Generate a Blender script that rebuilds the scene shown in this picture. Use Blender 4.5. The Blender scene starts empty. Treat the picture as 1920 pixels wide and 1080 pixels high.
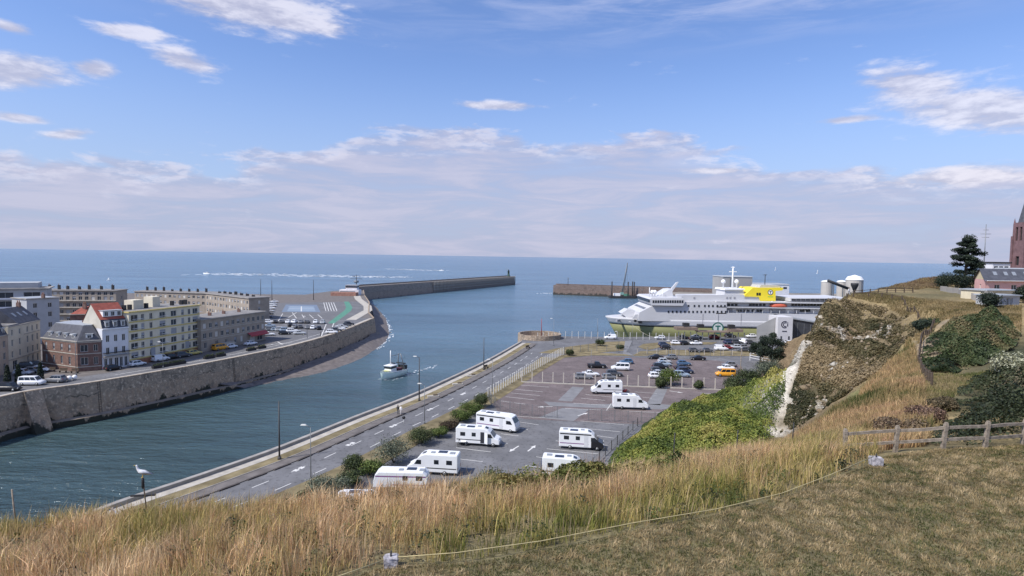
import bpy, bmesh, math, random
import numpy as np
from mathutils import Vector, Matrix, noise as mnoise
from mathutils.geometry import delaunay_2d_cdt
random.seed(7); RNG = np.random.default_rng(7)
PI = math.pi
scene = bpy.context.scene
COL = scene.collection

# ------------------------------------------------------------------ camera
F = 1100.0; CZ = 38.0; SLOPE = 0.016; YH = 481.0        # focal length in photo pixels, eye height, horizon tilt and height
_a = math.atan(SLOPE); _p = math.atan((540 - YH) / F * math.cos(_a))
_r0 = Vector((1, 0, 0)); FWD = Vector((0, math.cos(_p), -math.sin(_p))); _u0 = Vector((0, math.sin(_p), math.cos(_p)))
RGT = _r0 * math.cos(_a) + _u0 * math.sin(_a); UPV = _u0 * math.cos(_a) - _r0 * math.sin(_a)
cam_data = bpy.data.cameras.new('camera'); cam = bpy.data.objects.new('camera', cam_data); COL.objects.link(cam)
cam_data.sensor_width = 36.0; cam_data.lens = F / 1920 * 36; cam_data.clip_start = 0.3; cam_data.clip_end = 150000
cm = Matrix.Identity(4)
for i in range(3):
    cm[i][0] = RGT[i]; cm[i][1] = UPV[i]; cm[i][2] = -FWD[i]
cm[2][3] = CZ
cam.matrix_world = cm
scene.camera = cam

# ------------------------------------------------------------------ sky, sun, exposure
SUN_TO = Vector((-0.62, -0.38, 0.85)).normalized()       # towards the sun: high, from the left and a little behind
SUN_EL = math.asin(SUN_TO.z); SUN_AZ = math.atan2(SUN_TO.x, SUN_TO.y)
world = bpy.data.worlds.new('World'); scene.world = world; world.use_nodes = True
def build_world():
    nt = world.node_tree; N = nt.nodes; L = nt.links; N.clear()
    def node(t, **k):
        n = N.new(t)
        for a, v in k.items(): setattr(n, a, v)
        return n
    def put(s, v):
        if hasattr(v, 'is_output'): L.new(v, s)
        else: s.default_value = v
    def m(op, a, b=0.0, c=None, clamp=False):
        n = node('ShaderNodeMath', operation=op, use_clamp=clamp)
        put(n.inputs[0], a); put(n.inputs[1], b)
        if c is not None: put(n.inputs[2], c)
        return n.outputs[0]
    def ss(v, lo, hi):
        n = node('ShaderNodeMapRange', interpolation_type='SMOOTHSTEP')
        put(n.inputs[0], v); put(n.inputs[1], lo); put(n.inputs[2], hi); n.inputs[3].default_value = 0; n.inputs[4].default_value = 1
        return n.outputs[0]
    def mix(f, a, b):
        n = node('ShaderNodeMix', data_type='RGBA'); put(n.inputs[0], f); put(n.inputs[6], a); put(n.inputs[7], b); return n.outputs[2]
    def comb(x, y, z):
        n = node('ShaderNodeCombineXYZ'); put(n.inputs[0], x); put(n.inputs[1], y); put(n.inputs[2], z); return n.outputs[0]
    def nz(vec, scale, detail=6, rough=.55, dist=0.0):
        n = node('ShaderNodeTexNoise'); put(n.inputs['Vector'], vec); n.inputs['Scale'].default_value = scale
        n.inputs['Detail'].default_value = detail; n.inputs['Roughness'].default_value = rough; n.inputs['Distortion'].default_value = dist
        return n.outputs[0]
    sky = node('ShaderNodeTexSky', sky_type='NISHITA'); sky.sun_disc = False
    sky.sun_elevation = SUN_EL; sky.sun_rotation = SUN_AZ; sky.altitude = 0; sky.air_density = 1.0; sky.dust_density = 0.6; sky.ozone_density = 2.0
    tc = node('ShaderNodeTexCoord'); sep = node('ShaderNodeSeparateXYZ'); L.new(tc.outputs['Generated'], sep.inputs[0])
    x, y, z = sep.outputs
    az = m('ARCTAN2', x, y); el = m('ARCSINE', z)
    P3 = tc.outputs['Generated']
    # stretched coordinates: clouds flatten towards the horizon
    flat = comb(m('MULTIPLY', az, 1.0), m('MULTIPLY', el, 3.2), 3.7)
    flat2 = comb(m('MULTIPLY', az, 1.0), m('MULTIPLY', el, 7.0), 9.1)
    n1 = nz(flat, 7.0, 8, .60, .35); n2 = nz(flat2, 5.5, 9, .62, .5); n3 = nz(flat, 26.0, 5, .6, .2); nbig = nz(flat, 2.6, 3, .5)
    def blob(px, py, w, h, sl=0.0):
        a0 = math.atan((px - 960) / F); e0 = math.atan((481 + .016 * (px - 960) - py) / F * math.cos(a0))
        da = m('SUBTRACT', az, a0); de = m('SUBTRACT', m('SUBTRACT', el, e0), m('MULTIPLY', da, sl))
        qa = m('POWER', m('DIVIDE', m('ABSOLUTE', da), w), 2.0); qe = m('POWER', m('DIVIDE', m('ABSOLUTE', de), h), 2.0)
        return m('EXPONENT', m('MULTIPLY', m('ADD', qa, qe), -1.0))
    cum = None
    for b in [(430, 15, .17, .036, -.05), (520, 45, .13, .018, -.03), (250, 70, .05, .011, .05), (350, 122, .05, .017, -.1), (20, 140, .085, .028, .1), (185, 135, .03, .014), (30, 62, .03, .010),
              (45, 225, .035, .007), (130, 255, .035, .009, .2), (1690, 165, .075, .028, -.25), (1840, 212, .13, .034, -.20), (1770, 335, .10, .013, .0), (1340, 322, .06, .006),
              (930, 203, .08, .008), (1575, 228, .05, .006)]:
        g = blob(*b); cum = g if cum is None else m('MAXIMUM', cum, g)
    dens_c = m('ADD', m('MULTIPLY', cum, 1.0), m('MULTIPLY', m('SUBTRACT', n1, .5), 1.5))
    dens_c = m('ADD', dens_c, m('ADD', m('MULTIPLY', m('SUBTRACT', n3, .5), .9), m('MULTIPLY', m('SUBTRACT', n2, .5), .5)))
    cov_c = ss(dens_c, .26, .86)
    # low bank over the sea, its top edge lumpy and highest in the middle
    e_mid = m('MULTIPLY', m('EXPONENT', m('MULTIPLY', m('POWER', m('DIVIDE', m('ABSOLUTE', m('ADD', az, -.02)), .40), 4.0), -1.0)), .080)
    top = m('ADD', m('ADD', e_mid, .125), m('MULTIPLY', m('SUBTRACT', n1, .5), .13))
    under = m('SUBTRACT', top, el)
    bank = m('MULTIPLY', ss(under, -.004, .020), m('ADD', .55, m('MULTIPLY', ss(n2, .30, .62), .45)))
    gap = m('MULTIPLY', m('EXPONENT', m('MULTIPLY', m('POWER', m('DIVIDE', m('ADD', el, -.155), .012), 2.0), -1.0)), ss(az, .18, .38))
    bank = m('MULTIPLY', bank, m('SUBTRACT', 1.0, m('MULTIPLY', gap, .8)))
    cirrus = m('MULTIPLY', m('MULTIPLY', ss(el, .30, .42), ss(n2, .36, .70)), m('ADD', .40, m('MULTIPLY', ss(az, -.2, .5), .60)))
    # colours (before the 0.1 background strength)
    blue = mix(1.0, sky.outputs[0], (0, 0, 0, 1)); 
    tint = node('ShaderNodeMix', data_type='RGBA', blend_type='MULTIPLY'); tint.inputs[0].default_value = 1.0
    L.new(sky.outputs[0], tint.inputs[6]); tint.inputs[7].default_value = (SKY_TINT[0], SKY_TINT[1], SKY_TINT[2], 1)
    base = tint.outputs[2]
    lowmix = m('MULTIPLY', ss(el, .34, .0), .80)
    base = mix(lowmix, base, (2.15, 2.65, 3.8, 1))
    lit = mix(ss(n2, .38, .66), (2.2, 2.3, 3.15, 1), (2.95, 2.9, 3.65, 1))
    base = mix(m('MULTIPLY', bank, .80), base, lit)
    edge = m('MULTIPLY', m('MULTIPLY', ss(under, -.004, .010), ss(under, .045, .012)), ss(n3, .42, .62))
    base = mix(m('MULTIPLY', edge, .45), base, (4.4, 4.3, 4.9, 1))
    base = mix(m('MULTIPLY', cirrus, .8), base, (3.0, 3.3, 4.6, 1))
    shade = mix(ss(m('ADD', m('MULTIPLY', n1, .6), m('MULTIPLY', n3, .4)), .42, .60), (2.7, 2.7, 3.4, 1), (4.5, 4.4, 4.9, 1))
    base = mix(m('MULTIPLY', cov_c, .78), base, shade)
    bg = node('ShaderNodeBackground'); L.new(base, bg.inputs[0]); bg.inputs[1].default_value = 0.10
    out = node('ShaderNodeOutputWorld'); L.new(bg.outputs[0], out.inputs[0])
SKY_TINT = (0.66, 0.72, 0.92)
build_world()
sun_data = bpy.data.lights.new('sun', 'SUN'); sun = bpy.data.objects.new('sun', sun_data); COL.objects.link(sun)
sun_data.energy = 2.5; sun_data.angle = math.radians(2.5); sun_data.color = (1.0, 0.95, 0.88)
sun.rotation_euler = SUN_TO.to_track_quat('Z', 'Y').to_euler(); sun.location = (0, 0, 300)
scene.view_settings.view_transform = 'Standard'; scene.view_settings.look = 'None'; scene.view_settings.gamma = 1.0
scene.view_settings.use_curve_mapping = False; scene.view_settings.exposure = 1.0

# ------------------------------------------------------------------ helpers
QZ = 8.0; SEA = -0.2
def ray(px, py): return FWD + RGT * ((px - 960) / F) + UPV * ((540 - py) / F)
def W(px, py, z=QZ):                       # where a sight line meets the level z
    d = ray(px, py); t = (z - CZ) / d.z; return Vector((d.x * t, d.y * t, z))
def D(px, py, Y):                          # the point at distance Y along a sight line
    d = ray(px, py); t = Y / d.y; return Vector((d.x * t, Y, CZ + d.z * t))
def hexc(h):
    h = h.lstrip('#'); c = [int(h[i:i + 2], 16) / 255 for i in (0, 2, 4)]
    return tuple((v / 12.92 if v <= .04045 else ((v + .055) / 1.055) ** 2.4) for v in c)
MATS = {}
def mat(name, col=(.5, .5, .5), rough=.8, var=.12, scale=1.5, bump=.0, bscale=30.0, metal=0.0, spec=.35, detail=5):
    if name in MATS: return MATS[name]
    if isinstance(col, str): col = hexc(col)
    m = bpy.data.materials.new(name); m.use_nodes = True; nt = m.node_tree; b = nt.nodes['Principled BSDF']
    b.inputs['Roughness'].default_value = rough; b.inputs['Metallic'].default_value = metal; b.inputs['Specular IOR Level'].default_value = spec
    tc = nt.nodes.new('ShaderNodeTexCoord'); n = nt.nodes.new('ShaderNodeTexNoise'); n.inputs['Scale'].default_value = scale; n.inputs['Detail'].default_value = detail
    nt.links.new(tc.outputs['Object'], n.inputs['Vector'])
    r = nt.nodes.new('ShaderNodeValToRGB'); e = r.color_ramp.elements
    e[0].position = .3; e[1].position = .7
    e[0].color = (*[max(0, c * (1 - var)) for c in col], 1); e[1].color = (*[min(1, c * (1 + var)) for c in col], 1)
    nt.links.new(n.outputs[0], r.inputs[0]); nt.links.new(r.outputs[0], b.inputs['Base Color'])
    if bump:
        n2 = nt.nodes.new('ShaderNodeTexNoise'); n2.inputs['Scale'].default_value = bscale; n2.inputs['Detail'].default_value = 4
        nt.links.new(tc.outputs['Object'], n2.inputs['Vector'])
        bp = nt.nodes.new('ShaderNodeBump'); bp.inputs['Strength'].default_value = bump; bp.inputs['Distance'].default_value = .05
        nt.links.new(n2.outputs[0], bp.inputs['Height']); nt.links.new(bp.outputs[0], b.inputs['Normal'])
    MATS[name] = m; return m
def attr_mat(name, rough=.75, var=.25, scale=2.0, trans=0.0, bump=0.0, bscale=8.0, fine=0.0, fscale=14.0, spec=.2):
    """colour from the mesh attribute 'tint', broken up by noise"""
    m = bpy.data.materials.new(name); m.use_nodes = True; nt = m.node_tree; b = nt.nodes['Principled BSDF']; N = nt.nodes; L = nt.links
    b.inputs['Roughness'].default_value = rough; b.inputs['Specular IOR Level'].default_value = spec
    a = N.new('ShaderNodeAttribute'); a.attribute_name = 'tint'
    tc = N.new('ShaderNodeTexCoord')
    col = a.outputs['Color']
    for sc, v in ((scale, var), (fscale, fine)):
        if not v: continue
        n = N.new('ShaderNodeTexNoise'); n.inputs['Scale'].default_value = sc; n.inputs['Detail'].default_value = 6; n.inputs['Roughness'].default_value = .65
        L.new(tc.outputs['Object'], n.inputs['Vector'])
        mr = N.new('ShaderNodeMapRange'); mr.inputs[1].default_value = .3; mr.inputs[2].default_value = .7; mr.inputs[3].default_value = 1 - v; mr.inputs[4].default_value = 1 + v
        L.new(n.outputs[0], mr.inputs[0])
        mx = N.new('ShaderNodeVectorMath'); mx.operation = 'SCALE'; L.new(col, mx.inputs[0]); L.new(mr.outputs[0], mx.inputs['Scale']); col = mx.outputs[0]
    L.new(col, b.inputs['Base Color'])
    if bump:
        n2 = N.new('ShaderNodeTexNoise'); n2.inputs['Scale'].default_value = bscale; n2.inputs['Detail'].default_value = 6; L.new(tc.outputs['Object'], n2.inputs['Vector'])
        bp = N.new('ShaderNodeBump'); bp.inputs['Strength'].default_value = bump; bp.inputs['Distance'].default_value = .3
        L.new(n2.outputs[0], bp.inputs['Height']); L.new(bp.outputs[0], b.inputs['Normal'])
    if trans:
        t = N.new('ShaderNodeBsdfTranslucent'); L.new(col, t.inputs[0]); ms = N.new('ShaderNodeMixShader'); ms.inputs[0].default_value = trans
        L.new(b.outputs[0], ms.inputs[1]); L.new(t.outputs[0], ms.inputs[2]); L.new(ms.outputs[0], N['Material Output'].inputs[0])
    MATS[name] = m; return m
def tag(o, label=None, cat=None, group=None, kind=None):
    if label: o['label'] = label
    if cat: o['category'] = cat
    if group: o['group'] = group
    if kind: o['kind'] = kind
    return o
def link(o, parent=None):
    COL.objects.link(o)
    if parent is not None: o.parent = parent
    return o
def thing(name, label, cat, loc=(0, 0, 0), rz=0.0, group=None):
    o = bpy.data.objects.new(name, None); o.empty_display_size = .5; link(o); o.location = loc; o.rotation_euler = (0, 0, rz)
    return tag(o, label, cat, group)
def place(name, mesh, parent=None, loc=(0, 0, 0), rot=(0, 0, 0)):
    o = bpy.data.objects.new(name, mesh); link(o, parent); o.location = loc; o.rotation_euler = rot; return o
class MB:
    """collects faces, then builds one mesh"""
    def __init__(s): s.v = []; s.f = []; s.mi = []; s.sm = []
    def face(s, pts, mi=0, smooth=False):
        b = len(s.v); s.v += [tuple(p) for p in pts]; s.f.append(tuple(range(b, b + len(pts)))); s.mi.append(mi); s.sm.append(smooth)
    def box(s, c, d, rz=0.0, mi=0, taper=1.0):
        x, y, z = d[0] / 2, d[1] / 2, d[2] / 2; cs, sn = math.cos(rz), math.sin(rz)
        P = []
        for k in (-1, 1):
            t = taper if k > 0 else 1
            for i, j in ((-1, -1), (1, -1), (1, 1), (-1, 1)):
                px, py = i * x * t, j * y * t; P.append((c[0] + px * cs - py * sn, c[1] + px * sn + py * cs, c[2] + k * z))
        b = len(s.v); s.v += P
        for q in ((3, 2, 1, 0), (4, 5, 6, 7), (0, 1, 5, 4), (1, 2, 6, 5), (2, 3, 7, 6), (3, 0, 4, 7)):
            s.f.append(tuple(b + i for i in q)); s.mi.append(mi); s.sm.append(False)
    def prism(s, poly, z0, z1, mi=0, top=None, cap_bottom=True, side=None):
        """poly: xy list counter-clockwise; top: optional other xy list for the top"""
        n = len(poly); t = top or poly; b = len(s.v)
        s.v += [(p[0], p[1], z0) for p in poly] + [(p[0], p[1], z1) for p in t]
        for i in range(n):
            j = (i + 1) % n; s.f.append((b + i, b + j, b + n + j, b + n + i)); s.mi.append(mi if side is None else side); s.sm.append(False)
        s.f.append(tuple(b + n + i for i in range(n))); s.mi.append(mi); s.sm.append(False)
        if cap_bottom: s.f.append(tuple(b + n - 1 - i for i in range(n))); s.mi.append(mi); s.sm.append(False)
    def loft(s, rings, mi=0, smooth=True, closed=True, caps=True):
        n = len(rings[0]); b = len(s.v)
        for r in rings: s.v += [tuple(p) for p in r]
        for k in range(len(rings) - 1):
            for i in range(n if closed else n - 1):
                j = (i + 1) % n
                s.f.append((b + k * n + i, b + k * n + j, b + (k + 1) * n + j, b + (k + 1) * n + i)); s.mi.append(mi); s.sm.append(smooth)
        if caps and closed:
            s.f.append(tuple(b + n - 1 - i for i in range(n))); s.mi.append(mi); s.sm.append(False)
            k = (len(rings) - 1) * n; s.f.append(tuple(b + k + i for i in range(n))); s.mi.append(mi); s.sm.append(False)
    def tube(s, path, r, n=6, mi=0, r1=None):
        path = [Vector(p) for p in path]; rings = []
        for i, p in enumerate(path):
            d = (path[min(i + 1, len(path) - 1)] - path[max(i - 1, 0)]).normalized()
            u = d.orthogonal().normalized() if abs(d.z) > .9 else d.cross(Vector((0, 0, 1))).normalized()
            w = d.cross(u).normalized(); rr = r if r1 is None else r + (r1 - r) * i / (len(path) - 1)
            rings.append([p + u * math.cos(2 * PI * k / n) * rr + w * math.sin(2 * PI * k / n) * rr for k in range(n)])
        s.loft(rings, mi, True)
    def lathe(s, prof, c=(0, 0, 0), n=12, mi=0, smooth=True):
        s.loft([[(c[0] + r * math.cos(2 * PI * k / n), c[1] + r * math.sin(2 * PI * k / n), c[2] + z) for k in range(n)] for r, z in prof], mi, smooth)
    def mesh(s, name, mats):
        me = bpy.data.meshes.new(name); me.from_pydata(s.v, [], s.f)
        for m in (mats if isinstance(mats, (list, tuple)) else [mats]): me.materials.append(m)
        me.polygons.foreach_set('material_index', s.mi); me.polygons.foreach_set('use_smooth', s.sm); me.update(); return me
    def build(s, name, mats, parent=None, loc=(0, 0, 0), rot=(0, 0, 0)): return place(name, s.mesh(name, mats), parent, loc, rot)
def fast_mesh(name, V, faces_n, idx, tint=None, material=None, smooth=False):
    """V (n,3) floats, idx flat vertex indices, faces_n loop totals per face"""
    me = bpy.data.meshes.new(name); nv = len(V); nf = len(faces_n); nl = len(idx)
    me.vertices.add(nv); me.vertices.foreach_set('co', np.ascontiguousarray(V, dtype=np.float32).ravel())
    me.loops.add(nl); me.loops.foreach_set('vertex_index', np.ascontiguousarray(idx, dtype=np.int32))
    me.polygons.add(nf); st = np.concatenate([[0], np.cumsum(faces_n)[:-1]]).astype(np.int32)
    me.polygons.foreach_set('loop_start', st)
    if smooth: me.polygons.foreach_set('use_smooth', np.ones(nf, dtype=bool))
    me.update(calc_edges=True)
    if tint is not None:
        a = me.attributes.new('tint', 'FLOAT_COLOR', 'POINT'); c = np.ones((nv, 4), dtype=np.float32); c[:, :3] = tint; a.data.foreach_set('color', c.ravel())
    if material: me.materials.append(material)
    return me
def inpoly(px, py, poly):
    r = np.zeros(len(px), bool); n = len(poly)
    for i in range(n):
        x0, y0 = poly[i][0], poly[i][1]; x1, y1 = poly[(i + 1) % n][0], poly[(i + 1) % n][1]
        c = ((y0 > py) != (y1 > py)) & (px < (x1 - x0) * (py - y0) / ((y1 - y0) if y1 != y0 else 1e-9) + x0); r ^= c
    return r
def offset_line(pts, d):
    """shift a 2D polyline sideways by d (to the right of its direction)"""
    out = []
    for i in range(len(pts)):
        a = Vector(pts[max(i - 1, 0)][:2]); b = Vector(pts[min(i + 1, len(pts) - 1)][:2]); t = (b - a).normalized(); out.append(Vector((pts[i][0] + t.y * d, pts[i][1] - t.x * d)))
    return out
def resample(pts, step):
    pts = [Vector(p[:2]) for p in pts]; out = [pts[0].copy()]; carry = 0.0
    for a, b in zip(pts, pts[1:]):
        l = (b - a).length; s = step - carry
        while s <= l: out.append(a + (b - a) * (s / l)); s += step
        carry = l - (s - step)
    return out
def smooth_line(pts, n=8):
    """Catmull-Rom through the points"""
    P = [Vector(p[:2]) for p in pts]; P = [P[0] * 2 - P[1]] + P + [P[-1] * 2 - P[-2]]; out = []
    for i in range(1, len(P) - 2):
        for k in range(n):
            t = k / n; a, b, c, d = P[i - 1:i + 3]
            out.append(.5 * ((2 * b) + (c - a) * t + (2 * a - 5 * b + 4 * c - d) * t * t + (3 * b - a - 3 * c + d) * t ** 3))
    out.append(P[-2].copy()); return out
def ribbon(mb, line, z, w, mi=0, closed=False):
    L = offset_line(line, -w / 2); R = offset_line(line, w / 2)
    for i in range(len(line) - 1): mb.face([(L[i].x, L[i].y, z), (R[i].x, R[i].y, z), (R[i + 1].x, R[i + 1].y, z), (L[i + 1].x, L[i + 1].y, z)], mi)
ORD = ['first', 'second', 'third', 'fourth', 'fifth', 'sixth', 'seventh', 'eighth', 'ninth', 'tenth', 'eleventh', 'twelfth', 'thirteenth', 'fourteenth', 'fifteenth', 'sixteenth']
# ================================================================== the setting
def sheet(name, poly, z, material, parent=None, label=None):
    mb = MB(); mb.face([(p[0], p[1], z) for p in poly]); o = mb.build(name, material, parent)
    if o.data.polygons[0].normal.z < 0: o.data.flip_normals()
    if parent is None: tag(o, label, None, None, 'structure')
    return o
def pxpoly(L, z=QZ): return [W(x, y, z) for x, y in L]

def water_material():
    m = bpy.data.materials.new('sea_water'); m.use_nodes = True; nt = m.node_tree; N = nt.nodes; L = nt.links; b = N['Principled BSDF']
    tc = N.new('ShaderNodeTexCoord'); P = tc.outputs['Object']
    def mapped(sx, sy, rz):
        mp = N.new('ShaderNodeMapping'); mp.inputs['Scale'].default_value = (sx, sy, 1); mp.inputs['Rotation'].default_value = (0, 0, rz); L.new(P, mp.inputs[0]); return mp.outputs[0]
    def nz(v, s, d=4, r=.55):
        n = N.new('ShaderNodeTexNoise'); n.inputs['Scale'].default_value = s; n.inputs['Detail'].default_value = d; n.inputs['Roughness'].default_value = r; L.new(v, n.inputs['Vector']); return n.outputs[0]
    def math_(op, a, bb):
        n = N.new('ShaderNodeMath'); n.operation = op
        for k, v in ((0, a), (1, bb)):
            if hasattr(v, 'is_output'): L.new(v, n.inputs[k])
            else: n.inputs[k].default_value = v
        return n.outputs[0]
    chop = nz(mapped(.30, .75, .35), 1.0, 5, .6); swell = nz(mapped(.05, .16, .2), 1.0, 3, .5); big = nz(mapped(.006, .02, .15), 1.0, 4, .6)
    h = math_('ADD', math_('MULTIPLY', chop, .95), math_('MULTIPLY', swell, 1.9))
    bp = N.new('ShaderNodeBump'); bp.inputs['Strength'].default_value = 1.0; bp.inputs['Distance'].default_value = .75
    L.new(h, bp.inputs['Height']); L.new(bp.outputs[0], b.inputs['Normal'])
    # silt-green in the basin, clearer blue outside; large slicks
    sep = N.new('ShaderNodeSeparateXYZ'); L.new(P, sep.inputs[0])
    mr = N.new('ShaderNodeMapRange'); mr.interpolation_type = 'SMOOTHSTEP'; mr.inputs[1].default_value = 90; mr.inputs[2].default_value = 330
    wob = math_('ADD', sep.outputs[1], math_('MULTIPLY', math_('SUBTRACT', swell, .5), 120)); L.new(wob, mr.inputs[0])
    mx = N.new('ShaderNodeMix'); mx.data_type = 'RGBA'; L.new(mr.outputs[0], mx.inputs[0]); mx.inputs[6].default_value = (.048, .082, .084, 1); mx.inputs[7].default_value = (.088, .155, .205, 1)
    r = N.new('ShaderNodeMapRange'); r.inputs[1].default_value = .3; r.inputs[2].default_value = .7; r.inputs[3].default_value = .75; r.inputs[4].default_value = 1.25; L.new(big, r.inputs[0])
    vm = N.new('ShaderNodeVectorMath'); vm.operation = 'SCALE'; L.new(mx.outputs[2], vm.inputs[0]); L.new(r.outputs[0], vm.inputs['Scale'])
    df = N.new('ShaderNodeBsdfDiffuse'); L.new(vm.outputs[0], df.inputs[0]); L.new(bp.outputs[0], df.inputs['Normal'])
    gl = N.new('ShaderNodeBsdfGlossy'); gl.inputs['Roughness'].default_value = .17; gl.inputs[0].default_value = (.86, .93, 1, 1); L.new(bp.outputs[0], gl.inputs['Normal'])
    fr = N.new('ShaderNodeFresnel'); fr.inputs[0].default_value = 1.33; L.new(bp.outputs[0], fr.inputs['Normal'])
    fac = math_('MINIMUM', math_('ADD', math_('MULTIPLY', fr.outputs[0], .95), .03), .62)
    ms = N.new('ShaderNodeMixShader'); L.new(fac, ms.inputs[0]); L.new(df.outputs[0], ms.inputs[1]); L.new(gl.outputs[0], ms.inputs[2]); L.new(ms.outputs[0], N['Material Output'].inputs[0])
    return m
sea = MB(); sea.face([(-90000, -300, SEA), (90000, -300, SEA), (90000, 100000, SEA), (-90000, 100000, SEA)])
tag(sea.build('sea', water_material()), kind='structure')

def stone_material(name, base, dark, moss, course=.55, zmoss=3.0):
    """coursed masonry with weathered patches; weed grows up to the tide line"""
    m = bpy.data.materials.new(name); m.use_nodes = True; nt = m.node_tree; N = nt.nodes; L = nt.links; b = N['Principled BSDF']; b.inputs['Roughness'].default_value = .9; b.inputs['Specular IOR Level'].default_value = .2
    g = N.new('ShaderNodeNewGeometry'); sep = N.new('ShaderNodeSeparateXYZ'); L.new(g.outputs['Position'], sep.inputs[0])
    add = N.new('ShaderNodeMath'); add.operation = 'ADD'; L.new(sep.outputs[0], add.inputs[0]); L.new(sep.outputs[1], add.inputs[1])
    cb = N.new('ShaderNodeCombineXYZ'); L.new(add.outputs[0], cb.inputs[0]); L.new(sep.outputs[2], cb.inputs[1])
    br = N.new('ShaderNodeTexBrick'); L.new(cb.outputs[0], br.inputs['Vector']); br.inputs['Scale'].default_value = 1 / course / 2; br.inputs['Mortar Size'].default_value = .03
    br.inputs['Color1'].default_value = (*base, 1); br.inputs['Color2'].default_value = (*[c * .75 for c in base], 1); br.inputs['Mortar'].default_value = (*[c * .45 for c in base], 1)
    def nz(s, d=6, r=.65, zs=1.0):
        mp = N.new('ShaderNodeMapping'); mp.inputs['Scale'].default_value = (1, 1, zs); L.new(g.outputs['Position'], mp.inputs[0])
        n = N.new('ShaderNodeTexNoise'); n.inputs['Scale'].default_value = s; n.inputs['Detail'].default_value = d; n.inputs['Roughness'].default_value = r; L.new(mp.outputs[0], n.inputs['Vector']); return n.outputs[0]
    def rng(v, a, bb):
        k = N.new('ShaderNodeMapRange'); k.interpolation_type = 'SMOOTHSTEP'; k.inputs[1].default_value = a; k.inputs[2].default_value = bb; L.new(v, k.inputs[0]); return k.outputs[0]
    def mix(f, a, c):
        x = N.new('ShaderNodeMix'); x.data_type = 'RGBA'; L.new(f, x.inputs[0]); L.new(a, x.inputs[6]); x.inputs[7].default_value = (*c, 1); return x.outputs[2]
    c = mix(rng(nz(.35, 7), .46, .66), br.outputs[0], dark)
    c = mix(rng(nz(1.7, 6, .7), .52, .64), c, [v * 1.35 for v in base])
    zb = N.new('ShaderNodeMath'); zb.operation = 'MULTIPLY_ADD'; L.new(nz(.5, 7, .7, .5), zb.inputs[0]); zb.inputs[1].default_value = 3.0; L.new(sep.outputs[2], zb.inputs[2])
    lowf = N.new('ShaderNodeMath'); lowf.operation = 'MULTIPLY'; L.new(rng(zb.outputs[0], 7.3, 6.9), lowf.inputs[0]); lowk = N.new('ShaderNodeMath'); lowk.operation = 'MULTIPLY'; lowk.inputs[1].default_value = .55; L.new(rng(nz(1.3, 8, .75), .40, .62), lowk.inputs[0]); L.new(lowk.outputs[0], lowf.inputs[1])
    c = mix(lowf.outputs[0], c, [base[0] * .92, base[1] * .80, base[2] * .70])
    crk = N.new('ShaderNodeMath'); crk.operation = 'MULTIPLY'; L.new(rng(zb.outputs[0], 7.0, 7.15), crk.inputs[0]); crn = N.new('ShaderNodeMath'); crn.operation = 'MULTIPLY'; L.new(rng(zb.outputs[0], 7.35, 7.2), crn.inputs[0]); L.new(rng(nz(.25, 5), .46, .56), crn.inputs[1]); L.new(crn.outputs[0], crk.inputs[1]); c = mix(crk.outputs[0], c, [v * .4 for v in dark])
    zz = N.new('ShaderNodeMath'); zz.operation = 'MULTIPLY_ADD'; L.new(nz(.30, 9, .72, .6), zz.inputs[0]); zz.inputs[1].default_value = -10.0; L.new(sep.outputs[2], zz.inputs[2])
    c = mix(rng(zz.outputs[0], zmoss - 6.3, zmoss - 7.0), c, moss)
    L.new(c, b.inputs['Base Color'])
    bp = N.new('ShaderNodeBump'); bp.inputs['Strength'].default_value = .7; bp.inputs['Distance'].default_value = .15; L.new(nz(2.2, 6), bp.inputs['Height']); L.new(bp.outputs[0], b.inputs['Normal'])
    MATS[name] = m; return m
STONE = stone_material('harbour_masonry', (.40, .315, .235), (.17, .14, .11), (.035, .036, .028))
STONE2 = stone_material('jetty_concrete', (.30, .26, .23), (.16, .14, .125), (.07, .068, .06), 1.0, 1.0)
def asphalt_mat(name, col):
    m = mat(name, col, .9, .14, .35, .25, 25, spec=.2, detail=9); nt = m.node_tree; N = nt.nodes; L = nt.links; b = N['Principled BSDF']; src = b.inputs['Base Color'].links[0].from_socket; tc = N.new('ShaderNodeTexCoord')
    for sc, lo, hi, k in ((1.6, .56, .64, .72), (.12, .50, .62, 1.18), (7.0, .60, .70, .80)):       # oil stains, worn sheets, specks
        n = N.new('ShaderNodeTexNoise'); n.inputs['Scale'].default_value = sc; n.inputs['Detail'].default_value = 4; L.new(tc.outputs['Object'], n.inputs['Vector']); r = N.new('ShaderNodeMapRange'); r.inputs[1].default_value = lo; r.inputs[2].default_value = hi; r.inputs[3].default_value = 1; r.inputs[4].default_value = k; L.new(n.outputs[0], r.inputs[0]); v = N.new('ShaderNodeVectorMath'); v.operation = 'SCALE'; L.new(src, v.inputs[0]); L.new(r.outputs[0], v.inputs['Scale']); src = v.outputs[0]
    L.new(src, b.inputs['Base Color']); return m
asphalt = asphalt_mat('asphalt', (.145, .145, .15)); asphalt_red = asphalt_mat('reddish_asphalt', (.15, .123, .12))
asphalt_pale = mat('pale_patched_asphalt', (.20, .20, .205), .9, .12, .6, .2, 25, spec=.2)
paving = mat('old_paving', (.155, .14, .13), .9, .25, .5, .25, 15, spec=.2, detail=9)
concrete = mat('concrete', (.31, .29, .265), .9, .18, .6, .2, 12, spec=.2, detail=8)
pale_conc = mat('pale_concrete', (.42, .39, .34), .88, .18, .8, .2, 12, spec=.2)
dryverge = mat('dry_verge', (.20, .165, .095), .95, .38, .45, .5, 6, spec=.1, detail=10)
paint = mat('road_paint', (.62, .61, .58), .8, .12, 4)
shingle = mat('wet_shingle', (.155, .135, .125), .8, .28, .6, .5, 9, spec=.3, detail=9)
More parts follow.
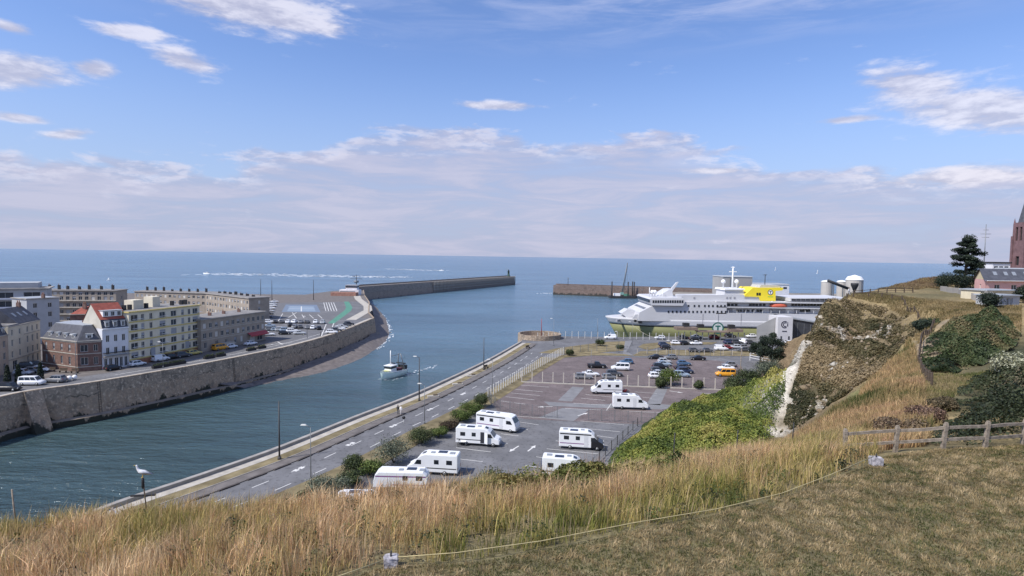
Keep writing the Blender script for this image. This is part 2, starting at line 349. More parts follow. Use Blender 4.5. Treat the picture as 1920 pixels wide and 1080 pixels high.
white = mat('white_paint', (.78, .78, .77), .5, .04, 2)
dark = mat('dark_metal', (.03, .03, .032), .6, .2, 3)
steel = mat('grey_steel', (.20, .21, .22), .5, .15, 3, metal=.3)
wood = mat('weathered_wood', (.25, .21, .165), .85, .35, 6, .4, 25, spec=.15, detail=8)
wood_dark = mat('dark_wood', (.10, .075, .055), .85, .3, 6)

# --- right bank
EDGE = smooth_line([W(*q) for q in [(-60, 1066), (60, 1012), (220, 948), (380, 894), (523, 843), (661, 787), (785, 738), (909, 680), (975, 643)]], 6)
bank = [Vector((e.x, e.y)) for e in EDGE] + [Vector((4.5, 214)), Vector((17, 222)), Vector((44, 222.5)), Vector((330, 224)), Vector((330, 90)), Vector((60, 40)), Vector((-30, 30))]
quay_ground = sheet('quay_ground', bank, QZ, asphalt)
mb = MB()                                                   # masonry face of the quay below the edge, and its low coping wall
Lq = [Vector((e.x, e.y)) for e in EDGE]; Lo = offset_line(Lq, -.9)
for i in range(len(Lq) - 1):
    a, b, c, d = Lq[i], Lq[i + 1], Lo[i + 1], Lo[i]
    mb.face([(a.x, a.y, QZ), (b.x, b.y, QZ), (c.x, c.y, SEA - 2), (d.x, d.y, SEA - 2)])
for a, b in ((Vector((4.5, 214)), Vector((17, 222))), (Vector((17, 222)), Vector((330, 224)))):
    mb.face([(a.x, a.y, QZ), (b.x, b.y, QZ), (b.x, b.y, SEA - 2), (a.x, a.y, SEA - 2)])
tag(mb.build('quay_wall_right', STONE), 'stone quay wall of the near bank with a low coping', None, None, 'structure')
def strip(name, line, d0, d1, z, m, parent=None):
    A = offset_line(line, d0); B = offset_line(line, d1); mb = MB()
    for i in range(len(A) - 1): mb.face([(A[i].x, A[i].y, z), (B[i].x, B[i].y, z), (B[i + 1].x, B[i + 1].y, z), (A[i + 1].x, A[i + 1].y, z)])
    o = mb.build(name, m, parent)
    if parent is None: tag(o, kind='structure')
    return o
def kerb_solid(name, line, d0, d1, z0, z1, m, parent=None):
    A = offset_line(line, d0); B = offset_line(line, d1); mb = MB()
    for i in range(len(A) - 1):
        a, b, c, d = A[i], B[i], B[i + 1], A[i + 1]
        mb.face([(a.x, a.y, z1), (b.x, b.y, z1), (c.x, c.y, z1), (d.x, d.y, z1)])
        mb.face([(b.x, b.y, z0), (c.x, c.y, z0), (c.x, c.y, z1), (b.x, b.y, z1)]); mb.face([(d.x, d.y, z0), (a.x, a.y, z0), (a.x, a.y, z1), (d.x, d.y, z1)])
    for k in (0, -1):
        a, b = A[k], B[k]; mb.face([(a.x, a.y, z0), (b.x, b.y, z0), (b.x, b.y, z1), (a.x, a.y, z1)])
    o = mb.build(name, m, parent)
    if parent is None: tag(o, kind='structure')
    return o
walk = strip('quay_path', Lq, .55, 2.1, QZ + .09, pale_conc)
kerb_solid('coping', Lq, -.15, .55, QZ - .3, QZ + .55, concrete, bpy.data.objects['quay_wall_right'])
strip('grass_verge', Lq, 2.1, 4.1, QZ + .07, dryverge)
strip('pavement', Lq, 4.1, 6.1, QZ + .10, paving)
kerb_solid('kerb', Lq, 4.05, 4.2, QZ, QZ + .16, concrete, bpy.data.objects['pavement'])
# broken kerb between pavement and road
seg = resample(offset_line(Lq, 6.25), 4.2)
kmb = MB(); kmb.box((0, 0, .09), (2.9, .35, .18)); kme = kmb.mesh('kerb_stone', mat('dark_kerb', (.07, .06, .055), .9, .3, 2))
for a, b in zip(seg, seg[1:]):
    if 55 < a.y < 200: place('kerb_stone', kme, bpy.data.objects['pavement'], ((a.x + b.x) / 2, (a.y + b.y) / 2, QZ + .01), (0, 0, math.atan2(b.y - a.y, b.x - a.x) + RNG.normal() * .02))
road_line = offset_line(Lq, 9.7)
road_line = [p for p in road_line if p.y < 190] + [W(x, y).to_2d() for x, y in [(1008, 650), (1040, 641), (1085, 636), (1130, 634.5), (1200, 634), (1300, 634), (1420, 634)]]
road_line = smooth_line(road_line[::3] + [road_line[-1]], 4)
road = strip('road', road_line, -3.3, 3.3, QZ + .03, asphalt)
dash = MB(); dash.box((0, 0, .003), (2.6, .14, .006)); dash_me = dash.mesh('lane_dash', paint)
for off, ph in ((-.95, 0.0), (2.2, 2.0)):
    pts = resample(offset_line(road_line, off), 6.3)
    for a, b in zip(pts, pts[1:]):
        if 60 < a.y < 185: place('lane_dash', dash_me, road, (a.x, a.y, QZ + .034), (0, 0, math.atan2(b.y - a.y, b.x - a.x)))
def arrow_mesh(L=3.2):
    m = MB(); m.face([(-L / 2, -.12, 0), (L * .12, -.12, 0), (L * .12, .12, 0), (-L / 2, .12, 0)]); m.face([(L * .12, -.42, 0), (L / 2, 0, 0), (L * .12, .42, 0)]); return m.mesh('arrow', paint)
ARW = arrow_mesh()
cyc = MB(); cyc.box((-.5, 0, .003), (.7, .7, .006)); cyc.box((.55, 0, .003), (.7, .7, .006)); cyc.box((0, 0, .003), (.9, .16, .006)); cyc_me = cyc.mesh('cycle_mark', paint)
for (x, y) in [(560, 880), (657, 833), (737, 799), (806, 768), (868, 739)]:
    p = W(x, y); place('cycle_mark', cyc_me, road, (p.x, p.y, QZ + .036), (0, 0, 1.19))
strip('verge', [p for p in road_line if p.y < 180], 3.3, 8.2, QZ + .06, dryverge)
# --- parking lots
NEAR_LOT = pxpoly([(925, 781), (1000, 789), (1060, 793), (1190, 800), (1130, 862), (1085, 900), (1000, 960), (640, 1000), (700, 940), (770, 892), (845, 836)])
near_lot = sheet('near_parking_lot', NEAR_LOT, QZ + .045, asphalt)
UP_LOT = pxpoly([(918, 750), (985, 706), (1048, 673), (1110, 667), (1240, 672), (1345, 676), (1390, 686), (1400, 705), (1370, 728), (1310, 750), (1262, 770), (1230, 797), (1100, 791), (985, 786), (935, 774)])
up_lot = sheet('upper_parking_lot', UP_LOT, QZ + .02, asphalt_red)
for L_ in ([(1073, 725), (1095, 727), (1072, 753), (1046, 751)], [(1232, 727), (1252, 728), (1238, 760), (1212, 758)], [(1020, 753), (1100, 758), (1240, 758), (1280, 762), (1240, 768), (1120, 765), (1030, 761)], [(1010, 783), (1055, 765), (1105, 768), (1075, 790)]):
    sheet('asphalt_patch', pxpoly(L_), QZ + .026, asphalt_pale, up_lot)
def mark(parent, a, b, w=.12, z=.055):
    A = W(*a); B = W(*b); m = MB(); d = (B - A); l = d.length; m.box((0, 0, 0), (l, w, .006)); c = (A + B) / 2
    return m.build('bay_line', paint, parent, (c.x, c.y, QZ + z), (0, 0, math.atan2(d.y, d.x)))
for a, b in [((855, 840), (920, 848)), ((850, 860), (905, 866)), ((940, 814), (972, 818)), ((935, 831), (952, 832)), ((975, 792), (1010, 797)), ((975, 803), (990, 806)), ((970, 781), (1022, 784)), ((865, 877), (885, 879)),
             ((1088, 790), (1170, 797)), ((1075, 802), (1162, 810)), ((1115, 817), (1152, 822)), ((1042, 827), (1048, 828)), ((1128, 834), (1140, 836)), ((1025, 842), (1125, 852)), ((1005, 857), (1035, 861)), ((985, 873), (1025, 879))]: mark(near_lot, a, b)
for a, b in [((972, 722), (1030, 726)), ((965, 730), (1018, 735)), ((958, 737), (1012, 742)), ((948, 744), (1002, 750)), ((938, 752), (985, 758)), ((1098, 740), (1150, 745)), ((1090, 747), (1135, 751)), ((1075, 756), (1135, 760)), ((1190, 735), (1232, 738)), ((1205, 745), (1222, 747)),
             ((1312, 737), (1355, 740)), ((1060, 766), (1240, 774)), ((1137, 770), (1146, 757)), ((1288, 765), (1297, 752))]: mark(up_lot, a, b, .12, .036)
for parent, x, y, rz, z in [(near_lot, 964, 842, -2.05, .052), (near_lot, 997, 841, 1.15, .052), (up_lot, 1022, 763, 3.3, .034), (up_lot, 1093, 777, .8, .034), (up_lot, 1268, 735, -.6, .034)]:
    p = W(x, y); place('arrow', ARW, parent, (p.x, p.y, QZ + z), (0, 0, rz))
# dry grass islands by the ferry terminal
for k, L_ in enumerate([[(1010, 662), (1040, 654), (1090, 647), (1140, 641), (1172, 640), (1182, 648), (1176, 657), (1130, 661), (1060, 664)], [(1196, 651), (1206, 645), (1240, 642), (1300, 641.5), (1345, 642), (1335, 646), (1250, 648), (1215, 657)], [(1200, 659), (1260, 656), (1400, 659), (1420, 662), (1420, 668), (1290, 667), (1190, 665)], [(1050, 666), (1112, 661), (1240, 668), (1110, 666.5), (1058, 671), (940, 741), (916, 752), (913, 746), (985, 700)]]):
    sheet('dry_grass_island', pxpoly(L_), QZ + .055 + .004 * k, dryverge)
sheet('pale_ramp', pxpoly([(1172, 640), (1186, 639), (1176, 660), (1190, 668), (1168, 664)]), QZ + .085, asphalt_pale)
# bastion at the quay corner
bx = thing('bastion', 'round stone bastion with a low parapet at the quay corner', 'bastion', (10.5, 216.5, SEA - 1))
m = MB(); m.lathe([(8.3, 0), (8.0, 10.9), (7.4, 10.9), (7.4, 9.06), (0.01, 9.06)], n=32, smooth=False); m.build('parapet', STONE, bx)

# --- left bank
WALLPX = [(-90, 764), (0, 744), (59, 732), (153, 719.5), (241, 705.5), (306, 694.5), (350, 687), (415, 675), (480, 662), (558, 645), (637, 622), (702, 596)]
LW = smooth_line([W(x, y, 8.3) for x, y in WALLPX], 6)
back = [W(x, y, 8.3).to_2d() for x, y in [(692, 585), (693, 566), (684, 553)]] + [Vector((-128, 505))]
LALL = LW + back
town = [Vector((p.x, p.y)) for p in LALL] + [Vector((-145, 470)), Vector((-150, 425)), Vector((-420, 395)), Vector((-420, 60)), Vector((-150, 60))]
town_ground = sheet('town_ground', town, QZ, paving)
fo = MB(); wl = MB(); out1 = offset_line(LALL, .9); out2 = offset_line(LALL, 2.3); inn = offset_line(LALL, -.55)
for i in range(len(LALL) - 1):
    a, b = LALL[i], LALL[i + 1]; c, d = out1[i], out1[i + 1]; e, f = out2[i], out2[i + 1]; g, h = inn[i], inn[i + 1]
    wl.face([(c.x, c.y, 1.3), (d.x, d.y, 1.3), (b.x, b.y, 8.3), (a.x, a.y, 8.3)])
    fo.face([(e.x, e.y, 1.1), (f.x, f.y, 1.1), (d.x, d.y, 1.3), (c.x, c.y, 1.3)])
    wl.face([(e.x, e.y, SEA - 2), (f.x, f.y, SEA - 2), (f.x, f.y, 1.1), (e.x, e.y, 1.1)])
    wl.face([(a.x, a.y, 8.3), (b.x, b.y, 8.3), (h.x, h.y, 8.3), (g.x, g.y, 8.3)])
    wl.face([(g.x, g.y, 8.3), (h.x, h.y, 8.3), (h.x, h.y, 7.9), (g.x, g.y, 7.9)])
wall_left = tag(wl.build('harbour_wall', STONE), 'long weathered stone harbour wall of the far bank, dark weed near the water', None, None, 'structure')
fo.build('footing', mat('wet_footing_stone', (.22, .185, .15), .8, .3, .5, .3, 8, detail=8), wall_left)
# buttress and lower terrace by the far left corner
P0 = W(62, 732, 8.3); P1 = W(0, 737, 9)
bt = MB(); dirv = (LW[14] - LW[8]).normalized(); nrm = Vector((dirv.y, -dirv.x)); base = Vector((P0.x, P0.y))
def q3(v, z): return (v.x, v.y, z)
w_ = 1.6
bt.loft([[q3(base - dirv * w_, 8.25), q3(base + dirv * w_, 8.25), q3(base + dirv * w_ - nrm * 1, 8.25), q3(base - dirv * w_ - nrm * 1, 8.25)],
         [q3(base - dirv * w_ + nrm * 4.6, SEA - 1), q3(base + dirv * w_ + nrm * 4.6, SEA - 1), q3(base + dirv * w_ - nrm * 1, SEA - 1), q3(base - dirv * w_ - nrm * 1, SEA - 1)]], smooth=False)
bt.build('buttress', STONE, wall_left)
# street along the far quay
street_line = offset_line(LW, -6.0)
street = strip('street', street_line, -3.6, 3.6, QZ + .02, asphalt)
strip('quay_promenade', LW, -2.4, -.56, QZ + .06, pale_conc)
ml = [p for p in offset_line(LW, -5.6) if 139 < p.y < 232]
lm = MB(); ribbon(lm, ml, QZ + .03, .22); lm.build('lane_line', paint, street)
car_park = sheet('harbour_car_park', [W(x, y).to_2d() for x, y in [(500, 634), (503, 600), (520, 568), (690, 565), (684, 588), (676, 600), (640, 616), (560, 636)]], QZ + .028, asphalt)
blue_c = mat('blue_court_paint', (.15, .19, .25), .85, .12, 1.0); blue_l = mat('pale_blue_court_paint', (.21, .27, .34), .85, .1, 1.0); green_c = mat('green_lane_paint', (.085, .23, .165), .85, .18, .6)
sheet('court_surround', pxpoly([(528, 585), (536, 571), (594, 571.5), (601, 585.5)]), QZ + .034, blue_c, car_park)
sheet('court', pxpoly([(538, 583.5), (543, 574.5), (588, 575), (592, 584)]), QZ + .042, blue_l, car_park)
for a, b in [((542, 578.6), (590, 579)), ((565, 574.6), (565, 584)), ((541, 575.2), (588, 575.6))]: mark(car_park, a, b, .5, .05)
for i in range(5): mark(car_park, (607 + i * 4.6, 567.5), (611 + i * 5.2, 583), .35, .036)
for a, b in [((607, 567), (626, 567)), ((611, 583.5), (632, 584))]: mark(car_park, a, b, .35, .04)
sheet('green_lane', pxpoly([(645, 565.5), (654, 565.5), (661, 577), (658, 583), (626, 607), (615, 606), (646, 582), (649, 577)]), QZ + .038, green_c, car_park)
for a, b in [((612, 607), (601, 634)), ((626, 606), (622, 616)), ((540, 596), (556, 586)), ((522, 602), (530, 588)), ((556, 597), (548, 586)), ((570, 596), (566, 590)), ((588, 597), (580, 590)), ((604, 597), (596, 590))]: mark(car_park, a, b, .3, .036)
prom = [W(x, y).to_2d() for x, y in [(658, 600), (676, 590), (690, 582), (689, 574), (672, 561), (668, 552)]]
pm = MB(); ribbon(pm, prom, QZ + .07, 4.5); tag(pm.build('promenade', pale_conc), kind='structure')
crs = thing('crossing_marks', 'white zigzag and crossing paint on the street by the harbour car park', 'road marking', W(512, 645))
for k, (a, b) in enumerate([((503, 643), (520, 641)), ((508, 646), (548, 643)), ((520, 641), (530, 646)), ((500, 648), (512, 646))]):
    A = W(*a); B = W(*b); m = MB(); m.box((0, 0, 0), ((B - A).length, .4, .006)); c = (A + B) / 2 - W(512, 645); m.build('stripe', paint, crs, (c.x, c.y, .045 + .004 * k), (0, 0, math.atan2((B - A).y, (B - A).x)))

# beaches
def strip2(name, A, B, m, C=None):
    mb = MB(); n = len(A)
    for i in range(n - 1):
        mb.face([A[i], A[i + 1], B[i + 1], B[i]], 0, True)
        if C: mb.face([B[i], B[i + 1], C[i + 1], C[i]], 0, True)
    return tag(mb.build(name, m), kind='structure')
bw = smooth_line([W(x, y, 1.3) for x, y in [(425, 726), (493, 700), (585, 676), (637, 658), (700, 634), (708, 598), (697, 574), (690, 562)]], 8)
bo = smooth_line([W(x, y, SEA) for x, y in [(455, 728), (537, 711), (600, 699), (663, 678), (704, 655), (728, 630), (724, 600), (706, 577), (698, 568)]][:8], 8)
A3 = [(p.x, p.y, 2.1) for p in offset_line(bw, -2.0)]; B3 = [(p.x + RNG.normal() * .25, p.y + RNG.normal() * .4, SEA + .06) for p in bo]; C3 = [(p.x, p.y, SEA - 2) for p in offset_line(bo, 5)]
strip2('beach_below_wall', A3, B3, shingle, C3)
strip2('beach', [(-900, 380, 7.6), (-420, 392, 7.6), (-150, 421, 7.6), (-141, 468, 7.2)], [(-900, 505, SEA - .4), (-420, 512, SEA - .4), (-200, 520, SEA - .4), (-139, 520, SEA - .4)], mat('beach_shingle', (.26, .225, .19), .9, .15, .05, spec=.2), [(-900, 540, -4), (-420, 545, -4), (-200, 548, -4), (-130, 545, -4)])
foam = mat('sea_foam', (.70, .74, .77), .7, .2, 3)
# --- port land beyond the ferry
port = mat('port_ground', (.22, .20, .17), .95, .3, .03)
sheet('port_ground', [(146, 470), (138, 535), (160, 556), (330, 566), (900, 640), (900, 262), (235, 262), (190, 330), (165, 400)], 7.2, port)
mb = MB(); pl = [(235, 262), (190, 330), (165, 400), (146, 470), (138, 535), (160, 556), (330, 566), (900, 640)]
for a, b in zip(pl, pl[1:]): mb.face([(a[0], a[1], 7.2), (b[0], b[1], 7.2), (b[0], b[1], -3), (a[0], a[1], -3)])
tag(mb.build('quay_wall_far', STONE2), kind='structure')

# --- jetties
def jetty(name, label, a, b, w, ztop, piles, cat='jetty'):
    a = Vector(a); b = Vector(b); d = (b - a); l = d.length; rz = math.atan2(d.y, d.x)
    t = thing(name, label, cat, (a.x, a.y, SEA), rz); H = ztop - SEA
    m = MB(); m.loft([[(0, -w / 2 - 1.2, -3), (0, w / 2 + 1.2, -3), (0, w / 2, H), (0, -w / 2, H)], [(l, -w / 2 - 1.2, -3), (l, w / 2 + 1.2, -3), (l, w / 2, H), (l, -w / 2, H)]], smooth=False); m.build('wall', STONE2, t)
    m = MB(); m.box((l / 2, w / 2 - .4, H + .55), (l - .2, .5, 1.1)); m.build('parapet', STONE2, t)
    if piles:
        s0 = l * .36
        for k, zz in enumerate((H * .30, H * .55, H * .80, H + .05)):
            m = MB(); m.box(((s0 + l) / 2, -w / 2 - 1.6 + k * .25, zz), (l - s0, .5, .5)); m.build('walkway_beam', concrete, t)
        pm = MB(); pm.box((0, 0, H / 2 - .5), (.55, .6, H + 1.4)); pme = pm.mesh('pile', concrete)
        n = int((l - s0) / 3.0)
        for k in range(n): place('pile', pme, t, (s0 + 1.5 + k * 3.0, -w / 2 - 1.7, 0))
        pm = MB(); pm.box((0, 0, .9), (.12, .12, 1.8)); pme = pm.mesh('lamp_stub', dark)
        for k in range(18): place('railing_post', pme, t, (s0 + k * (l - s0) / 18, w / 2 - .4, H + .9))
    return t
JL = jetty('long_jetty', 'long grey jetty with open pile walkway reaching out from the far bank', (-133, 480), (-1, 806), 9, 11.0, True)
STONE3 = stone_material('jetty_masonry', (.20, .155, .135), (.10, .08, .072), (.05, .046, .04), 1.0, 3.5)
JR = jetty('east_jetty', 'brownish stone jetty behind the work barge', (44, 604), (205, 545), 10, 9.6, False)
for c_ in JR.children: c_.data.materials[0] = STONE3
for k in (1, 4):                                             # iron ladders on the harbour wall
    a_ = LW[12 + k * 8]; b_ = LW[13 + k * 8]; d_ = (b_ - a_).normalized(); n_ = Vector((d_.y, -d_.x)); lm = MB()
    for s_ in (-.25, .25): p_ = a_ + d_ * s_; lm.tube([(p_.x + n_.x * .1, p_.y + n_.y * .1, 8.2), (p_.x + n_.x * 1.0, p_.y + n_.y * 1.0, 1.4)], .035, 4)
    for r_ in range(12): q_ = a_ + n_ * (.1 + .9 * r_ / 12); z_ = 8.1 - 6.6 * r_ / 12; lm.tube([(q_.x - d_.x * .25, q_.y - d_.y * .25, z_), (q_.x + d_.x * .25, q_.y + d_.y * .25, z_)], .03, 4)
    lm.build('ladder', dark, wall_left)
# ------------------------------------------------------------------ the hill we stand on, the gully and the chalk headland
C_LAWN = (.15, .13, .07); C_DRY = (.26, .20, .105); C_STRAW = (.30, .225, .115); C_GREEN = (.09, .13, .035); C_IVY = (.04, .058, .02); C_DARK = (.035, .045, .025)
C_EARTH = (.17, .125, .08); C_BROWN = (.15, .118, .07); C_CHALK = (.60, .56, .48); C_PATH = (.25, .20, .14); C_OCHRE = (.20, .14, .085)
TP = []
def T(px, py, Y, c): v = D(px, py, Y); TP.append((v.x, v.y, v.z, *c))
def G(x, y, z, c): TP.append((x, y, z, *c))
for x in (-40, -25, -10, 5, 20, 40, 75): G(x, -12, 31.3, C_LAWN)
for x, y, z in [(-40, 5, 30.6), (-25, 8, 30.3), (-14, 10, 30.6), (-6, 11, 30.9), (0, 11, 31), (6, 11, 31.05), (12, 12, 31.1), (20, 13, 31.2), (35, 13, 31.4), (-3, 13.2, 30.9), (-1, 13.4, 30.9), (3.4, 15, 30.95), (8, 17, 31), (12.4, 20, 31.05), (16, 18, 31.1), (17, 21.5, 31.1), (24, 22, 31.3), (35, 24, 31.5), (75, 20, 31.6)]: G(x, y, z, C_LAWN)
for x, y, z in [(-40, 18, 27.2), (-22, 14, 29.5), (-17, 20, 28.2), (-12, 21, 28.45), (-7.6, 21, 28.4), (-5.2, 22, 28.75), (-2, 23, 28.6), (0, 24, 28.5), (4.7, 26, 28.2), (9.3, 30, 27.4), (-10, 15, 29.8), (-3, 17, 29.8), (3, 19.5, 29.7), (8, 22.5, 29.6), (12.5, 25, 29.7)]: G(x, y, z, C_DRY)
for x, y, z in [(-80, 10, 18), (-60, 25, 14), (-38, 34, 14.5), (-20, 40, 14), (-5, 46, 14), (6, 52, 14.5), (14, 58, 15)]: G(x, y, z, C_GREEN)
for x, y in [(-48, 44), (-30, 54), (-12, 61), (2, 67), (12, 77), (18.5, 90)]: G(x, y, 8.4, C_GREEN)
for x, y in [(-55, 50), (-34, 62), (-14, 69), (0, 75), (9, 85), (14, 98), (22, 122), (32, 135), (44, 142), (58, 160), (70, 185), (90, 200), (120, 214), (-80, 45), (-80, 215), (0, 215), (60, 215), (-40, 120), (10, 160)]: G(x, y, 4.5, C_GREEN)
for px, py in [(1165, 836), (1205, 802), (1243, 772), (1300, 752), (1350, 738), (1395, 716)]: v = W(px, py); G(v.x, v.y, 8.15, C_IVY)
G(64, 150, 8.2, C_EARTH); G(80, 185, 8.2, C_EARTH)
for px, py, Y in [(1290, 800, 94), (1300, 830, 82), (1360, 790, 96), (1360, 760, 109), (1420, 740, 113), (1420, 790, 96), (1400, 820, 88), (1440, 835, 84), (1440, 715, 113), (1470, 700, 107)]: T(px, py, Y, C_IVY)
G(24, 76, 11.5, C_IVY); G(34, 78, 12, C_IVY); G(20, 66, 14, C_GREEN)
# chalk edge of the headland: foot (left of the line) and crest
for px, py, Y in [(1449, 822, 91), (1452, 800, 92.6), (1470, 740, 96.8), (1487, 680, 101.8), (1505, 630, 106.5)]: T(px, py, Y, C_CHALK)
for px, py, Y in [(1462, 800, 93), (1480, 740, 97), (1500, 680, 102), (1517, 628, 107)]: T(px, py, Y, C_BROWN)
for x, y, z in [(55, 112, 15), (60, 119, 13.5), (67, 126, 11.5), (77, 135, 9.5), (97, 158, 8.3), (130, 195, 8.2)]: G(x, y, z, C_EARTH)
T(1533, 585, 112, C_CHALK); T(1540, 572, 115, C_DRY)
for px, py, Y in [(1548, 560, 114), (1600, 556, 117), (1660, 562, 112), (1720, 580, 98), (1765, 602, 85)]: T(px, py, Y, C_DRY)
G(69.5, 124, 31.0, C_DRY); G(83, 138, 31.0, C_DRY); G(104, 158, 31.3, C_DRY); G(138, 195, 31.5, C_DRY)
for px, py, Y, c in [(1545, 600, 110, C_BROWN), (1580, 620, 108.5, C_OCHRE), (1625, 610, 109, C_BROWN), (1680, 600, 104, C_BROWN), (1540, 650, 104.5, C_BROWN), (1600, 655, 104.5, C_EARTH), (1650, 640, 103, C_BROWN), (1700, 625, 97, C_BROWN),
                     (1500, 740, 96, C_DARK), (1520, 700, 99.5, C_BROWN), (1500, 790, 92, C_BROWN), (1560, 730, 93.5, C_BROWN), (1620, 705, 91, C_BROWN), (1665, 680, 87, C_DRY), (1725, 625, 86, C_GREEN), (1480, 820, 87, C_EARTH)]: T(px, py, Y, c)
for x, y, z in [(41, 80, 12.5), (36, 68, 16), (47, 77, 20), (30, 58, 19), (24, 50, 20), (30, 70, 12.5)]: G(x, y, z, C_GREEN)
for px, py, Y, c in [(1703, 640, 76, C_STRAW), (1660, 690, 64, C_STRAW), (1620, 722, 57, C_STRAW), (1560, 768, 48, C_DRY), (1510, 812, 42, C_DRY), (1465, 850, 37, C_DRY), (1380, 862, 32, C_DRY)]: T(px, py, Y, c)
for px, py, Y, c in [(1570, 830, 32, C_STRAW), (1640, 800, 33, C_STRAW), (1700, 790, 34, C_STRAW), (1700, 720, 46, C_STRAW), (1730, 690, 56, C_DRY), (1770, 745, 40, C_LAWN), (1800, 742, 40, C_LAWN), (1790, 720, 46, C_LAWN), (1850, 760, 36, C_DARK), (1910, 760, 36, C_DARK),
                     (1740, 660, 62, C_PATH), (1740, 625, 70, C_PATH), (1770, 600, 80, C_PATH), (1850, 660, 60, C_DARK), (1910, 680, 55, C_DARK), (1800, 630, 68, C_DARK), (1900, 610, 75, C_DRY), (1830, 590, 84, C_STRAW), (1790, 585, 90, C_STRAW), (1770, 570, 100, C_DRY), (1740, 556, 113, C_LAWN), (1690, 552, 119, C_LAWN), (1800, 553, 118, C_LAWN)]: T(px, py, Y, c)
for px, py, Y, c in [(1640, 546, 130, C_DRY), (1700, 543, 132, C_DRY), (1760, 545, 130, C_LAWN), (1720, 524, 150, C_STRAW), (1755, 521, 152, C_DRY), (1680, 532, 148, C_DRY), (1650, 540, 146, C_DRY)]: T(px, py, Y, c)
for x, y, z in [(110, 118, 32), (135, 110, 32.2), (135, 150, 32.4), (110, 140, 32.2), (160, 60, 32), (160, 190, 32), (90, 60, 31.4), (60, 35, 31), (160, 100, 32.2), (160, 215, 30), (160, -12, 32)]: G(x, y, z, C_DRY)
TP = np.array(TP)
res = delaunay_2d_cdt([Vector((p[0], p[1])) for p in TP], [], [], 0, 1e-4)
tri_v = np.array([[v.x, v.y] for v in res[0]]); tri_f = np.array([list(f) for f in res[2]]); tri_o = np.array([o[0] for o in res[3]])
TV = TP[tri_o]
GX = np.arange(-60, 156.01, .6); GY = np.arange(-6, 210.01, .6)
gx, gy = np.meshgrid(GX, GY); fx = gx.ravel(); fy = gy.ravel()
val = np.full((len(fx), 4), np.nan)
for f in tri_f:                                             # linear interpolation over the triangulated survey points
    a, b, c = tri_v[f]; lo = np.minimum(np.minimum(a, b), c) - .01; hi = np.maximum(np.maximum(a, b), c) + .01
    i0, i1 = np.searchsorted(GX, [lo[0], hi[0]]); j0, j1 = np.searchsorted(GY, [lo[1], hi[1]])
    if i1 <= i0 or j1 <= j0: continue
    ii, jj = np.meshgrid(np.arange(i0, i1), np.arange(j0, j1)); k = (jj * len(GX) + ii).ravel()
    x = fx[k]; y = fy[k]; det = (b[1] - c[1]) * (a[0] - c[0]) + (c[0] - b[0]) * (a[1] - c[1])
    l0 = ((b[1] - c[1]) * (x - c[0]) + (c[0] - b[0]) * (y - c[1])) / det; l1 = ((c[1] - a[1]) * (x - c[0]) + (a[0] - c[0]) * (y - c[1])) / det; l2 = 1 - l0 - l1
    ok = (l0 >= -1e-6) & (l1 >= -1e-6) & (l2 >= -1e-6); k = k[ok]
    val[k] = l0[ok, None] * TV[f[0]][2:] + l1[ok, None] * TV[f[1]][2:] + l2[ok, None] * TV[f[2]][2:]
val[np.isnan(val[:, 0]), 0] = 4.0; val = np.nan_to_num(val, nan=.1)
H = val[:, 0].reshape(gx.shape); CT = val[:, 1:].reshape(*gx.shape, 3)
def blur(a, n=1):
    for _ in range(n):
        p = np.pad(a, [(1, 1), (1, 1)] + [(0, 0)] * (a.ndim - 2), mode='edge'); a = (p[1:-1, 1:-1] * 4 + p[:-2, 1:-1] + p[2:, 1:-1] + p[1:-1, :-2] + p[1:-1, 2:]) / 8
    return a
def vnoise(x, y, s, seed=0, octv=3):
    """value noise, vectorised"""
    out = np.zeros_like(x, dtype=float); amp = 1; tot = 0
    rs = np.random.default_rng(seed); tab = rs.random((256, 256))
    for o in range(octv):
        u = x / s + 17.3 * o + 500; v = y / s + 9.1 * o + 500; iu = np.floor(u).astype(int); iv = np.floor(v).astype(int); fu = u - iu; fv = v - iv; fu = fu * fu * (3 - 2 * fu); fv = fv * fv * (3 - 2 * fv)
        g = lambda a, b: tab[a & 255, b & 255]
        out += amp * ((g(iu, iv) * (1 - fu) + g(iu + 1, iv) * fu) * (1 - fv) + (g(iu, iv + 1) * (1 - fu) + g(iu + 1, iv + 1) * fu) * fv); tot += amp; amp *= .5; s = s / 2
    return out / tot
H = blur(H, 3); CT = blur(CT, 2)
gyd, gxd = np.gradient(H, .6); steep = np.sqrt(gxd ** 2 + gyd ** 2)
w = np.clip((steep - .35) / 1.0, 0, 1); far = np.clip((gy - 30) / 30, 0, 1)
H = H + (vnoise(gx, gy, 5.0, 1, 4) - .5) * (1.6 * w + .35) * far + (vnoise(gx + H * 1.7, gy - H * 1.3, 2.4, 2, 3) - .5) * (1.5 * w) * far + (vnoise(gx, gy, 1.8, 3, 3) - .5) * .12
# rills down the headland face and bare chalk where it is steepest
head = (gy > 84) & (gx > 38) & (H > 9.5)
rill = np.abs(vnoise(gx * 1.0 + gy * .12, gy * .25, 3.2, 5, 3) - .5); H = H - np.where(head, np.clip(.10 - rill, 0, .1) * 9 * w, 0)
gyd, gxd = np.gradient(H, .6); steep = np.sqrt(gxd ** 2 + gyd ** 2)
CL = [D(*q) for q in [(1449, 822, 91), (1453, 800, 92.6), (1472, 740, 96.8), (1490, 680, 101.8), (1508, 632, 106.5), (1520, 605, 109.5)]]
dcl = np.full(gx.shape, 1e9)
for a_, b_ in zip(CL, CL[1:]):
    t_ = np.clip(((gx - a_.x) * (b_.x - a_.x) + (gy - a_.y) * (b_.y - a_.y)) / ((b_.x - a_.x) ** 2 + (b_.y - a_.y) ** 2), 0, 1); dcl = np.minimum(dcl, np.hypot(gx - a_.x - t_ * (b_.x - a_.x), gy - a_.y - t_ * (b_.y - a_.y)))
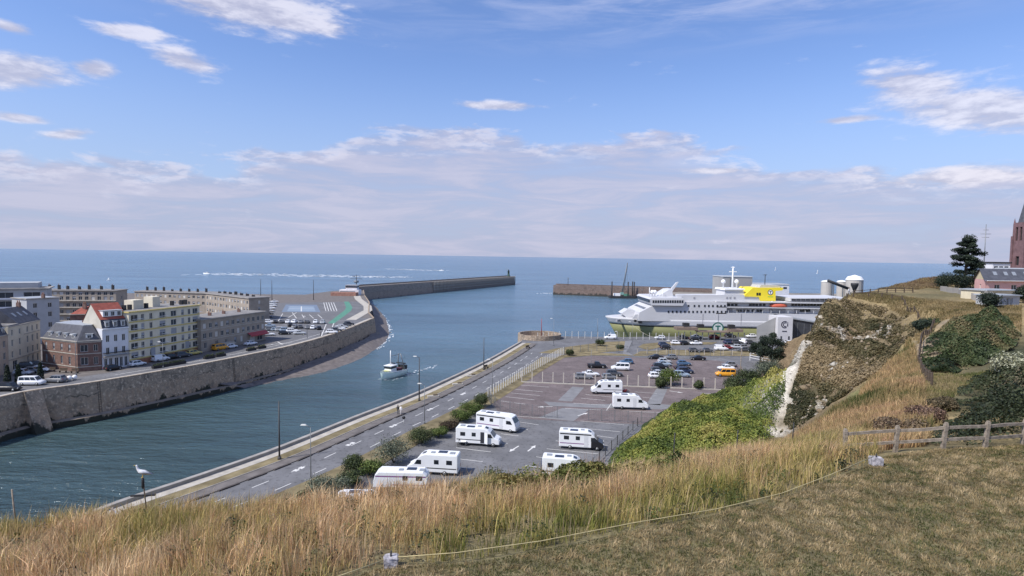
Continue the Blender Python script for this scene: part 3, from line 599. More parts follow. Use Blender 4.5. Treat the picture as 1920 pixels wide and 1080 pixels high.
nb_ = vnoise(gx + gy, H, 2.2, 12, 4)
wid = .55 + 1.6 * np.exp(-((H - 21.5) / 3.0) ** 2) + .6 * np.exp(-((H - 10.5) / 1.2) ** 2)
chalk = np.clip((wid * (nb_ * 2.2 - .25) - dcl) / .6, 0, 1)
band = np.zeros_like(gx)
for px_, py_, Y_, r_ in [(1578, 632, 107, 2.6), (1600, 645, 105, 2.4), (1650, 632, 104.5, 2.2), (1655, 652, 102, 1.6), (1575, 702, 97, 1.5), (1585, 695, 97, 1.2), (1515, 772, 91.5, 1.6), (1535, 757, 92, 1.4), (1460, 822, 90, 1.6)]:
    c_ = D(px_, py_, Y_); k_ = int(np.clip((c_.x - GX[0]) / .6, 0, len(GX) - 1)); l_ = int(np.clip((c_.y - GY[0]) / .6, 0, len(GY) - 1)); band = np.maximum(band, np.clip((1.15 - np.sqrt(((gx - c_.x) / r_) ** 2 + ((gy - c_.y) / r_) ** 2 + ((H - H[l_, k_]) / r_) ** 2) - (vnoise(gx * 1.3 + gy, H * 1.2, 1.6, 14, 3) - .5) * 2.2) / .3, 0, 1))
band = band * head
chalk = chalk * np.clip((steep - .75) / .5, 0, 1); chalk = np.clip(np.maximum(chalk, band * .42), 0, 1) * np.clip((vnoise(gx * 1.7 - gy, H * 1.6, 1.3, 15, 3) - .26) * 4.5, 0, 1); chalk = chalk[..., None]
CT = CT * (.75 + .5 * vnoise(gx, gy, 3.0, 21, 4)[..., None])
CT = CT * (1 - chalk) + np.array(C_CHALK) * (.35 + .7 * vnoise(gx * 2, H * 3, 1.5, 22, 3)[..., None]) * chalk
def hz(x, y):
    """ground height of the hill"""
    u = np.clip((np.asarray(x, float) - GX[0]) / .6, 0, len(GX) - 1.001); v = np.clip((np.asarray(y, float) - GY[0]) / .6, 0, len(GY) - 1.001)
    i = u.astype(int); j = v.astype(int); a = u - i; b = v - j
    return (H[j, i] * (1 - a) + H[j, i + 1] * a) * (1 - b) + (H[j + 1, i] * (1 - a) + H[j + 1, i + 1] * a) * b
def gnormal(x, y): return np.stack([hz(x - .5, y) - hz(x + .5, y), hz(x, y - .5) - hz(x, y + .5), np.ones_like(x)], 1)
nx_, ny_ = len(GX), len(GY)
I = np.arange(nx_ * ny_).reshape(ny_, nx_); quads = np.stack([I[:-1, :-1], I[:-1, 1:], I[1:, 1:], I[1:, :-1]], -1).reshape(-1, 4)
keep = (H.ravel()[quads].max(1) > 7.0); quads = quads[keep]
me = fast_mesh('hill', np.stack([fx, fy, H.ravel()], 1), np.full(len(quads), 4), quads.ravel(), CT.reshape(-1, 3), attr_mat('hill_soil', .95, .30, 1.2, bump=.8, bscale=2.5, fine=.35, fscale=9.0, spec=.1), True)
tag(place('hill', me), 'chalk and grass hill with gully and headland', None, None, 'structure')

# ------------------------------------------------------------------ vegetation (too many blades and leaves to count: stuff)
def blades(name, label, cat, x, y, h, w, cols, material, bend=.35, parent=None, z=None, flop=.0, sink=.05):
    n = len(x); z = hz(x, y) - sink if z is None else z
    a = RNG.uniform(0, 2 * PI, n); dx = np.cos(a); dy = np.sin(a); b = 2 * PI * 2.2 * vnoise(x, y, .9, 91, 2) + RNG.normal(0, .9, n); k = np.abs(RNG.normal(0, bend, n)) + flop + .55 * np.clip(vnoise(x, y, 1.1, 92, 2) - .5, 0, 1); lx = np.cos(b) * k + .06; ly = np.sin(b) * k
    base = np.stack([x, y, z], 1); side = np.stack([dx, dy, np.zeros(n)], 1) * w[:, None] / 2
    mid = base + np.stack([lx * h * .35, ly * h * .35, h * .6], 1); tip = base + np.stack([lx * h, ly * h, h * (1 - .25 * np.minimum(k, 1.5))], 1)
    V = np.empty((n, 5, 3)); V[:, 0] = base - side; V[:, 1] = base + side; V[:, 2] = mid + side * .75; V[:, 3] = mid - side * .75; V[:, 4] = tip
    idx = (np.arange(n)[:, None] * 5 + np.array([0, 1, 2, 3, 3, 2, 4])).ravel(); fn = np.tile([4, 3], n)
    c = np.repeat(cols, 5, 0)
    return tag(place(name, fast_mesh(name, V.reshape(-1, 3), fn, idx, c, material), parent), label, cat, None, 'stuff')
def pick(pal, n, noise_v=None, jit=.18):
    pal = np.array(pal)
    if noise_v is None: i = RNG.integers(0, len(pal), n)
    else: i = np.clip((noise_v * len(pal) + RNG.normal(0, .55, n)), 0, len(pal) - 1e-3).astype(int)
    return pal[i] * np.exp(RNG.normal(0, jit, (n, 1)))
blade_mat = attr_mat('grass_blade', .7, 0, trans=.38, spec=.15); leaf_mat = attr_mat('leaf', .6, 0, trans=.22, spec=.25)
def scatter(poly, n):
    xs = [p[0] for p in poly]; ys = [p[1] for p in poly]; X = []; Y = []; tot = 0
    while tot < n:
        x = RNG.uniform(min(xs), max(xs), n); y = RNG.uniform(min(ys), max(ys), n); ok = inpoly(x, y, poly); X.append(x[ok]); Y.append(y[ok]); tot += ok.sum()
    return np.concatenate(X)[:n], np.concatenate(Y)[:n]
ROPE = [(-4.2, 12.0), (-2.75, 13.2), (-.75, 13.4), (3.3, 15.0), (8.1, 17.2), (12.5, 20.0)]
TALL = ROPE + [(13.6, 21.6), (15.2, 23.2), (18, 27), (20, 35), (18, 40), (12, 34), (9, 31.5), (4.7, 28), (0, 26), (-5, 24), (-12, 23), (-19, 22.5), (-24, 20), (-20, 10), (-10, 6.5)]
x, y = scatter(TALL, 118000)
cl = vnoise(x, y, .8, 31, 3); big = .55 * vnoise(x, y, 3.4, 32, 2) + .45 * vnoise(x, y, .7, 33, 3); dr = np.array([min(1.0, .35 + .5 * d) for d in np.zeros(1)])
keep = RNG.random(len(x)) < np.clip((cl - .25) * 2.6, .12, 1); x, y, cl, big = x[keep], y[keep], cl[keep], big[keep]
def dist_line(x, y, L):
    d = np.full(len(x), 1e9)
    for a, b in zip(L, L[1:]):
        ax, ay = a; bx_, by_ = b; t = np.clip(((x - ax) * (bx_ - ax) + (y - ay) * (by_ - ay)) / ((bx_ - ax) ** 2 + (by_ - ay) ** 2), 0, 1); d = np.minimum(d, np.hypot(x - ax - t * (bx_ - ax), y - ay - t * (by_ - ay)))
    return d
BR2 = [(v.x, v.y) for v in [D(850, 900, 22.6), D(950, 890, 24), D(1150, 875, 25.8), D(1310, 850, 29.5), D(1320, 878, 26), D(1200, 918, 22.6), D(1050, 928, 21), D(900, 928, 20.6)]]
ok = ~inpoly(x, y, BR2) | (RNG.random(len(x)) < .30); x, y, cl, big = x[ok], y[ok], cl[ok], big[ok]
dl = dist_line(x, y, ROPE)
hgt = (np.clip(.22 + dl * .22, .2, .62) + .75 * (cl - .45)) * np.exp(RNG.normal(0, .22, len(x)))
mixv = np.clip(big * 1.25 - .03 + .06 * (x < -2) - .30 * np.exp(-((x - 2.5) / 5.5) ** 2) * np.exp(-((dl - 1) / 2.2) ** 2), 0, .999)
cols = pick([(.08, .10, .028), (.19, .19, .05), (.34, .28, .10), (.48, .36, .17), (.50, .33, .19), (.62, .47, .28)], len(x), mixv, .32) * (.70 + .72 * vnoise(x, y, .55, 34, 3))[:, None]
blades('tall_grass', 'tall straw-coloured dry grass on the brow of the hill', 'grass', x, y, np.clip(hgt, .15, 1.15), RNG.uniform(.011, .026, len(x)), cols, blade_mat)
# straw on the spur behind the rail fence
SPUR = [(v.x, v.y) for v in [D(1440, 850, 34), D(1470, 845, 40), D(1560, 762, 49), D(1620, 718, 58), D(1665, 685, 66), D(1705, 640, 78), D(1722, 690, 57), D(1735, 740, 42), D(1750, 800, 30)]] + [(17.2, 24), (15.2, 23.4)]
x, y = scatter(SPUR, 46000); big = vnoise(x, y, 3.2, 41, 3)
blades('spur_grass', 'dry reddish straw grass on the slope behind the rail fence', 'grass', x, y, RNG.uniform(.35, .95, len(x)), RNG.uniform(.02, .045, len(x)) * (1 + y / 70), pick([(.11, .12, .04), (.27, .21, .095), (.42, .30, .15), (.50, .34, .18), (.40, .25, .15)], len(x), np.clip(big * 1.3 - .1, 0, .999)), blade_mat)
# mown lawn
LAWN = [(-6, 9), (-4.2, 11.9), (-2.7, 13.1), (-.7, 13.3), (3.3, 14.9), (8.1, 17.1), (12.5, 19.9), (14.2, 21.6), (17, 22.6), (24, 22.6), (27, 18), (20, 9)]
x, y = scatter(LAWN, 190000); big = .35 * vnoise(x, y, 1.6, 51, 4) + .65 * vnoise(x, y, .26, 52, 3)
blades('lawn_grass', 'mown dry brownish lawn grass', 'grass', x, y, RNG.uniform(.04, .11, len(x)) * (.35 + 1.3 * big), RNG.uniform(.012, .024, len(x)), pick([(.08, .092, .03), (.16, .145, .058), (.27, .205, .10), (.38, .29, .155), (.46, .36, .21)], len(x), np.clip(big * 2.0 - .5, 0, .999)), blade_mat, .9, sink=.004)
def leaves(name, label, cat, x, y, z, nrm, size, cols, material=None, parent=None, kind='stuff', loc=None):
    n = len(x); material = material or leaf_mat
    nn = nrm + RNG.normal(0, .65, (n, 3)); nn /= np.linalg.norm(nn, axis=1)[:, None]; t = np.cross(nn, RNG.normal(0, 1, (n, 3))); t /= np.linalg.norm(t, axis=1)[:, None]; b = np.cross(nn, t)
    P = np.stack([x, y, z], 1); s = size[:, None] if np.ndim(size) else size
    V = np.empty((n, 4, 3)); V[:, 0] = P - t * s; V[:, 1] = P + b * s * .6; V[:, 2] = P + t * s; V[:, 3] = P - b * s * .6
    me = fast_mesh(name, V.reshape(-1, 3), np.full(n, 4), np.arange(n * 4), np.repeat(cols, 4, 0), material)
    o = place(name, me, parent, loc or (0, 0, 0))
    if parent is None: tag(o, label, cat, None, kind)
    return o
def cover(name, label, poly, n, hmin, hmax, lump, size, pal, seed, jit=.2):
    """leafy cover: lumpy canopy surface standing on the slope"""
    x, y = scatter(poly, n); l1 = vnoise(x, y, lump, seed, 3); top = hmin + (hmax - hmin) * np.clip((l1 - .28) * 2.0, 0, 1)
    inside = dist_line(x, y, list(poly) + [poly[0]]); rag = vnoise(x, y, lump * .9, seed + 5, 3); ok = RNG.random(n) < np.clip((inside / 2.4 + (rag - .40) * 3.0), 0.02, 1); x, y, l1, top, inside = x[ok], y[ok], l1[ok], top[ok], inside[ok]; n = len(x); top = top * np.clip(inside / 2.0, .2, 1)
    z = hz(x, y) + top * RNG.uniform(.55, 1.05, n) ** .5
    e = .4; g = np.stack([vnoise(x - e, y, lump, seed, 3) - vnoise(x + e, y, lump, seed, 3), vnoise(x, y - e, lump, seed, 3) - vnoise(x, y + e, lump, seed, 3)], 1) * (hmax - hmin) * 2
    nr = gnormal(x, y); nr[:, :2] += g; v2 = vnoise(x, y, lump * 1.8, seed + 1, 3)
    leaves(name, label, 'plants', x, y, z, nr, RNG.uniform(.6, 1.35, n) * size, pick(pal, n, np.clip(v2 * 1.5 - .25, 0, .999), jit))
IVYP = [(v.x, v.y) for v in [W(1170, 838, 8), W(1205, 806, 8), W(1243, 775, 8), W(1300, 755, 8), W(1350, 740, 8), D(1390, 735, 120), D(1445, 705, 113), D(1476, 690, 106), D(1471, 745, 96.5), D(1455, 800, 91.5), D(1450, 830, 88)]] + [(34, 76), (22, 66), (10, 72), (14, 86)]
cover('bank_ivy', 'bright green ivy and bramble covering the bank above the car park', IVYP, 80000, .15, 1.9, 2.6, .17, [(.055, .08, .02), (.10, .135, .028), (.165, .195, .04), (.24, .25, .055), (.31, .28, .08)], 61, .16)
BR1 = [(-4, 23.6), (0, 25), (5, 27.2), (9.5, 30.6), (11, 36), (6, 35), (-1, 30.5), (-5, 27)]
cover('brow_bramble', 'mixed bramble and nettle along the top of the brow', BR1, 22000, .3, 1.35, 1.6, .075, [(.03, .042, .014), (.06, .085, .022), (.10, .125, .035), (.17, .16, .055), (.26, .20, .09)], 63)
DK1 = [(v.x, v.y) for v in [D(1722, 690, 58), D(1735, 640, 66), D(1760, 615, 74), D(1800, 598, 82), D(1890, 600, 80), D(1915, 630, 68), D(1900, 660, 60), D(1830, 690, 54), D(1790, 700, 51), D(1745, 700, 53)]]
cover('gully_bramble', 'dark green bramble thicket on the slope below the pink house', DK1, 70000, .15, 2.3, 2.0, .12, [(.022, .034, .015), (.038, .056, .022), (.058, .08, .03), (.09, .10, .042), (.15, .125, .06)], 65)
DK2 = [(17.6, 23.6), (19.5, 27), (25.5, 33.5), D(1795, 735, 41).to_2d(), D(1815, 705, 46).to_2d(), D(1870, 690, 50).to_2d(), D(1960, 670, 52).to_2d(), (50, 40), (34, 25.5), (24, 23.4)]
DK2 = [(p[0], p[1]) for p in DK2]
cover('fence_bramble', 'dark bramble and ivy thicket behind the rail fence', DK2, 90000, .2, 2.3, 1.6, .075, [(.020, .028, .014), (.034, .045, .02), (.055, .067, .03), (.085, .088, .045), (.14, .115, .07)], 67)
# low scrub on the headland face
HEADP = [(v[0], v[1]) for v in [D(1462, 815, 91), D(1482, 740, 97), D(1503, 680, 102), D(1512, 622, 109), (54.5, 112.5), (60, 119.5), (66, 126), (70, 125.5), D(1545, 566, 115), D(1600, 566, 115), D(1660, 570, 110), D(1718, 588, 96), D(1740, 615, 88), D(1700, 645, 82), D(1640, 715, 86), D(1560, 760, 89)]]
x, y = scatter(HEADP, 85000); zz = hz(x, y); kk = vnoise(x + zz * .6, y + zz * .4, 2.2, 71, 4); cu = np.clip((x - GX[0]) / .6, 0, nx_ - 2).astype(int); cv = np.clip((y - GY[0]) / .6, 0, ny_ - 2).astype(int)
ok = (kk > .38) & (chalk[cv, cu, 0] < .35); ok &= ~((vnoise(x, zz, 3.4, 72, 3) > .62) & (x > 58) & (x < 74))
x, y, zz, kk = x[ok], y[ok], zz[ok], kk[ok]
leaves('headland_scrub', 'patchy brown and green scrub clinging to the headland face', 'plants', x, y, zz + RNG.uniform(0, .9, len(x)) * (kk - .3) * 2.2, gnormal(x, y), RNG.uniform(.10, .24, len(x)), pick([(.035, .038, .017), (.07, .066, .029), (.115, .095, .045), (.18, .14, .072), (.27, .205, .115)], len(x), vnoise(x, zz, 5, 73, 3) * 1.4 - .2))
TOPP = [(v.x, v.y) for v in [D(1543, 568, 114), D(1600, 560, 116.5), D(1660, 565, 111), D(1722, 583, 97), D(1764, 604, 86), D(1800, 592, 86), D(1900, 588, 82), D(1900, 572, 95), D(1800, 568, 100), D(1760, 562, 104), D(1700, 558, 113), D(1640, 550, 124), D(1560, 549, 124)]]
x, y = scatter(TOPP, 30000)
blades('headland_grass', 'pale dry grass along the top of the headland', 'grass', x, y, RNG.uniform(.2, .6, len(x)), RNG.uniform(.05, .09, len(x)), pick([(.14, .125, .05), (.23, .18, .085), (.31, .235, .12), (.36, .28, .15)], len(x), vnoise(x, y, 6, 81, 3) * 1.4 - .2), blade_mat)
MOUND = [(v.x, v.y) for v in [D(1645, 541, 142), D(1680, 533, 146), D(1720, 524, 150), D(1757, 521, 153), D(1760, 540, 136), D(1700, 541, 134)]]
x, y = scatter(MOUND, 9000)
blades('mound_grass', 'dry grass on the mound beyond the headland fence', 'grass', x, y, RNG.uniform(.3, .7, len(x)), RNG.uniform(.07, .12, len(x)), pick([(.12, .10, .05), (.22, .17, .085), (.30, .22, .12), (.19, .13, .08)], len(x), vnoise(x, y, 6, 83, 3) * 1.4 - .2), blade_mat)

GAP = [(v.x, v.y) for v in [D(1735, 740, 42), D(1722, 690, 57), D(1745, 702, 52), D(1800, 702, 50), D(1870, 688, 51), D(1960, 660, 54), D(1960, 700, 46), D(1820, 720, 44), D(1790, 740, 40), D(1760, 800, 31)]]
x, y = scatter(GAP, 16000)
blades('gully_grass', 'thin pale green and straw grass between the two bramble thickets', 'grass', x, y, RNG.uniform(.12, .4, len(x)), RNG.uniform(.025, .05, len(x)), pick([(.09, .11, .035), (.17, .17, .06), (.26, .22, .10), (.33, .26, .14)], len(x), vnoise(x, y, 3, 85, 3) * 1.4 - .2), blade_mat)
EAST = [(v.x, v.y) for v in [D(1800, 596, 83), D(1765, 604, 86), D(1745, 625, 74), D(1725, 655, 66), D(1712, 640, 76), D(1730, 600, 90), D(1790, 582, 95), D(1915, 582, 95), D(1915, 625, 70), D(1890, 602, 80)]]
x, y = scatter(EAST, 14000)
blades('slope_grass', 'straw grass on the slope between the headland lip and the bramble', 'grass', x, y, RNG.uniform(.2, .6, len(x)), RNG.uniform(.04, .08, len(x)), pick([(.13, .12, .05), (.25, .19, .09), (.36, .27, .14), (.42, .31, .17)], len(x), vnoise(x, y, 5, 86, 3) * 1.4 - .2), blade_mat)

BR2 = [(v.x, v.y) for v in [D(850, 900, 22.6), D(950, 890, 24), D(1150, 875, 25.8), D(1310, 850, 29.5), D(1320, 878, 26), D(1200, 918, 22.6), D(1050, 928, 21), D(900, 928, 20.6)]]
cover('slope_bramble', 'leafy green bramble patch among the straw below the crest', BR2, 36000, .6, 1.7, 1.2, .06, [(.035, .05, .016), (.07, .095, .026), (.12, .14, .036), (.19, .185, .055), (.28, .23, .09)], 87)
cx_, cy_ = scatter(TALL, 420); k = RNG.integers(0, 420, 26000); rr = RNG.uniform(.12, .42, 420)[k]; d_ = RNG.normal(0, 1, (26000, 3)); d_ /= np.linalg.norm(d_, axis=1)[:, None]; x = cx_[k] + d_[:, 0] * rr; y = cy_[k] + d_[:, 1] * rr; wp = np.array([(.028, .034, .016), (.05, .065, .022), (.085, .10, .03), (.13, .115, .055), (.20, .15, .085)])[RNG.integers(0, 5, 420)][k]
ok = inpoly(x, y, TALL); leaves('brow_weeds', 'dark green and rusty weeds scattered through the tall grass', 'plants', x[ok], y[ok], hz(x[ok], y[ok]) + .08 + np.abs(d_[ok, 2]) * rr[ok] * 1.3, d_[ok], RNG.uniform(.025, .055, ok.sum()), wp[ok] * np.exp(RNG.normal(0, .2, (ok.sum(), 1))))
x, y = scatter(TALL, 5200); kp = vnoise(x, y, 2.2, 95, 3) > .48; x, y = x[kp], y[kp]
blades('seed_stalks', 'thin pale seed stalks rising above the tall grass', 'grass', x, y, RNG.uniform(.7, 1.2, len(x)), RNG.uniform(.010, .016, len(x)), pick([(.52, .40, .22), (.60, .44, .26), (.42, .30, .16)], len(x)), blade_mat, .2)

def shards(name, label, x, y, z, size, cols):
    """broken rock: squashed, tilted octahedra"""
    n = len(x); base = np.array([(1, 0, 0), (-1, 0, 0), (0, 1, 0), (0, -1, 0), (0, 0, 1), (0, 0, -1)], float); V = base[None] * RNG.uniform(.45, 1.25, (n, 6, 1)); a = RNG.uniform(0, 2 * PI, n); c, s_ = np.cos(a), np.sin(a); X = V[..., 0] * c[:, None] - V[..., 1] * s_[:, None]; Y = V[..., 0] * s_[:, None] + V[..., 1] * c[:, None]; Z = V[..., 2] * .8 + X * RNG.normal(0, .3, (n, 1)); P = np.stack([X, Y, Z], -1) * size[:, None, None] + np.stack([x, y, z], 1)[:, None]
    f = np.array([0, 2, 4, 2, 1, 4, 1, 3, 4, 3, 0, 4, 2, 0, 5, 1, 2, 5, 3, 1, 5, 0, 3, 5]); idx = (np.arange(n)[:, None] * 6 + f).ravel(); return tag(place(name, fast_mesh(name, P.reshape(-1, 3), np.full(n * 8, 3), idx, np.repeat(cols, 6, 0), attr_mat(name + '_stone', .95, .2, 3.0, bump=.5, bscale=6, spec=.1))), label, 'rock', None, 'stuff')
x = RNG.uniform(40, 80, 200000); y = RNG.uniform(86, 116, 200000); cu = np.clip((x - GX[0]) / .6, 0, nx_ - 2).astype(int); cv = np.clip((y - GY[0]) / .6, 0, ny_ - 2).astype(int); ok = (chalk[cv, cu, 0] > .35) & (RNG.random(len(x)) < .35); x, y = x[ok][:1600], y[ok][:1600]
shards('chalk_rubble', 'broken pale chalk rock along the edge of the headland', x, y, hz(x, y) - .05, RNG.gamma(1.6, .07, len(x)) + .05, np.array(C_CHALK) * RNG.uniform(.30, .85, (len(x), 1)))
x, y = scatter(HEADP, 2600); shards('face_rubble', 'brown broken rock showing through the headland scrub', x, y, hz(x, y) + .05, RNG.gamma(2.0, .08, len(x)) + .06, pick([(.08, .065, .04), (.12, .095, .06), (.18, .14, .09), (.26, .21, .15)], len(x)))

FOOTP = [(47.5, 103), (52, 108), (55.5, 113), (60.5, 119.5), (67, 126.5), (78, 136), (74, 142), (62, 134), (54, 124), (48, 112)]
cover('foot_scrub', 'mixed green and straw scrub on the bank at the foot of the chalk', FOOTP, 16000, .2, 1.6, 2.4, .17, [(.035, .055, .02), (.06, .085, .028), (.10, .115, .04), (.17, .15, .06), (.24, .19, .09)], 101)
# ================================================================== vehicles
glass = mat('car_glass', (.018, .022, .028), .12, .1, 1, spec=.6)
tyre = mat('tyre_rubber', (.018, .018, .018), .85, .2, 4); rimm = mat('wheel_rim', (.32, .33, .34), .4, .1, 4, metal=.5)
lamp_w = mat('headlamp_lens', (.65, .66, .66), .25, .05, 3); lamp_r = mat('tail_lens', (.30, .02, .02), .3, .1, 3)
PAINTS = {'white': (.74, .75, .76), 'silver': (.42, .44, .46), 'grey': (.17, .175, .185), 'dark grey': (.065, .068, .075), 'black': (.015, .015, .018), 'navy': (.03, .045, .09), 'blue': (.06, .12, .21), 'red': (.26, .03, .03), 'orange': (.72, .33, .03), 'yellow': (.55, .45, .14), 'pale blue': (.27, .34, .42), 'cream': (.58, .53, .43), 'green': (.06, .10, .07)}
def car_paint(c): return mat('paint_' + c.replace(' ', '_'), PAINTS[c], .28, .03, 1, spec=.5)
KINDS = {  # length, width, height, belt, cabin base rear/front, roof rear/front (from the middle, + is forward), nose height
    'hatchback': (3.95, 1.74, 1.46, .90, -1.86, .95, -1.45, .30, .66), 'saloon': (4.5, 1.78, 1.43, .90, -1.45, 1.0, -.75, .25, .64), 'estate': (4.5, 1.78, 1.48, .90, -2.12, .98, -1.75, .28, .64),
    'suv': (4.4, 1.84, 1.66, 1.02, -2.02, 1.05, -1.65, .42, .80), 'van': (4.4, 1.83, 1.84, 1.08, -2.10, 1.25, -2.02, .62, .80), 'minibus': (4.95, 1.93, 1.95, 1.10, -2.38, 1.65, -2.30, .95, .85), 'pickup': (5.2, 1.85, 1.78, 1.02, -.75, 1.25, -.55, .55, .86)}
def quadpanel(mb, q, u0, u1, v0, v1, off, mi=0):
    """panel lying just proud of a quad (a,b,c,d)"""
    a, b, c, d = [Vector(p) for p in q]; n = (b - a).cross(d - a).normalized() * off
    P = lambda u, v: (a * (1 - u) + b * u) * (1 - v) + (d * (1 - u) + c * u) * v + n
    mb.face([P(u0, v0), P(u1, v0), P(u1, v1), P(u0, v1)], mi)
CARM = {}
def car_meshes(kind, colour):
    key = (kind, colour)
    if key in CARM: return CARM[key]
    L, w, H, belt, cr, cf, rr, rf, nose = KINDS[kind]; h = L / 2; pm = car_paint(colour); m = MB()
    st = [(-h, .42, .70, .86), (-h + .10, .26, belt * .93, .94), (-h + .45, .22, belt, 1.0), (cr + .5, .20, belt, 1.0), (0, .20, belt - .01, 1.0), (cf - .2, .20, belt - .03, 1.0), (h - .55, .22, nose + .14, .98), (h - .16, .26, nose, .92), (h, .38, nose - .16, .80)]
    if kind == 'pickup': st = [(-h, .42, .95, .95)] + st[1:]
    rings = []
    for x, zb, zt, k in st:
        y = w / 2 * k; rings.append([(x, -y * .90, zb), (x, -y, zb + .16), (x, -y, zt - .14), (x, -y * .90, zt), (x, y * .90, zt), (x, y, zt - .14), (x, y, zb + .16), (x, y * .90, zb)])
    m.loft([r[::-1] for r in rings], 0, True)
    b0 = belt - .06; y0 = w * .45; y1 = w * .355
    base = [(cr, -y0, b0), (cf, -y0, b0), (cf, y0, b0), (cr, y0, b0)]; top = [(rr, -y1, H - .05), (rf, -y1, H - .05), (rf, y1, H - .05), (rr, y1, H - .05)]
    crown = [(rr + .18, -y1 + .12, H), (rf - .22, -y1 + .12, H), (rf - .22, y1 - .12, H), (rr + .18, y1 - .12, H)]
    m.loft([base, top, crown], 0, False)
    body = m.mesh('body', pm); out = {'body': body}
    Q = {'right': [base[0], base[1], top[1], top[0]], 'left': [base[2], base[3], top[3], top[2]], 'front': [base[1], base[2], top[2], top[1]], 'rear': [base[3], base[0], top[0], top[3]]}
    def panel(name, q, spans, v0=.16, v1=.92, mt=glass):
        k = MB()
        for a, b in spans: quadpanel(k, Q[q], a, b, v0, v1, .012)
        out[name] = k.mesh(name, mt)
    sp = {'van': [(.72, .95)], 'minibus': [(.05, .34), (.37, .66), (.69, .95)], 'pickup': [(.08, .47), (.52, .92)], 'suv': [(.07, .28), (.32, .60), (.64, .93)]}.get(kind, [(.10, .46), (.51, .91)])
    panel('side_window', 'right', sp); panel('side_window_l', 'left', [(1 - b, 1 - a) for a, b in sp]); panel('windscreen', 'front', [(.06, .94)]); panel('rear_window', 'rear', [(.10, .90)], .35, .92)
    k = MB()
    r = .36 if kind in ('suv', 'pickup', 'minibus', 'van') else .31
    k.lathe([(r * .55, -.10), (r * .95, -.11), (r, -.06), (r, .06), (r * .95, .11), (r * .62, .11)], n=12); k.lathe([(.01, .10), (r * .62, .112), (r * .62, .118), (.01, .108)], n=10, mi=1)
    out['wheel'] = k.mesh('wheel', [tyre, rimm]); out['r'] = r
    k = MB(); k.box((0, 0, 0), (.16, .34, .13)); out['headlight'] = k.mesh('headlight', lamp_w)
    k = MB(); k.box((0, 0, 0), (.08, .22, .18)); out['tail_light'] = k.mesh('tail_light', lamp_r)
    if kind == 'pickup':
        k = MB(); k.box((-h + .95, 0, belt + .03), (1.75, w * .84, .05)); out['bed_cover'] = k.mesh('bed_cover', dark)
    CARM[key] = out; return out
def add_car(kind, colour, label, px, py, rz, group, z=QZ, cat='car', lights=True, pos=None):
    p = pos if pos is not None else W(px, py, z); ms = car_meshes(kind, colour); L, w = KINDS[kind][:2]; nose = KINDS[kind][8]; belt = KINDS[kind][3]
    nm = {'van': 'parked_van', 'minibus': 'parked_van', 'pickup': 'pickup_truck'}.get(kind, 'parked_car')
    t = thing(nm, label, cat, (p.x, p.y, z + .06), rz, group); place('body', ms['body'], t)
    place('side_window', ms['side_window'], t); place('side_window', ms['side_window_l'], t); place('windscreen', ms['windscreen'], t); place('rear_window', ms['rear_window'], t)
    if 'bed_cover' in ms: place('bed_cover', ms['bed_cover'], t)
    r = ms['r']
    for sx in (-1, 1):
        for sy in (-1, 1): place('wheel', ms['wheel'], t, (sx * L * .305 + .03, sy * (w / 2 - .09), r - .02), (-sy * PI / 2, 0, 0))
    if lights:
        for sy in (-1, 1):
            place('headlight', ms['headlight'], t, (L / 2 - .10, sy * w * .33, nose - .13)); place('tail_light', ms['tail_light'], t, (-L / 2 + .03, sy * w * .36, belt * .85))
    return t
def phead(px, py, qx, qy, z=QZ):
    a = W(px, py, z); b = W(qx, qy, z); return math.atan2(b.y - a.y, b.x - a.x)
g = 'cars parked in the fenced car park'
R0 = -.05; RP = PI - .05
for kind, colour, label, px, py, rz in [
    ('pickup', 'black', 'black pickup truck beside the white minibus in the fenced car park', 1119, 690, R0), ('minibus', 'white', 'white minibus between the black pickup and the dark blue car', 1163, 694, RP), ('hatchback', 'blue', 'dark blue car behind the white minibus in the fenced car park', 1174, 682, RP),
    ('saloon', 'white', 'white saloon half hidden behind the grey car near the fence posts', 1107, 705, R0), ('estate', 'grey', 'grey estate car in front of the white saloon near the fence posts', 1094, 710.5, R0),
    ('suv', 'dark grey', 'dark grey car behind the silver-grey hatchback above the motorhome roof', 1151, 705.5, R0), ('hatchback', 'grey', 'silver-grey hatchback just above the roof of the upper motorhome', 1142, 711.5, R0),
    ('saloon', 'black', 'black saloon at the far end of the long middle row', 1229, 673, RP), ('hatchback', 'grey', 'grey hatchback beside the black saloon along the back fence', 1257, 673.5, RP), ('hatchback', 'silver', 'silver car second from the back in the long middle row', 1246, 681, R0), ('saloon', 'pale blue', 'pale blue car third from the back in the long middle row', 1244, 686, R0),
    ('suv', 'black', 'black car fourth from the back in the long middle row', 1238, 692, R0), ('hatchback', 'dark grey', 'dark grey car fifth from the back in the long middle row', 1233, 698.5, R0), ('saloon', 'silver', 'silver saloon behind the front white car of the middle row', 1235, 704, R0), ('hatchback', 'white', 'white hatchback at the front of the long middle row', 1230, 709, R0),
    ('hatchback', 'blue', 'blue hatchback at the back of the short row beside the leafy shrub', 1282, 685, R0), ('saloon', 'black', 'black saloon second in the short row beside the leafy shrub', 1279, 693, R0), ('suv', 'navy', 'navy car third in the short row, behind the pale blue suv', 1284, 700, R0), ('suv', 'pale blue', 'pale blue suv at the front of the short row beside the shrub', 1277, 707, R0),
    ('saloon', 'black', 'black saloon alone along the back fence near the path', 1308, 675, RP), ('hatchback', 'grey', 'grey car behind the white one beside the orange van', 1367, 687.5, RP), ('saloon', 'white', 'white saloon just behind the orange van', 1361, 693.5, RP), ('minibus', 'orange', 'orange van with dark windows near the bushes', 1360, 705.5, RP)]:
    add_car(kind, colour, label, px, py, rz + RNG.normal() * .05, g, cat='van' if kind == 'minibus' else 'pickup' if kind == 'pickup' else 'car')
g = 'cars by the ferry terminal'
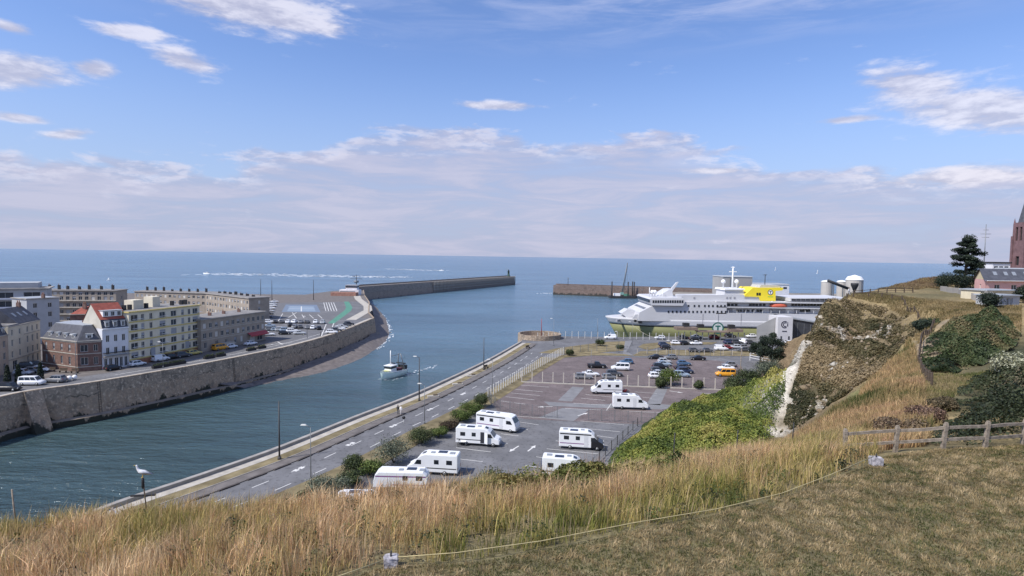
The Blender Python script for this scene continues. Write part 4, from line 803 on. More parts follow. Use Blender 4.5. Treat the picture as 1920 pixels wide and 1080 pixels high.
for kind, colour, label, px, py, rz in [
    ('van', 'white', 'white van driving alone on the quay road left of the ferry bow', 1144, 636, PI), ('hatchback', 'white', 'white car on the quay road below the ferry bow', 1237, 636, PI), ('saloon', 'dark grey', 'dark grey car first in the quay row below the ferry hull', 1281, 635, 0), ('saloon', 'white', 'white car parked right behind a black one on the quay road', 1306, 634, 0), ('saloon', 'black', 'black car in front of a white one on the quay road', 1303, 638.5, 0),
    ('suv', 'red', 'dark red car in the quay row near the green ferry emblem', 1340, 635.5, .25), ('suv', 'black', 'black car in the quay row just right of the green ferry emblem', 1369, 633, .05), ('hatchback', 'white', 'white car in front of the grey slanted terminal wall', 1408, 633, PI), ('hatchback', 'white', 'white car between the slanted terminal wall and the logo tower', 1431, 633, PI), ('hatchback', 'white', 'white car in front of the logo tower', 1455, 634, PI), ('saloon', 'white', 'white car in front of the dark glazed terminal hall', 1478, 635, PI), ('hatchback', 'white', 'white car half hidden by the chalk edge', 1494, 636, PI),
    ('hatchback', 'navy', 'navy car behind the black one on the grass island', 1245, 649, .1), ('hatchback', 'black', 'black car at the left end of the upper rows', 1249, 655, .1), ('hatchback', 'white', 'white car at the left of three on the island edge', 1268, 646, 0), ('hatchback', 'black', 'black car in the middle of three on the island edge', 1284, 646.5, .2), ('saloon', 'white', 'white car at the right of three on the island edge', 1304, 646.5, PI),
    ('suv', 'navy', 'navy suv left of the white high van', 1368, 645, .1), ('suv', 'dark grey', 'dark grey car between navy suv and white high van', 1380, 645, .1), ('van', 'white', 'white high van in the terminal rows', 1393, 644, PI / 2 + .3), ('hatchback', 'dark grey', 'dark grey car right of the white high van', 1406, 645, .2),
    ('hatchback', 'dark grey', 'dark grey car at the lower edge of the terminal rows', 1302, 660.5, .05), ('saloon', 'dark grey', 'dark car right of another at the lower edge of the terminal rows', 1326, 660.5, .05), ('van', 'white', 'white van in the lower terminal row', 1352, 657, .0), ('hatchback', 'red', 'red car half hidden behind the lower white van', 1364, 655, .2),
    ('hatchback', 'silver', 'silver car right of the lower white van', 1378, 653.5, PI), ('hatchback', 'grey', 'grey car next to the silver car in the lower terminal row', 1391, 653.5, PI), ('saloon', 'dark grey', 'dark car in front of the grey and silver pair', 1394, 659, PI),
    ('hatchback', 'white', 'white car behind the dark tree, first of the cluster', 1478, 646, PI), ('saloon', 'white', 'white car behind the dark tree, second of the cluster', 1481, 651, PI), ('hatchback', 'red', 'red car behind the dark tree', 1477, 656.5, PI), ('hatchback', 'navy', 'navy car at the chalk edge behind the dark tree', 1488, 655, PI)]:
    add_car(kind, colour, label, px, py, rz + RNG.normal() * .06, g, cat='van' if kind == 'van' else 'car')
g = 'cars on the far quay street'
sr = math.atan2((LW[40] - LW[20]).y, (LW[40] - LW[20]).x)
for kind, colour, label, px, py in [('hatchback', 'black', 'black hatchback in front of the white red-roofed house', 212, 694), ('hatchback', 'white', 'white hatchback at the near corner of the yellow flats', 258, 686), ('van', 'white', 'white van parked by the entrance of the yellow flats', 301, 677), ('hatchback', 'black', 'black car parked just beyond the white van', 322, 673), ('suv', 'dark grey', 'dark suv parked between the black car and the yellow one', 342, 670), ('estate', 'yellow', 'pale yellow car at the far end of the yellow flats', 364, 665),
                                    ('minibus', 'orange', 'orange delivery van in front of the brown flats', 413, 656), ('hatchback', 'white', 'white car right in front of the orange delivery van', 433, 653), ('saloon', 'white', 'white car near the red awning', 470, 647)]:
    add_car(kind, colour, label, px, py, sr + RNG.normal() * .03, g, cat='van' if kind in ('van', 'minibus') else 'car')
for kind, colour, label, px, py, rz in [('minibus', 'white', 'white minibus in the little square at the left end of the quay', 60, 722, .1), ('suv', 'grey', 'grey suv right of the white minibus in the square', 104, 717, PI), ('van', 'black', 'black van at the very left by the wall', 17, 733, .1), ('hatchback', 'silver', 'silver car behind the white minibus in the square', 44, 703, .1), ('hatchback', 'grey', 'grey car in the middle of the back row in the square', 62, 699, .2), ('hatchback', 'white', 'white car at the brick house end of the back row', 77, 697, .2), ('suv', 'black', 'black car by the cream house front', 52, 691, .5), ('hatchback', 'dark grey', 'dark car in the alley between cream and brick houses', 69, 687, .6)]:
    add_car(kind, colour, label, px, py, rz, 'cars in the square on the far bank', cat='van' if kind in ('van', 'minibus') else 'car')
g = 'cars in the harbour car park'
rows = [('far row of the harbour car park', [(517, 606, 'black'), (528.5, 606, 'dark grey'), (540.5, 606, 'white'), (552, 606, 'white'), (564, 606, 'grey'), (576, 606.5, 'black'), (592, 606.5, 'white'), (605, 607, 'silver')], PI / 2 + .25),
        ('middle row of the harbour car park', [(544, 612, 'black'), (553, 615.5, 'grey'), (563.5, 615.5, 'dark grey'), (577, 616.5, 'grey'), (587, 617, 'white'), (598, 618, 'black')], PI / 2 + .25),
        ('near row of the harbour car park', [(504, 606, 'white'), (506, 613, 'pale blue'), (508, 620, 'grey'), (518, 620.5, 'pale blue'), (527, 621, 'silver'), (536, 621.5, 'pale blue'), (548, 623.5, 'white'), (534, 627.5, 'black'), (562, 627, 'silver'), (503, 629.5, 'white')], .35),
        ('row along the harbour wall', [(622, 625.5, 'white'), (630, 622, 'dark grey'), (637, 619, 'white'), (642, 615, 'silver'), (648, 612, 'dark grey'), (654, 610, 'black')], .2),
        ('column beside the flats', [(515, 567, 'white'), (512, 571, 'silver'), (511, 575, 'white'), (508, 580, 'white'), (506, 585, 'silver'), (504, 590, 'dark grey'), (503, 596, 'navy')], .25),
        ('distant sea front row', [(470, 573, 'white'), (474, 568, 'silver'), (483, 567.5, 'dark grey'), (492, 567.5, 'white'), (500, 567.5, 'silver'), (470, 579, 'white'), (470, 586, 'silver')], .2)]
for rn, cars, rz in rows:
    cnt = {}
    for i, (px, py, colour) in enumerate(cars):
        kind = ['hatchback', 'saloon', 'suv', 'estate'][int(RNG.integers(0, 4))]
        where = ORD[i] + ' from the left in the ' + rn
        add_car(kind, colour, f'{colour} car {where}', px, py, rz + RNG.normal() * .08, g, lights=False)

# ------------------------------------------------------------------ motorhomes
camper_white = mat('motorhome_shell', (.76, .77, .78), .35, .04, 1.2, spec=.45); camper_grey = mat('motorhome_grey', (.30, .31, .33), .4, .1, 2); solar = mat('solar_panel', (.02, .024, .04), .2, .2, 3, spec=.6); stripe_doorway = mat('dark_stripe_and_doorway', (.035, .037, .045), .5, .1, 3); plum = mat('plum_stripe', (.22, .10, .24), .5, .1, 3); hatchm = mat('roof_light', (.25, .27, .29), .3, .1, 4)
def extrude_profile(prof, w, m, bev=.10):
    bm = bmesh.new(); A = [bm.verts.new((x, -w / 2, z)) for x, z in prof]; B = [bm.verts.new((x, w / 2, z)) for x, z in prof]
    bm.faces.new(A); bm.faces.new(B[::-1]); n = len(prof); side = []
    for i in range(n): j = (i + 1) % n; side.append(bm.faces.new((A[j], A[i], B[i], B[j])))
    bm.normal_update(); ed = [e for e in bm.edges if len(e.link_faces) == 2 and any(abs(f.normal.y) > .9 for f in e.link_faces)]
    bmesh.ops.bevel(bm, geom=ed, offset=bev, segments=2, affect='EDGES', profile=.6); bmesh.ops.recalc_face_normals(bm, faces=bm.faces)
    me = bpy.data.meshes.new('body'); bm.to_mesh(me); bm.free()
    for mm in (m if isinstance(m, list) else [m]): me.materials.append(mm)
    return me
def camper(label, rear, front, style, cab=None, stripe='dark', open_door=False, L=None, nose=None, extras=()):
    a = W(*rear); b = W(*front); d = b - a; L = L or d.length; rz = math.atan2(d.y, d.x); c = (a + b) / 2
    t = thing('motorhome', label, 'motorhome', (c.x, c.y, QZ + .06), rz, 'motorhomes on the parking lots'); h = L / 2; w = 2.2
    if style == 'integrated': prof = [(-h, .42), (-h, 2.72), (-h + .12, 2.86), (h - 1.5, 2.86), (h - .75, 2.66), (h - .18, 1.62), (h, 1.05), (h, .42)]; ws = [(h - .75, 2.60), (h - .22, 1.66)]
    elif style == 'caravan': prof = [(-h, .6), (-h - .0, 1.2), (-h + .25, 2.2), (-h + .7, 2.58), (h - .7, 2.58), (h - .25, 2.2), (h, 1.2), (h, .6)]; ws = [(h - .62, 2.45), (h - .10, 1.45)]
    elif style == 'panelvan': prof = [(-h, .42), (-h, 2.3), (-h + .3, 2.58), (h - 2.1, 2.58), (h - 1.55, 2.38), (h - .85, 1.45), (h - .12, 1.12), (h, .85), (h, .42)]; ws = [(h - 1.5, 2.28), (h - .92, 1.52)]
    else: prof = [(-h, .42), (-h, 2.70), (-h + .12, 2.84), (h - 2.5, 2.84), (h - 1.85, 2.62), (h - 1.45, 2.28), (h - .80, 1.48), (h - .15, 1.18), (h, .90), (h, .42)]; ws = [(h - 1.45, 2.24), (h - .84, 1.52)]
    place('body', extrude_profile(prof, w, camper_white), t)
    if cab:                                             # coloured cab
        pc = [(h - 1.95, .40), (h - 1.95, 1.9), (h - 1.62, 2.0), (h - 1.38, 2.12), (h - .78, 1.50), (h - .13, 1.20), (h + .02, .92), (h + .02, .40)]; place('cab', extrude_profile(pc, w + .03, car_paint(cab), .08), t)
    m = MB(); (x0, z0), (x1, z1) = ws; e = .02
    m.face([(x0 + e, -w * .40, z0 + e), (x1 + e, -w * .44, z1 + e), (x1 + e, w * .44, z1 + e), (x0 + e, w * .40, z0 + e)]); m.build('windscreen', glass, t)
    def sidep(name, x0, x1, z0, z1, mt, s, off=.012, skew=0.0):
        k = MB(); y = s * (w / 2 + off + (.016 if cab and name == 'cab_window' else 0)); k.face([(x0, y, z0), (x1, y, z0), (x1 - skew, y, z1), (x0, y, z1)][::1 if s < 0 else -1]); return k.build(name, mt, t)
    for s in (-1, 1):
        if style not in ('caravan',): sidep('cab_window', h - 1.95 if style != 'integrated' else h - 1.75, h - 1.0 if style != 'integrated' else h - .62, 1.45, 2.05, glass, s, skew=.35)
        for x0 in ((-h + .75, -h + 1.55), (-h + 2.6, -h + 3.25)): sidep('side_window', x0[0], x0[1], 1.55, 2.15, glass, s)
        if stripe: sidep('stripe', -h + .15, h - 2.2, .92, 1.06, stripe_doorway if stripe == 'dark' else plum, s, .008, .4)
        if stripe == 'band': sidep('stripe', -h + .15, h - 1.9, 2.35, 2.55, stripe_doorway, s, .009)
        if stripe == 'plum': sidep('stripe', -h + .3, h - .3, 1.95, 2.12, plum, s, .009)
    s = -1; dx = h - 3.0
    dr = sidep('door', dx, dx + .62, .55, 2.3, stripe_doorway if open_door else mat('motorhome_door', (.62, .63, .65), .4, .05, 2), s, .016)  # when open, a dark sheet paints the shade inside the doorway
    if open_door:
        k = MB(); k.box((dx + .95, s * (w / 2 + .28), 1.42), (.62, .05, 1.75), .5 * s); k.build('door_leaf', camper_white, t)
    k = MB(); r = .34; k.lathe([(r * .55, -.12), (r * .95, -.13), (r, -.07), (r, .07), (r * .95, .13), (r * .62, .13)], n=14); k.lathe([(.01, .12), (r * .62, .132), (r * .62, .138), (.01, .125)], n=10, mi=1); wm = k.mesh('wheel', [tyre, rimm])
    for sy in (-1, 1):
        for x in ((h - .95, -h + 1.75) if style != 'caravan' else (-.1,)): place('wheel', wm, t, (x, sy * (w / 2 - .12), r), (-sy * PI / 2, 0, 0))
    ztop = max(z for _, z in prof)
    for x, y, lx, ly, mt, nm in [(-h + .9, .1, .75, .75, hatchm, 'roof_hatch'), (-h + 2.3, -.25, 1.3, .8, solar, 'solar_panel'), (-h + 3.6, .15, .6, .6, hatchm, 'roof_hatch')]:
        if x > h - 1.7: continue
        k = MB(); k.box((x, y, ztop + .045), (lx, ly, .09), taper=.9); k.build(nm, mt, t)
    if style == 'semi':
        k = MB(); k.face([(h - 2.42, -.45, 2.84), (h - 1.93, -.45, 2.67), (h - 1.93, .45, 2.67), (h - 2.42, .45, 2.84)]); k.build('skylight', glass, t, (0.01, 0, .02))
    for sy in (-1, 1):
        if style != 'caravan': k = MB(); k.box((h - .05, sy * .82, 1.0), (.16, .34, .18)); k.build('headlight', lamp_w, t)
        k = MB(); k.box((-h + .01, sy * .92, 1.0), (.06, .16, .4)); k.build('tail_light', lamp_r, t)
    if style not in ('caravan',): k = MB(); k.box((h + .02, 0, .52), (.16, 1.9, .22)); k.build('bumper', camper_grey, t)
    return t
camper('white motorhome with its side door open, nearest the hedge beside the road', (859, 831), (936, 836), 'semi', open_door=True, L=7.0)
camper('white flat-fronted motorhome with dark side stripe behind the open-door one', (897, 801), (971, 811), 'integrated', stripe='band', L=7.4)
camper('white motorhome facing the road beside the large shrub', (855, 889), (773, 884), 'semi', L=7.0)
camper('white motorhome with a black cab by the ivy bank', (1052, 838), (1128, 843), 'semi', cab='black', stripe='band', L=6.9)
camper('white motorhome half hidden by brambles with a rear tent awning', (1027, 892), (1098, 897), 'semi', open_door=True, L=6.6)
camper('white coachbuilt motorhome with plum stripe partly hidden by the brow grass', (800, 919), (708, 917), 'caravan', stripe='plum', L=7.0)
camper('white rounded van roof showing over the brow grass', (690, 966), (618, 966), 'panelvan', stripe=None, L=5.8)
camper('white motorhome with open door and bikes beside it in the upper lot', (1166, 738), (1108, 737), 'semi', open_door=True, L=6.7)
camper('white motorhome parked lowest in the upper lot, facing the headland', (1150, 765), (1212, 767), 'semi', stripe=None, L=6.9)
# rear tent of the half hidden one, bikes, table
p = W(1019, 890); t = thing('rear_tent', 'dark blue tent awning at the rear of the half hidden motorhome', 'tent', (p.x, p.y, QZ + .06)); k = MB(); k.prism([(-.5, -.9), (.5, -.9), (.5, .9), (-.5, .9)], 0, 2.1, top=[(-.2, -.8), (.45, -.8), (.45, .8), (-.2, .8)]); k.build('canvas', mat('blue_canvas', (.06, .075, .12), .8, .2, 2), t)
def bicycle(label, loc, rz, cat='bicycle', name='bicycle', sc=1.0, colour='red'):
    t = thing(name, label, cat, loc, rz)
    for x in (-.52, .52):
        k = MB(); n = 18
        rings = [[(x * sc + math.cos(a) * (.33 + .035 * math.cos(q)) * sc, .03 * math.sin(q), .34 * sc + math.sin(a) * (.33 + .035 * math.cos(q)) * sc) for q in (0, PI / 2, PI, 3 * PI / 2)] for a in [2 * PI * i / n for i in range(n + 1)]]
        k.loft(rings, caps=False); k.build('wheel', tyre, t)
    k = MB(); B = [(-.52, .34), (-.1, .32), (.42, .82), (-.2, .80)]
    for a, b in [((-.52, .34), (-.1, .32)), ((-.1, .32), (.40, .78)), ((-.2, .80), (.40, .80)), ((-.1, .32), (-.22, .92)), ((-.52, .34), (-.2, .80)), ((.52, .34), (.38, .95))]: k.tube([(a[0] * sc, 0, a[1] * sc), (b[0] * sc, 0, b[1] * sc)], .025, 5)
    k.build('frame', car_paint(colour), t); k = MB(); k.box((-.23 * sc, 0, .95 * sc), (.26, .14, .07)); k.build('saddle', dark, t); k = MB(); k.tube([(.36 * sc, -.28, 1.0 * sc), (.36 * sc, .28, 1.0 * sc)], .02, 5); k.build('handlebar', dark, t)
    return t
p = W(1172, 739); t = bicycle('dark motorbike parked behind the upper motorhome', (p.x, p.y, QZ + .06), .2, 'motorbike', 'motorbike', 1.15, 'black')
k = MB(); k.loft([[(-.55, -.14, .55), (-.55, .14, .55), (-.55, .12, .9), (-.55, -.12, .9)], [(0, -.18, .4), (0, .18, .4), (0, .16, 1.0), (0, -.16, 1.0)], [(.35, -.12, .6), (.35, .12, .6), (.3, .1, 1.05), (.3, -.1, 1.05)]]); k.build('tank', car_paint('red'), t)
p = W(862, 836); bicycle('bicycle leaning at the back of the open-door motorhome', (p.x, p.y, QZ + .06), 1.2, colour='grey')
p = W(868, 834); t = thing('camping_table', 'white folding camping table behind the open-door motorhome', 'table', (p.x, p.y - .6, QZ + .06)); k = MB(); k.box((0, 0, .7), (1.1, .7, .05)); k.build('table_top', white, t)
for sx in (-1, 1):
    for sy in (-1, 1): k = MB(); k.box((sx * .45, sy * .28, .34), (.04, .04, .68)); k.build('leg', steel, t)

# ------------------------------------------------------------------ boats
def hull_rings(L, B, D_, zk=-.6, sheer=.6, n=10, stern=.8, rake=.9):
    R = []
    for i in range(n + 1):
        s = i / n; x = -L / 2 + L * s; f = stern + (1 - stern) * min(1, s * 3) if s < .35 else (1 - ((s - .35) / .65) ** 2.4); f = max(f, .02); z = D_ + sheer * s ** 2; b = B / 2 * f; bx = x + rake * s ** 3
        R.append([(x, -b * .75, zk), (x + (bx - x) * .4, -b * .92, D_ * .35), (bx, -b, z), (bx, b, z), (x + (bx - x) * .4, b * .92, D_ * .35), (x, b * .75, zk)])
    return R
p = W(737, 706, SEA); q = W(712, 709, SEA)
fb = thing('fishing_boat', 'small pale green and white fishing boat heading up the channel', 'boat', (p.x, p.y, SEA), phead(752, 703, 716, 707, SEA) + .55)
k = MB(); k.loft([r[::-1] for r in hull_rings(11.5, 4.2, 1.5, sheer=1.0)]); k.build('hull', mat('pale_green_hull', (.48, .60, .56), .45, .08, 1), fb)
k = MB(); A = hull_rings(11.6, 4.3, 1.5, sheer=1.0)
for a, b in zip(A, A[1:]):
    for i in (2, 3):
        u, v = Vector(a[i]), Vector(b[i]); k.face([u, v, v + Vector((0, 0, .32)), u + Vector((0, 0, .32))])
k.build('bulwark', white, fb)
k = MB(); k.box((1.4, 0, 2.6), (3.0, 2.6, 2.3), taper=.92); k.build('wheelhouse', white, fb)
k = MB(); k.box((1.45, 0, 3.25), (2.95, 2.62, .55)); k.build('window_band', glass, fb); k = MB(); k.box((1.3, 0, 3.85), (3.4, 2.9, .14)); k.build('roof', white, fb)
k = MB(); k.box((3.3, 0, 2.0), (.8, 1.8, .8)); k.build('winch_box', mat('boat_yellow', (.55, .55, .12), .6, .2, 2), fb)
k = MB(); k.box((-1.6, .3, 2.1), (2.4, 2.6, .9)); k.build('deck_gear', mat('net_maroon', (.10, .04, .05), .9, .5, 4), fb)
for y in (-1.3, 1.3): k = MB(); k.tube([(-4.6, y, 1.6), (-3.4, y * .3, 6.8)], .17); k.build('gantry_leg', steel, fb)
k = MB(); k.box((-4.3, 0, 3.6), (.3, 3.4, .35)); k.build('gantry_beam', dark, fb); k = MB(); k.tube([(1.4, 0, 3.9), (1.4, 0, 8.4)], .15); k.build('mast', white, fb); k = MB(); k.tube([(1.4, 0, 6.6), (-3.4, 0, 6.6)], .1); k.build('boom', steel, fb); k = MB(); k.box((.2, 0, 4.3), (.5, 1.6, .25)); k.build('radar', dark, fb)
k = MB(); k.box((-5.2, 0, 2.2), (1.2, 2.8, 1.4)); k.build('net_drum', dark, fb)
def wake(name, label, pts, widths, z=SEA + .05):
    """broken foam streaks lying on the water"""
    V = []; Fc = []; 
    mb = MB()
    for i in range(len(pts) - 1):
        a = Vector(pts[i]); b = Vector(pts[i + 1]); d = (b - a); l = d.length; d.normalize(); nrm = Vector((-d.y, d.x)); w0, w1 = widths[i], widths[i + 1]; n = max(3, int(l / max(.5, l / 90)))
        for k in range(n):
            s = RNG.random(); c = a + d * l * s + nrm * RNG.normal() * (w0 + (w1 - w0) * s) * .5; ln = RNG.uniform(.02, .07) * l + .5; wd = RNG.uniform(.12, .45) * (w0 + (w1 - w0) * s)
            pp = [c + d * ln * u + nrm * wd * v * RNG.uniform(.6, 1.3) for u, v in ((-.5, -.2), (0, -.5), (.5, -.1), (.45, .2), (0, .5), (-.5, .15))]; mb.face([(p.x, p.y, z) for p in pp])
    return tag(mb.build(name, foam), label, 'foam', None, 'stuff')
P2 = lambda x, y: W(x, y, SEA).to_2d()
wake('boat_wake', 'white wake behind the fishing boat', [P2(757, 704), P2(785, 697), P2(822, 684)], [1.8, 1.6, .8]); wake('bow_foam', 'foam along the bow of the fishing boat', [P2(710, 711), P2(735, 713.5), P2(752, 708)], [.7, .9, .7])
wake('far_wake', 'long white wake across the open sea beyond the jetty', [P2(392, 513), P2(520, 515.5), P2(640, 518), P2(770, 520)], [60, 50, 45, 30])
wake('second_wake', 'thin wake behind the distant launch', [P2(826, 507.5), P2(770, 505.5), P2(720, 504)], [45, 40, 25])
wake('jetty_swash', 'white water at the mouth between the jetties', [P2(1008, 551), P2(1028, 550), P2(1042, 549)], [5, 7, 5])
wake('shore_break', 'small waves breaking on the shingle below the wall', [P2(706, 655), P2(727, 632), P2(728, 612), P2(716, 590)], [1.6, 2.2, 2.0, 1.2]); wake('beach_break', 'thin white waves along the far beach', [Vector((-420, 515)), Vector((-300, 517)), Vector((-200, 521)), Vector((-142, 522))], [4, 4, 4, 3])
for lab, x, y, s in [('white motor launch at the head of the long wake', 388, 514, 1.0), ('white launch running beyond the jetty tip', 828, 508, 1.0)]:
    p = W(x, y, SEA); t = thing('motor_launch', lab, 'boat', (p.x, p.y, SEA), PI if x < 500 else 0); k = MB(); k.loft([r[::-1] for r in hull_rings(11, 3.6, 1.6)]); k.build('hull', white, t); k = MB(); k.box((-.3, 0, 2.6), (4, 2.6, 2), taper=.8); k.build('cabin', white, t); k = MB(); k.box((-.3, 0, 2.8), (3.7, 2.5, .6)); k.build('window_band', glass, t)
for lab, x, y, hh in [('white sailing boat seen above the yellow ferry funnel', 1454, 507, 13), ('small distant white sailing boat right of the funnel', 1533, 513, 12), ('tiny distant white sail at the far left', 204, 526, 9)]:
    p = W(x, y, SEA); t = thing('sailing_boat', lab, 'boat', (p.x, p.y, SEA), .6); t.scale = (.4,) * 3 if x < 500 else (1, 1, 1); k = MB(); k.loft([r[::-1] for r in hull_rings(11, 3.2, 1.1)]); k.build('hull', white, t); k = MB(); k.tube([(.5, 0, 1), (.5, 0, hh)], .12); k.build('mast', white, t)
    k = MB(); k.loft([[(.4, -.05, 2), (-4.5, .3, 2.2), (-4.5, .4, 2.2), (.4, .05, 2)], [(.4, -.05, hh * .6), (-2, .6, hh * .6), (-2, .7, hh * .6), (.4, .05, hh * .6)], [(.4, -.05, hh), (.3, 0, hh), (.3, .1, hh), (.4, .05, hh)]]); k.build('mainsail', white, t); k = MB(); k.face([(.7, 0, hh * .85), (5, 0, 1.8), (1.2, .5, 2)]); k.build('jib', white, t)
# ------------------------------------------------------------------ people
def person(label, loc, rz, top, legs, hair=(.05, .03, .02), stride=.22):
    t = thing('person', label, 'person', loc, rz)
    J = {0: (0, 0, .95), 1: (0, 0, 1.15), 2: (0, 0, 1.38), 3: (0, 0, 1.47), 4: (.01, 0, 1.56), 5: (.015, 0, 1.66), 6: (0, .17, 1.38), 7: (-.06, .22, 1.12), 8: (.02, .22, .88), 9: (0, -.17, 1.38), 10: (.06, -.22, 1.12), 11: (.16, -.21, .90),
         12: (0, .09, .88), 13: (stride * .6, .09, .50), 14: (stride, .09, .08), 15: (stride + .15, .09, .04), 16: (0, -.09, .88), 17: (-stride * .4, -.09, .48), 18: (-stride * 1.2, -.09, .10), 19: (-stride * 1.2 + .14, -.09, .04)}
    E_ = [(0, 1), (1, 2), (2, 3), (3, 4), (4, 5), (2, 6), (6, 7), (7, 8), (2, 9), (9, 10), (10, 11), (0, 12), (12, 13), (13, 14), (14, 15), (0, 16), (16, 17), (17, 18), (18, 19)]
    Rr = [.15, .14, .16, .055, .085, .085, .07, .05, .04, .07, .05, .04, .09, .07, .05, .04, .09, .07, .05, .04]
    me = bpy.data.meshes.new('body'); me.from_pydata([J[i] for i in range(20)], E_, []); o = place('body', me, t)
    md = o.modifiers.new('skin', 'SKIN'); sv = me.skin_vertices[0].data
    for i, r in enumerate(Rr): sv[i].radius = (r, r * (1.25 if i in (0, 1, 2) else 1))
    sv[0].use_root = True; o.modifiers.new('sub', 'SUBSURF').levels = 1; o.modifiers['sub'].render_levels = 1
    # clothes by height, on the one body surface
    m = bpy.data.materials.new('clothed_figure'); m.use_nodes = True; nt = m.node_tree; tc = nt.nodes.new('ShaderNodeTexCoord'); sp = nt.nodes.new('ShaderNodeSeparateXYZ'); nt.links.new(tc.outputs['Object'], sp.inputs[0]); mr = nt.nodes.new('ShaderNodeMath'); mr.operation = 'DIVIDE'; mr.inputs[1].default_value = 2.0; nt.links.new(sp.outputs[2], mr.inputs[0])
    r = nt.nodes.new('ShaderNodeValToRGB'); r.color_ramp.interpolation = 'CONSTANT'; e = r.color_ramp.elements; e[0].position = 0; e[0].color = (.03, .03, .03, 1); e[1].position = .04; e[1].color = (*legs, 1)
    for pos, c in ((.47, top), (.735, (.45, .28, .20))): n = e.new(pos); n.color = (*c, 1)
    nt.links.new(mr.outputs[0], r.inputs[0]); nt.links.new(r.outputs[0], nt.nodes['Principled BSDF'].inputs['Base Color']); nt.nodes['Principled BSDF'].inputs['Roughness'].default_value = .8; me.materials.append(m)
    k = MB(); k.lathe([(.01, 1.76), (.07, 1.75), (.105, 1.69), (.108, 1.62), (.09, 1.56)], (-.01, 0, 0), 10); k.build('hair', mat('hair_' + str(int(hair[0] * 100)), hair, .7, .2, 8), t)
    return t
p = W(746, 777); rzp = 1.19 + PI
person('person in dark clothes walking along the quay path beside one in white', (p.x, p.y, QZ + .1), rzp, (.03, .03, .035), (.03, .035, .05)); p = W(751.5, 778); person('person in white top walking along the quay path beside one in dark clothes', (p.x, p.y, QZ + .1), rzp, (.75, .73, .72), (.55, .52, .5), (.25, .18, .10))
p = W(601, 631); person('person in dark clothes crossing the harbour car park near the wall', (p.x, p.y, QZ + .03), .5, (.03, .03, .03), (.03, .03, .03))
v = D(1592, 545, 121); person('person in white at the corner of the headland fence', (v.x, v.y, float(hz(v.x, v.y))), 2.0, (.7, .7, .7), (.4, .4, .42))
# ================================================================== buildings
bglass = mat('window_glass', (.035, .042, .052), .15, .2, .6, spec=.6); wframe = mat('window_frame', (.62, .61, .58), .6, .06, 3); shutter = mat('pale_shutter', (.55, .53, .49), .7, .08, 3); dshut = mat('grey_shutter', (.30, .31, .33), .7, .1, 3)
slate = mat('slate_roof', (.075, .078, .092), .7, .25, 1.2, .3, 6, detail=8); redtile = mat('red_tile_roof', (.30, .085, .06), .8, .22, 1.0, .4, 6, detail=8); flatroof = mat('flat_roof_felt', (.22, .21, .20), .9, .25, .6, detail=8); zinc = mat('zinc', (.33, .35, .37), .5, .12, 2)
cream = mat('cream_render', (.66, .60, .47), .85, .08, .5, spec=.2); yellow_band = mat('yellow_band', (.55, .44, .17), .8, .1, 1); whiter = mat('white_render', (.66, .66, .68), .85, .06, .5, spec=.2); brickm = mat('brown_brick', (.185, .115, .095), .9, .2, 1.4, .3, 12, detail=8); redbrick = mat('red_brick', (.30, .14, .085), .9, .2, 1.4, .3, 12)
browng = mat('grey_brown_render', (.33, .285, .235), .9, .14, .5, detail=8); palest = mat('pale_stone_render', (.50, .47, .40), .9, .1, .5); pinkr = mat('pink_render', (.68, .40, .36), .85, .06, .6, spec=.2); grey_r = mat('grey_render', (.40, .41, .42), .9, .08, .6); awning = mat('red_awning', (.38, .07, .08), .8, .1, 2)
WM = {}
def window_mesh(w, h, style='plain'):
    key = (round(w, 2), round(h, 2), style)
    if key in WM: return WM[key]
    m = MB(); f = .07; mats = [wframe, bglass, dshut if style in ('dark', 'half') else shutter]
    if style in ('shut', 'dark'): m.box((w / 2, .05, h / 2), (w, .06, h), mi=2)
    else:
        m.box((w / 2, .10, h / 2), (w - .02, .02, h - .02), mi=1)
        for c, d in (((w / 2, .06, f / 2), (w, .08, f)), ((w / 2, .06, h - f / 2), (w, .08, f)), ((f / 2, .06, h / 2), (f, .08, h - 2 * f)), ((w - f / 2, .06, h / 2), (f, .08, h - 2 * f)), ((w / 2, .06, h / 2), (.06, .07, h - 2 * f))): m.box(c, d, mi=0)
        if style == 'half': m.box((w / 2, .03, h * .75), (w - .04, .03, h * .5), mi=2)
    WM[key] = m.mesh('window', mats); return WM[key]
def wall_face(mb, O, u, Wd, Ht, ops, rec=.22, mi=0):
    n_in = Vector((-u.y, u.x, 0)); u3 = Vector((u.x, u.y, 0)); zz = Vector((0, 0, 1)); O = Vector(O)
    xs = sorted({0.0, Wd, *[round(v, 3) for o in ops for v in (o[0], o[2])]}); zs = sorted({0.0, Ht, *[round(v, 3) for o in ops for v in (o[1], o[3])]})
    P = lambda x, z, d=0: O + u3 * x + zz * z + n_in * d
    for i in range(len(xs) - 1):
        for j in range(len(zs) - 1):
            cx = (xs[i] + xs[i + 1]) / 2; cz = (zs[j] + zs[j + 1]) / 2
            if any(o[0] < cx < o[2] and o[1] < cz < o[3] for o in ops): continue
            mb.face([P(xs[i], zs[j]), P(xs[i + 1], zs[j]), P(xs[i + 1], zs[j + 1]), P(xs[i], zs[j + 1])], mi)
    for x0, z0, x1, z1 in ops:
        mb.face([P(x0, z0), P(x1, z0), P(x1, z0, rec), P(x0, z0, rec)], mi); mb.face([P(x0, z1, rec), P(x1, z1, rec), P(x1, z1), P(x0, z1)], mi); mb.face([P(x0, z0), P(x0, z0, rec), P(x0, z1, rec), P(x0, z1)], mi); mb.face([P(x1, z0, rec), P(x1, z0), P(x1, z1), P(x1, z1, rec)], mi)
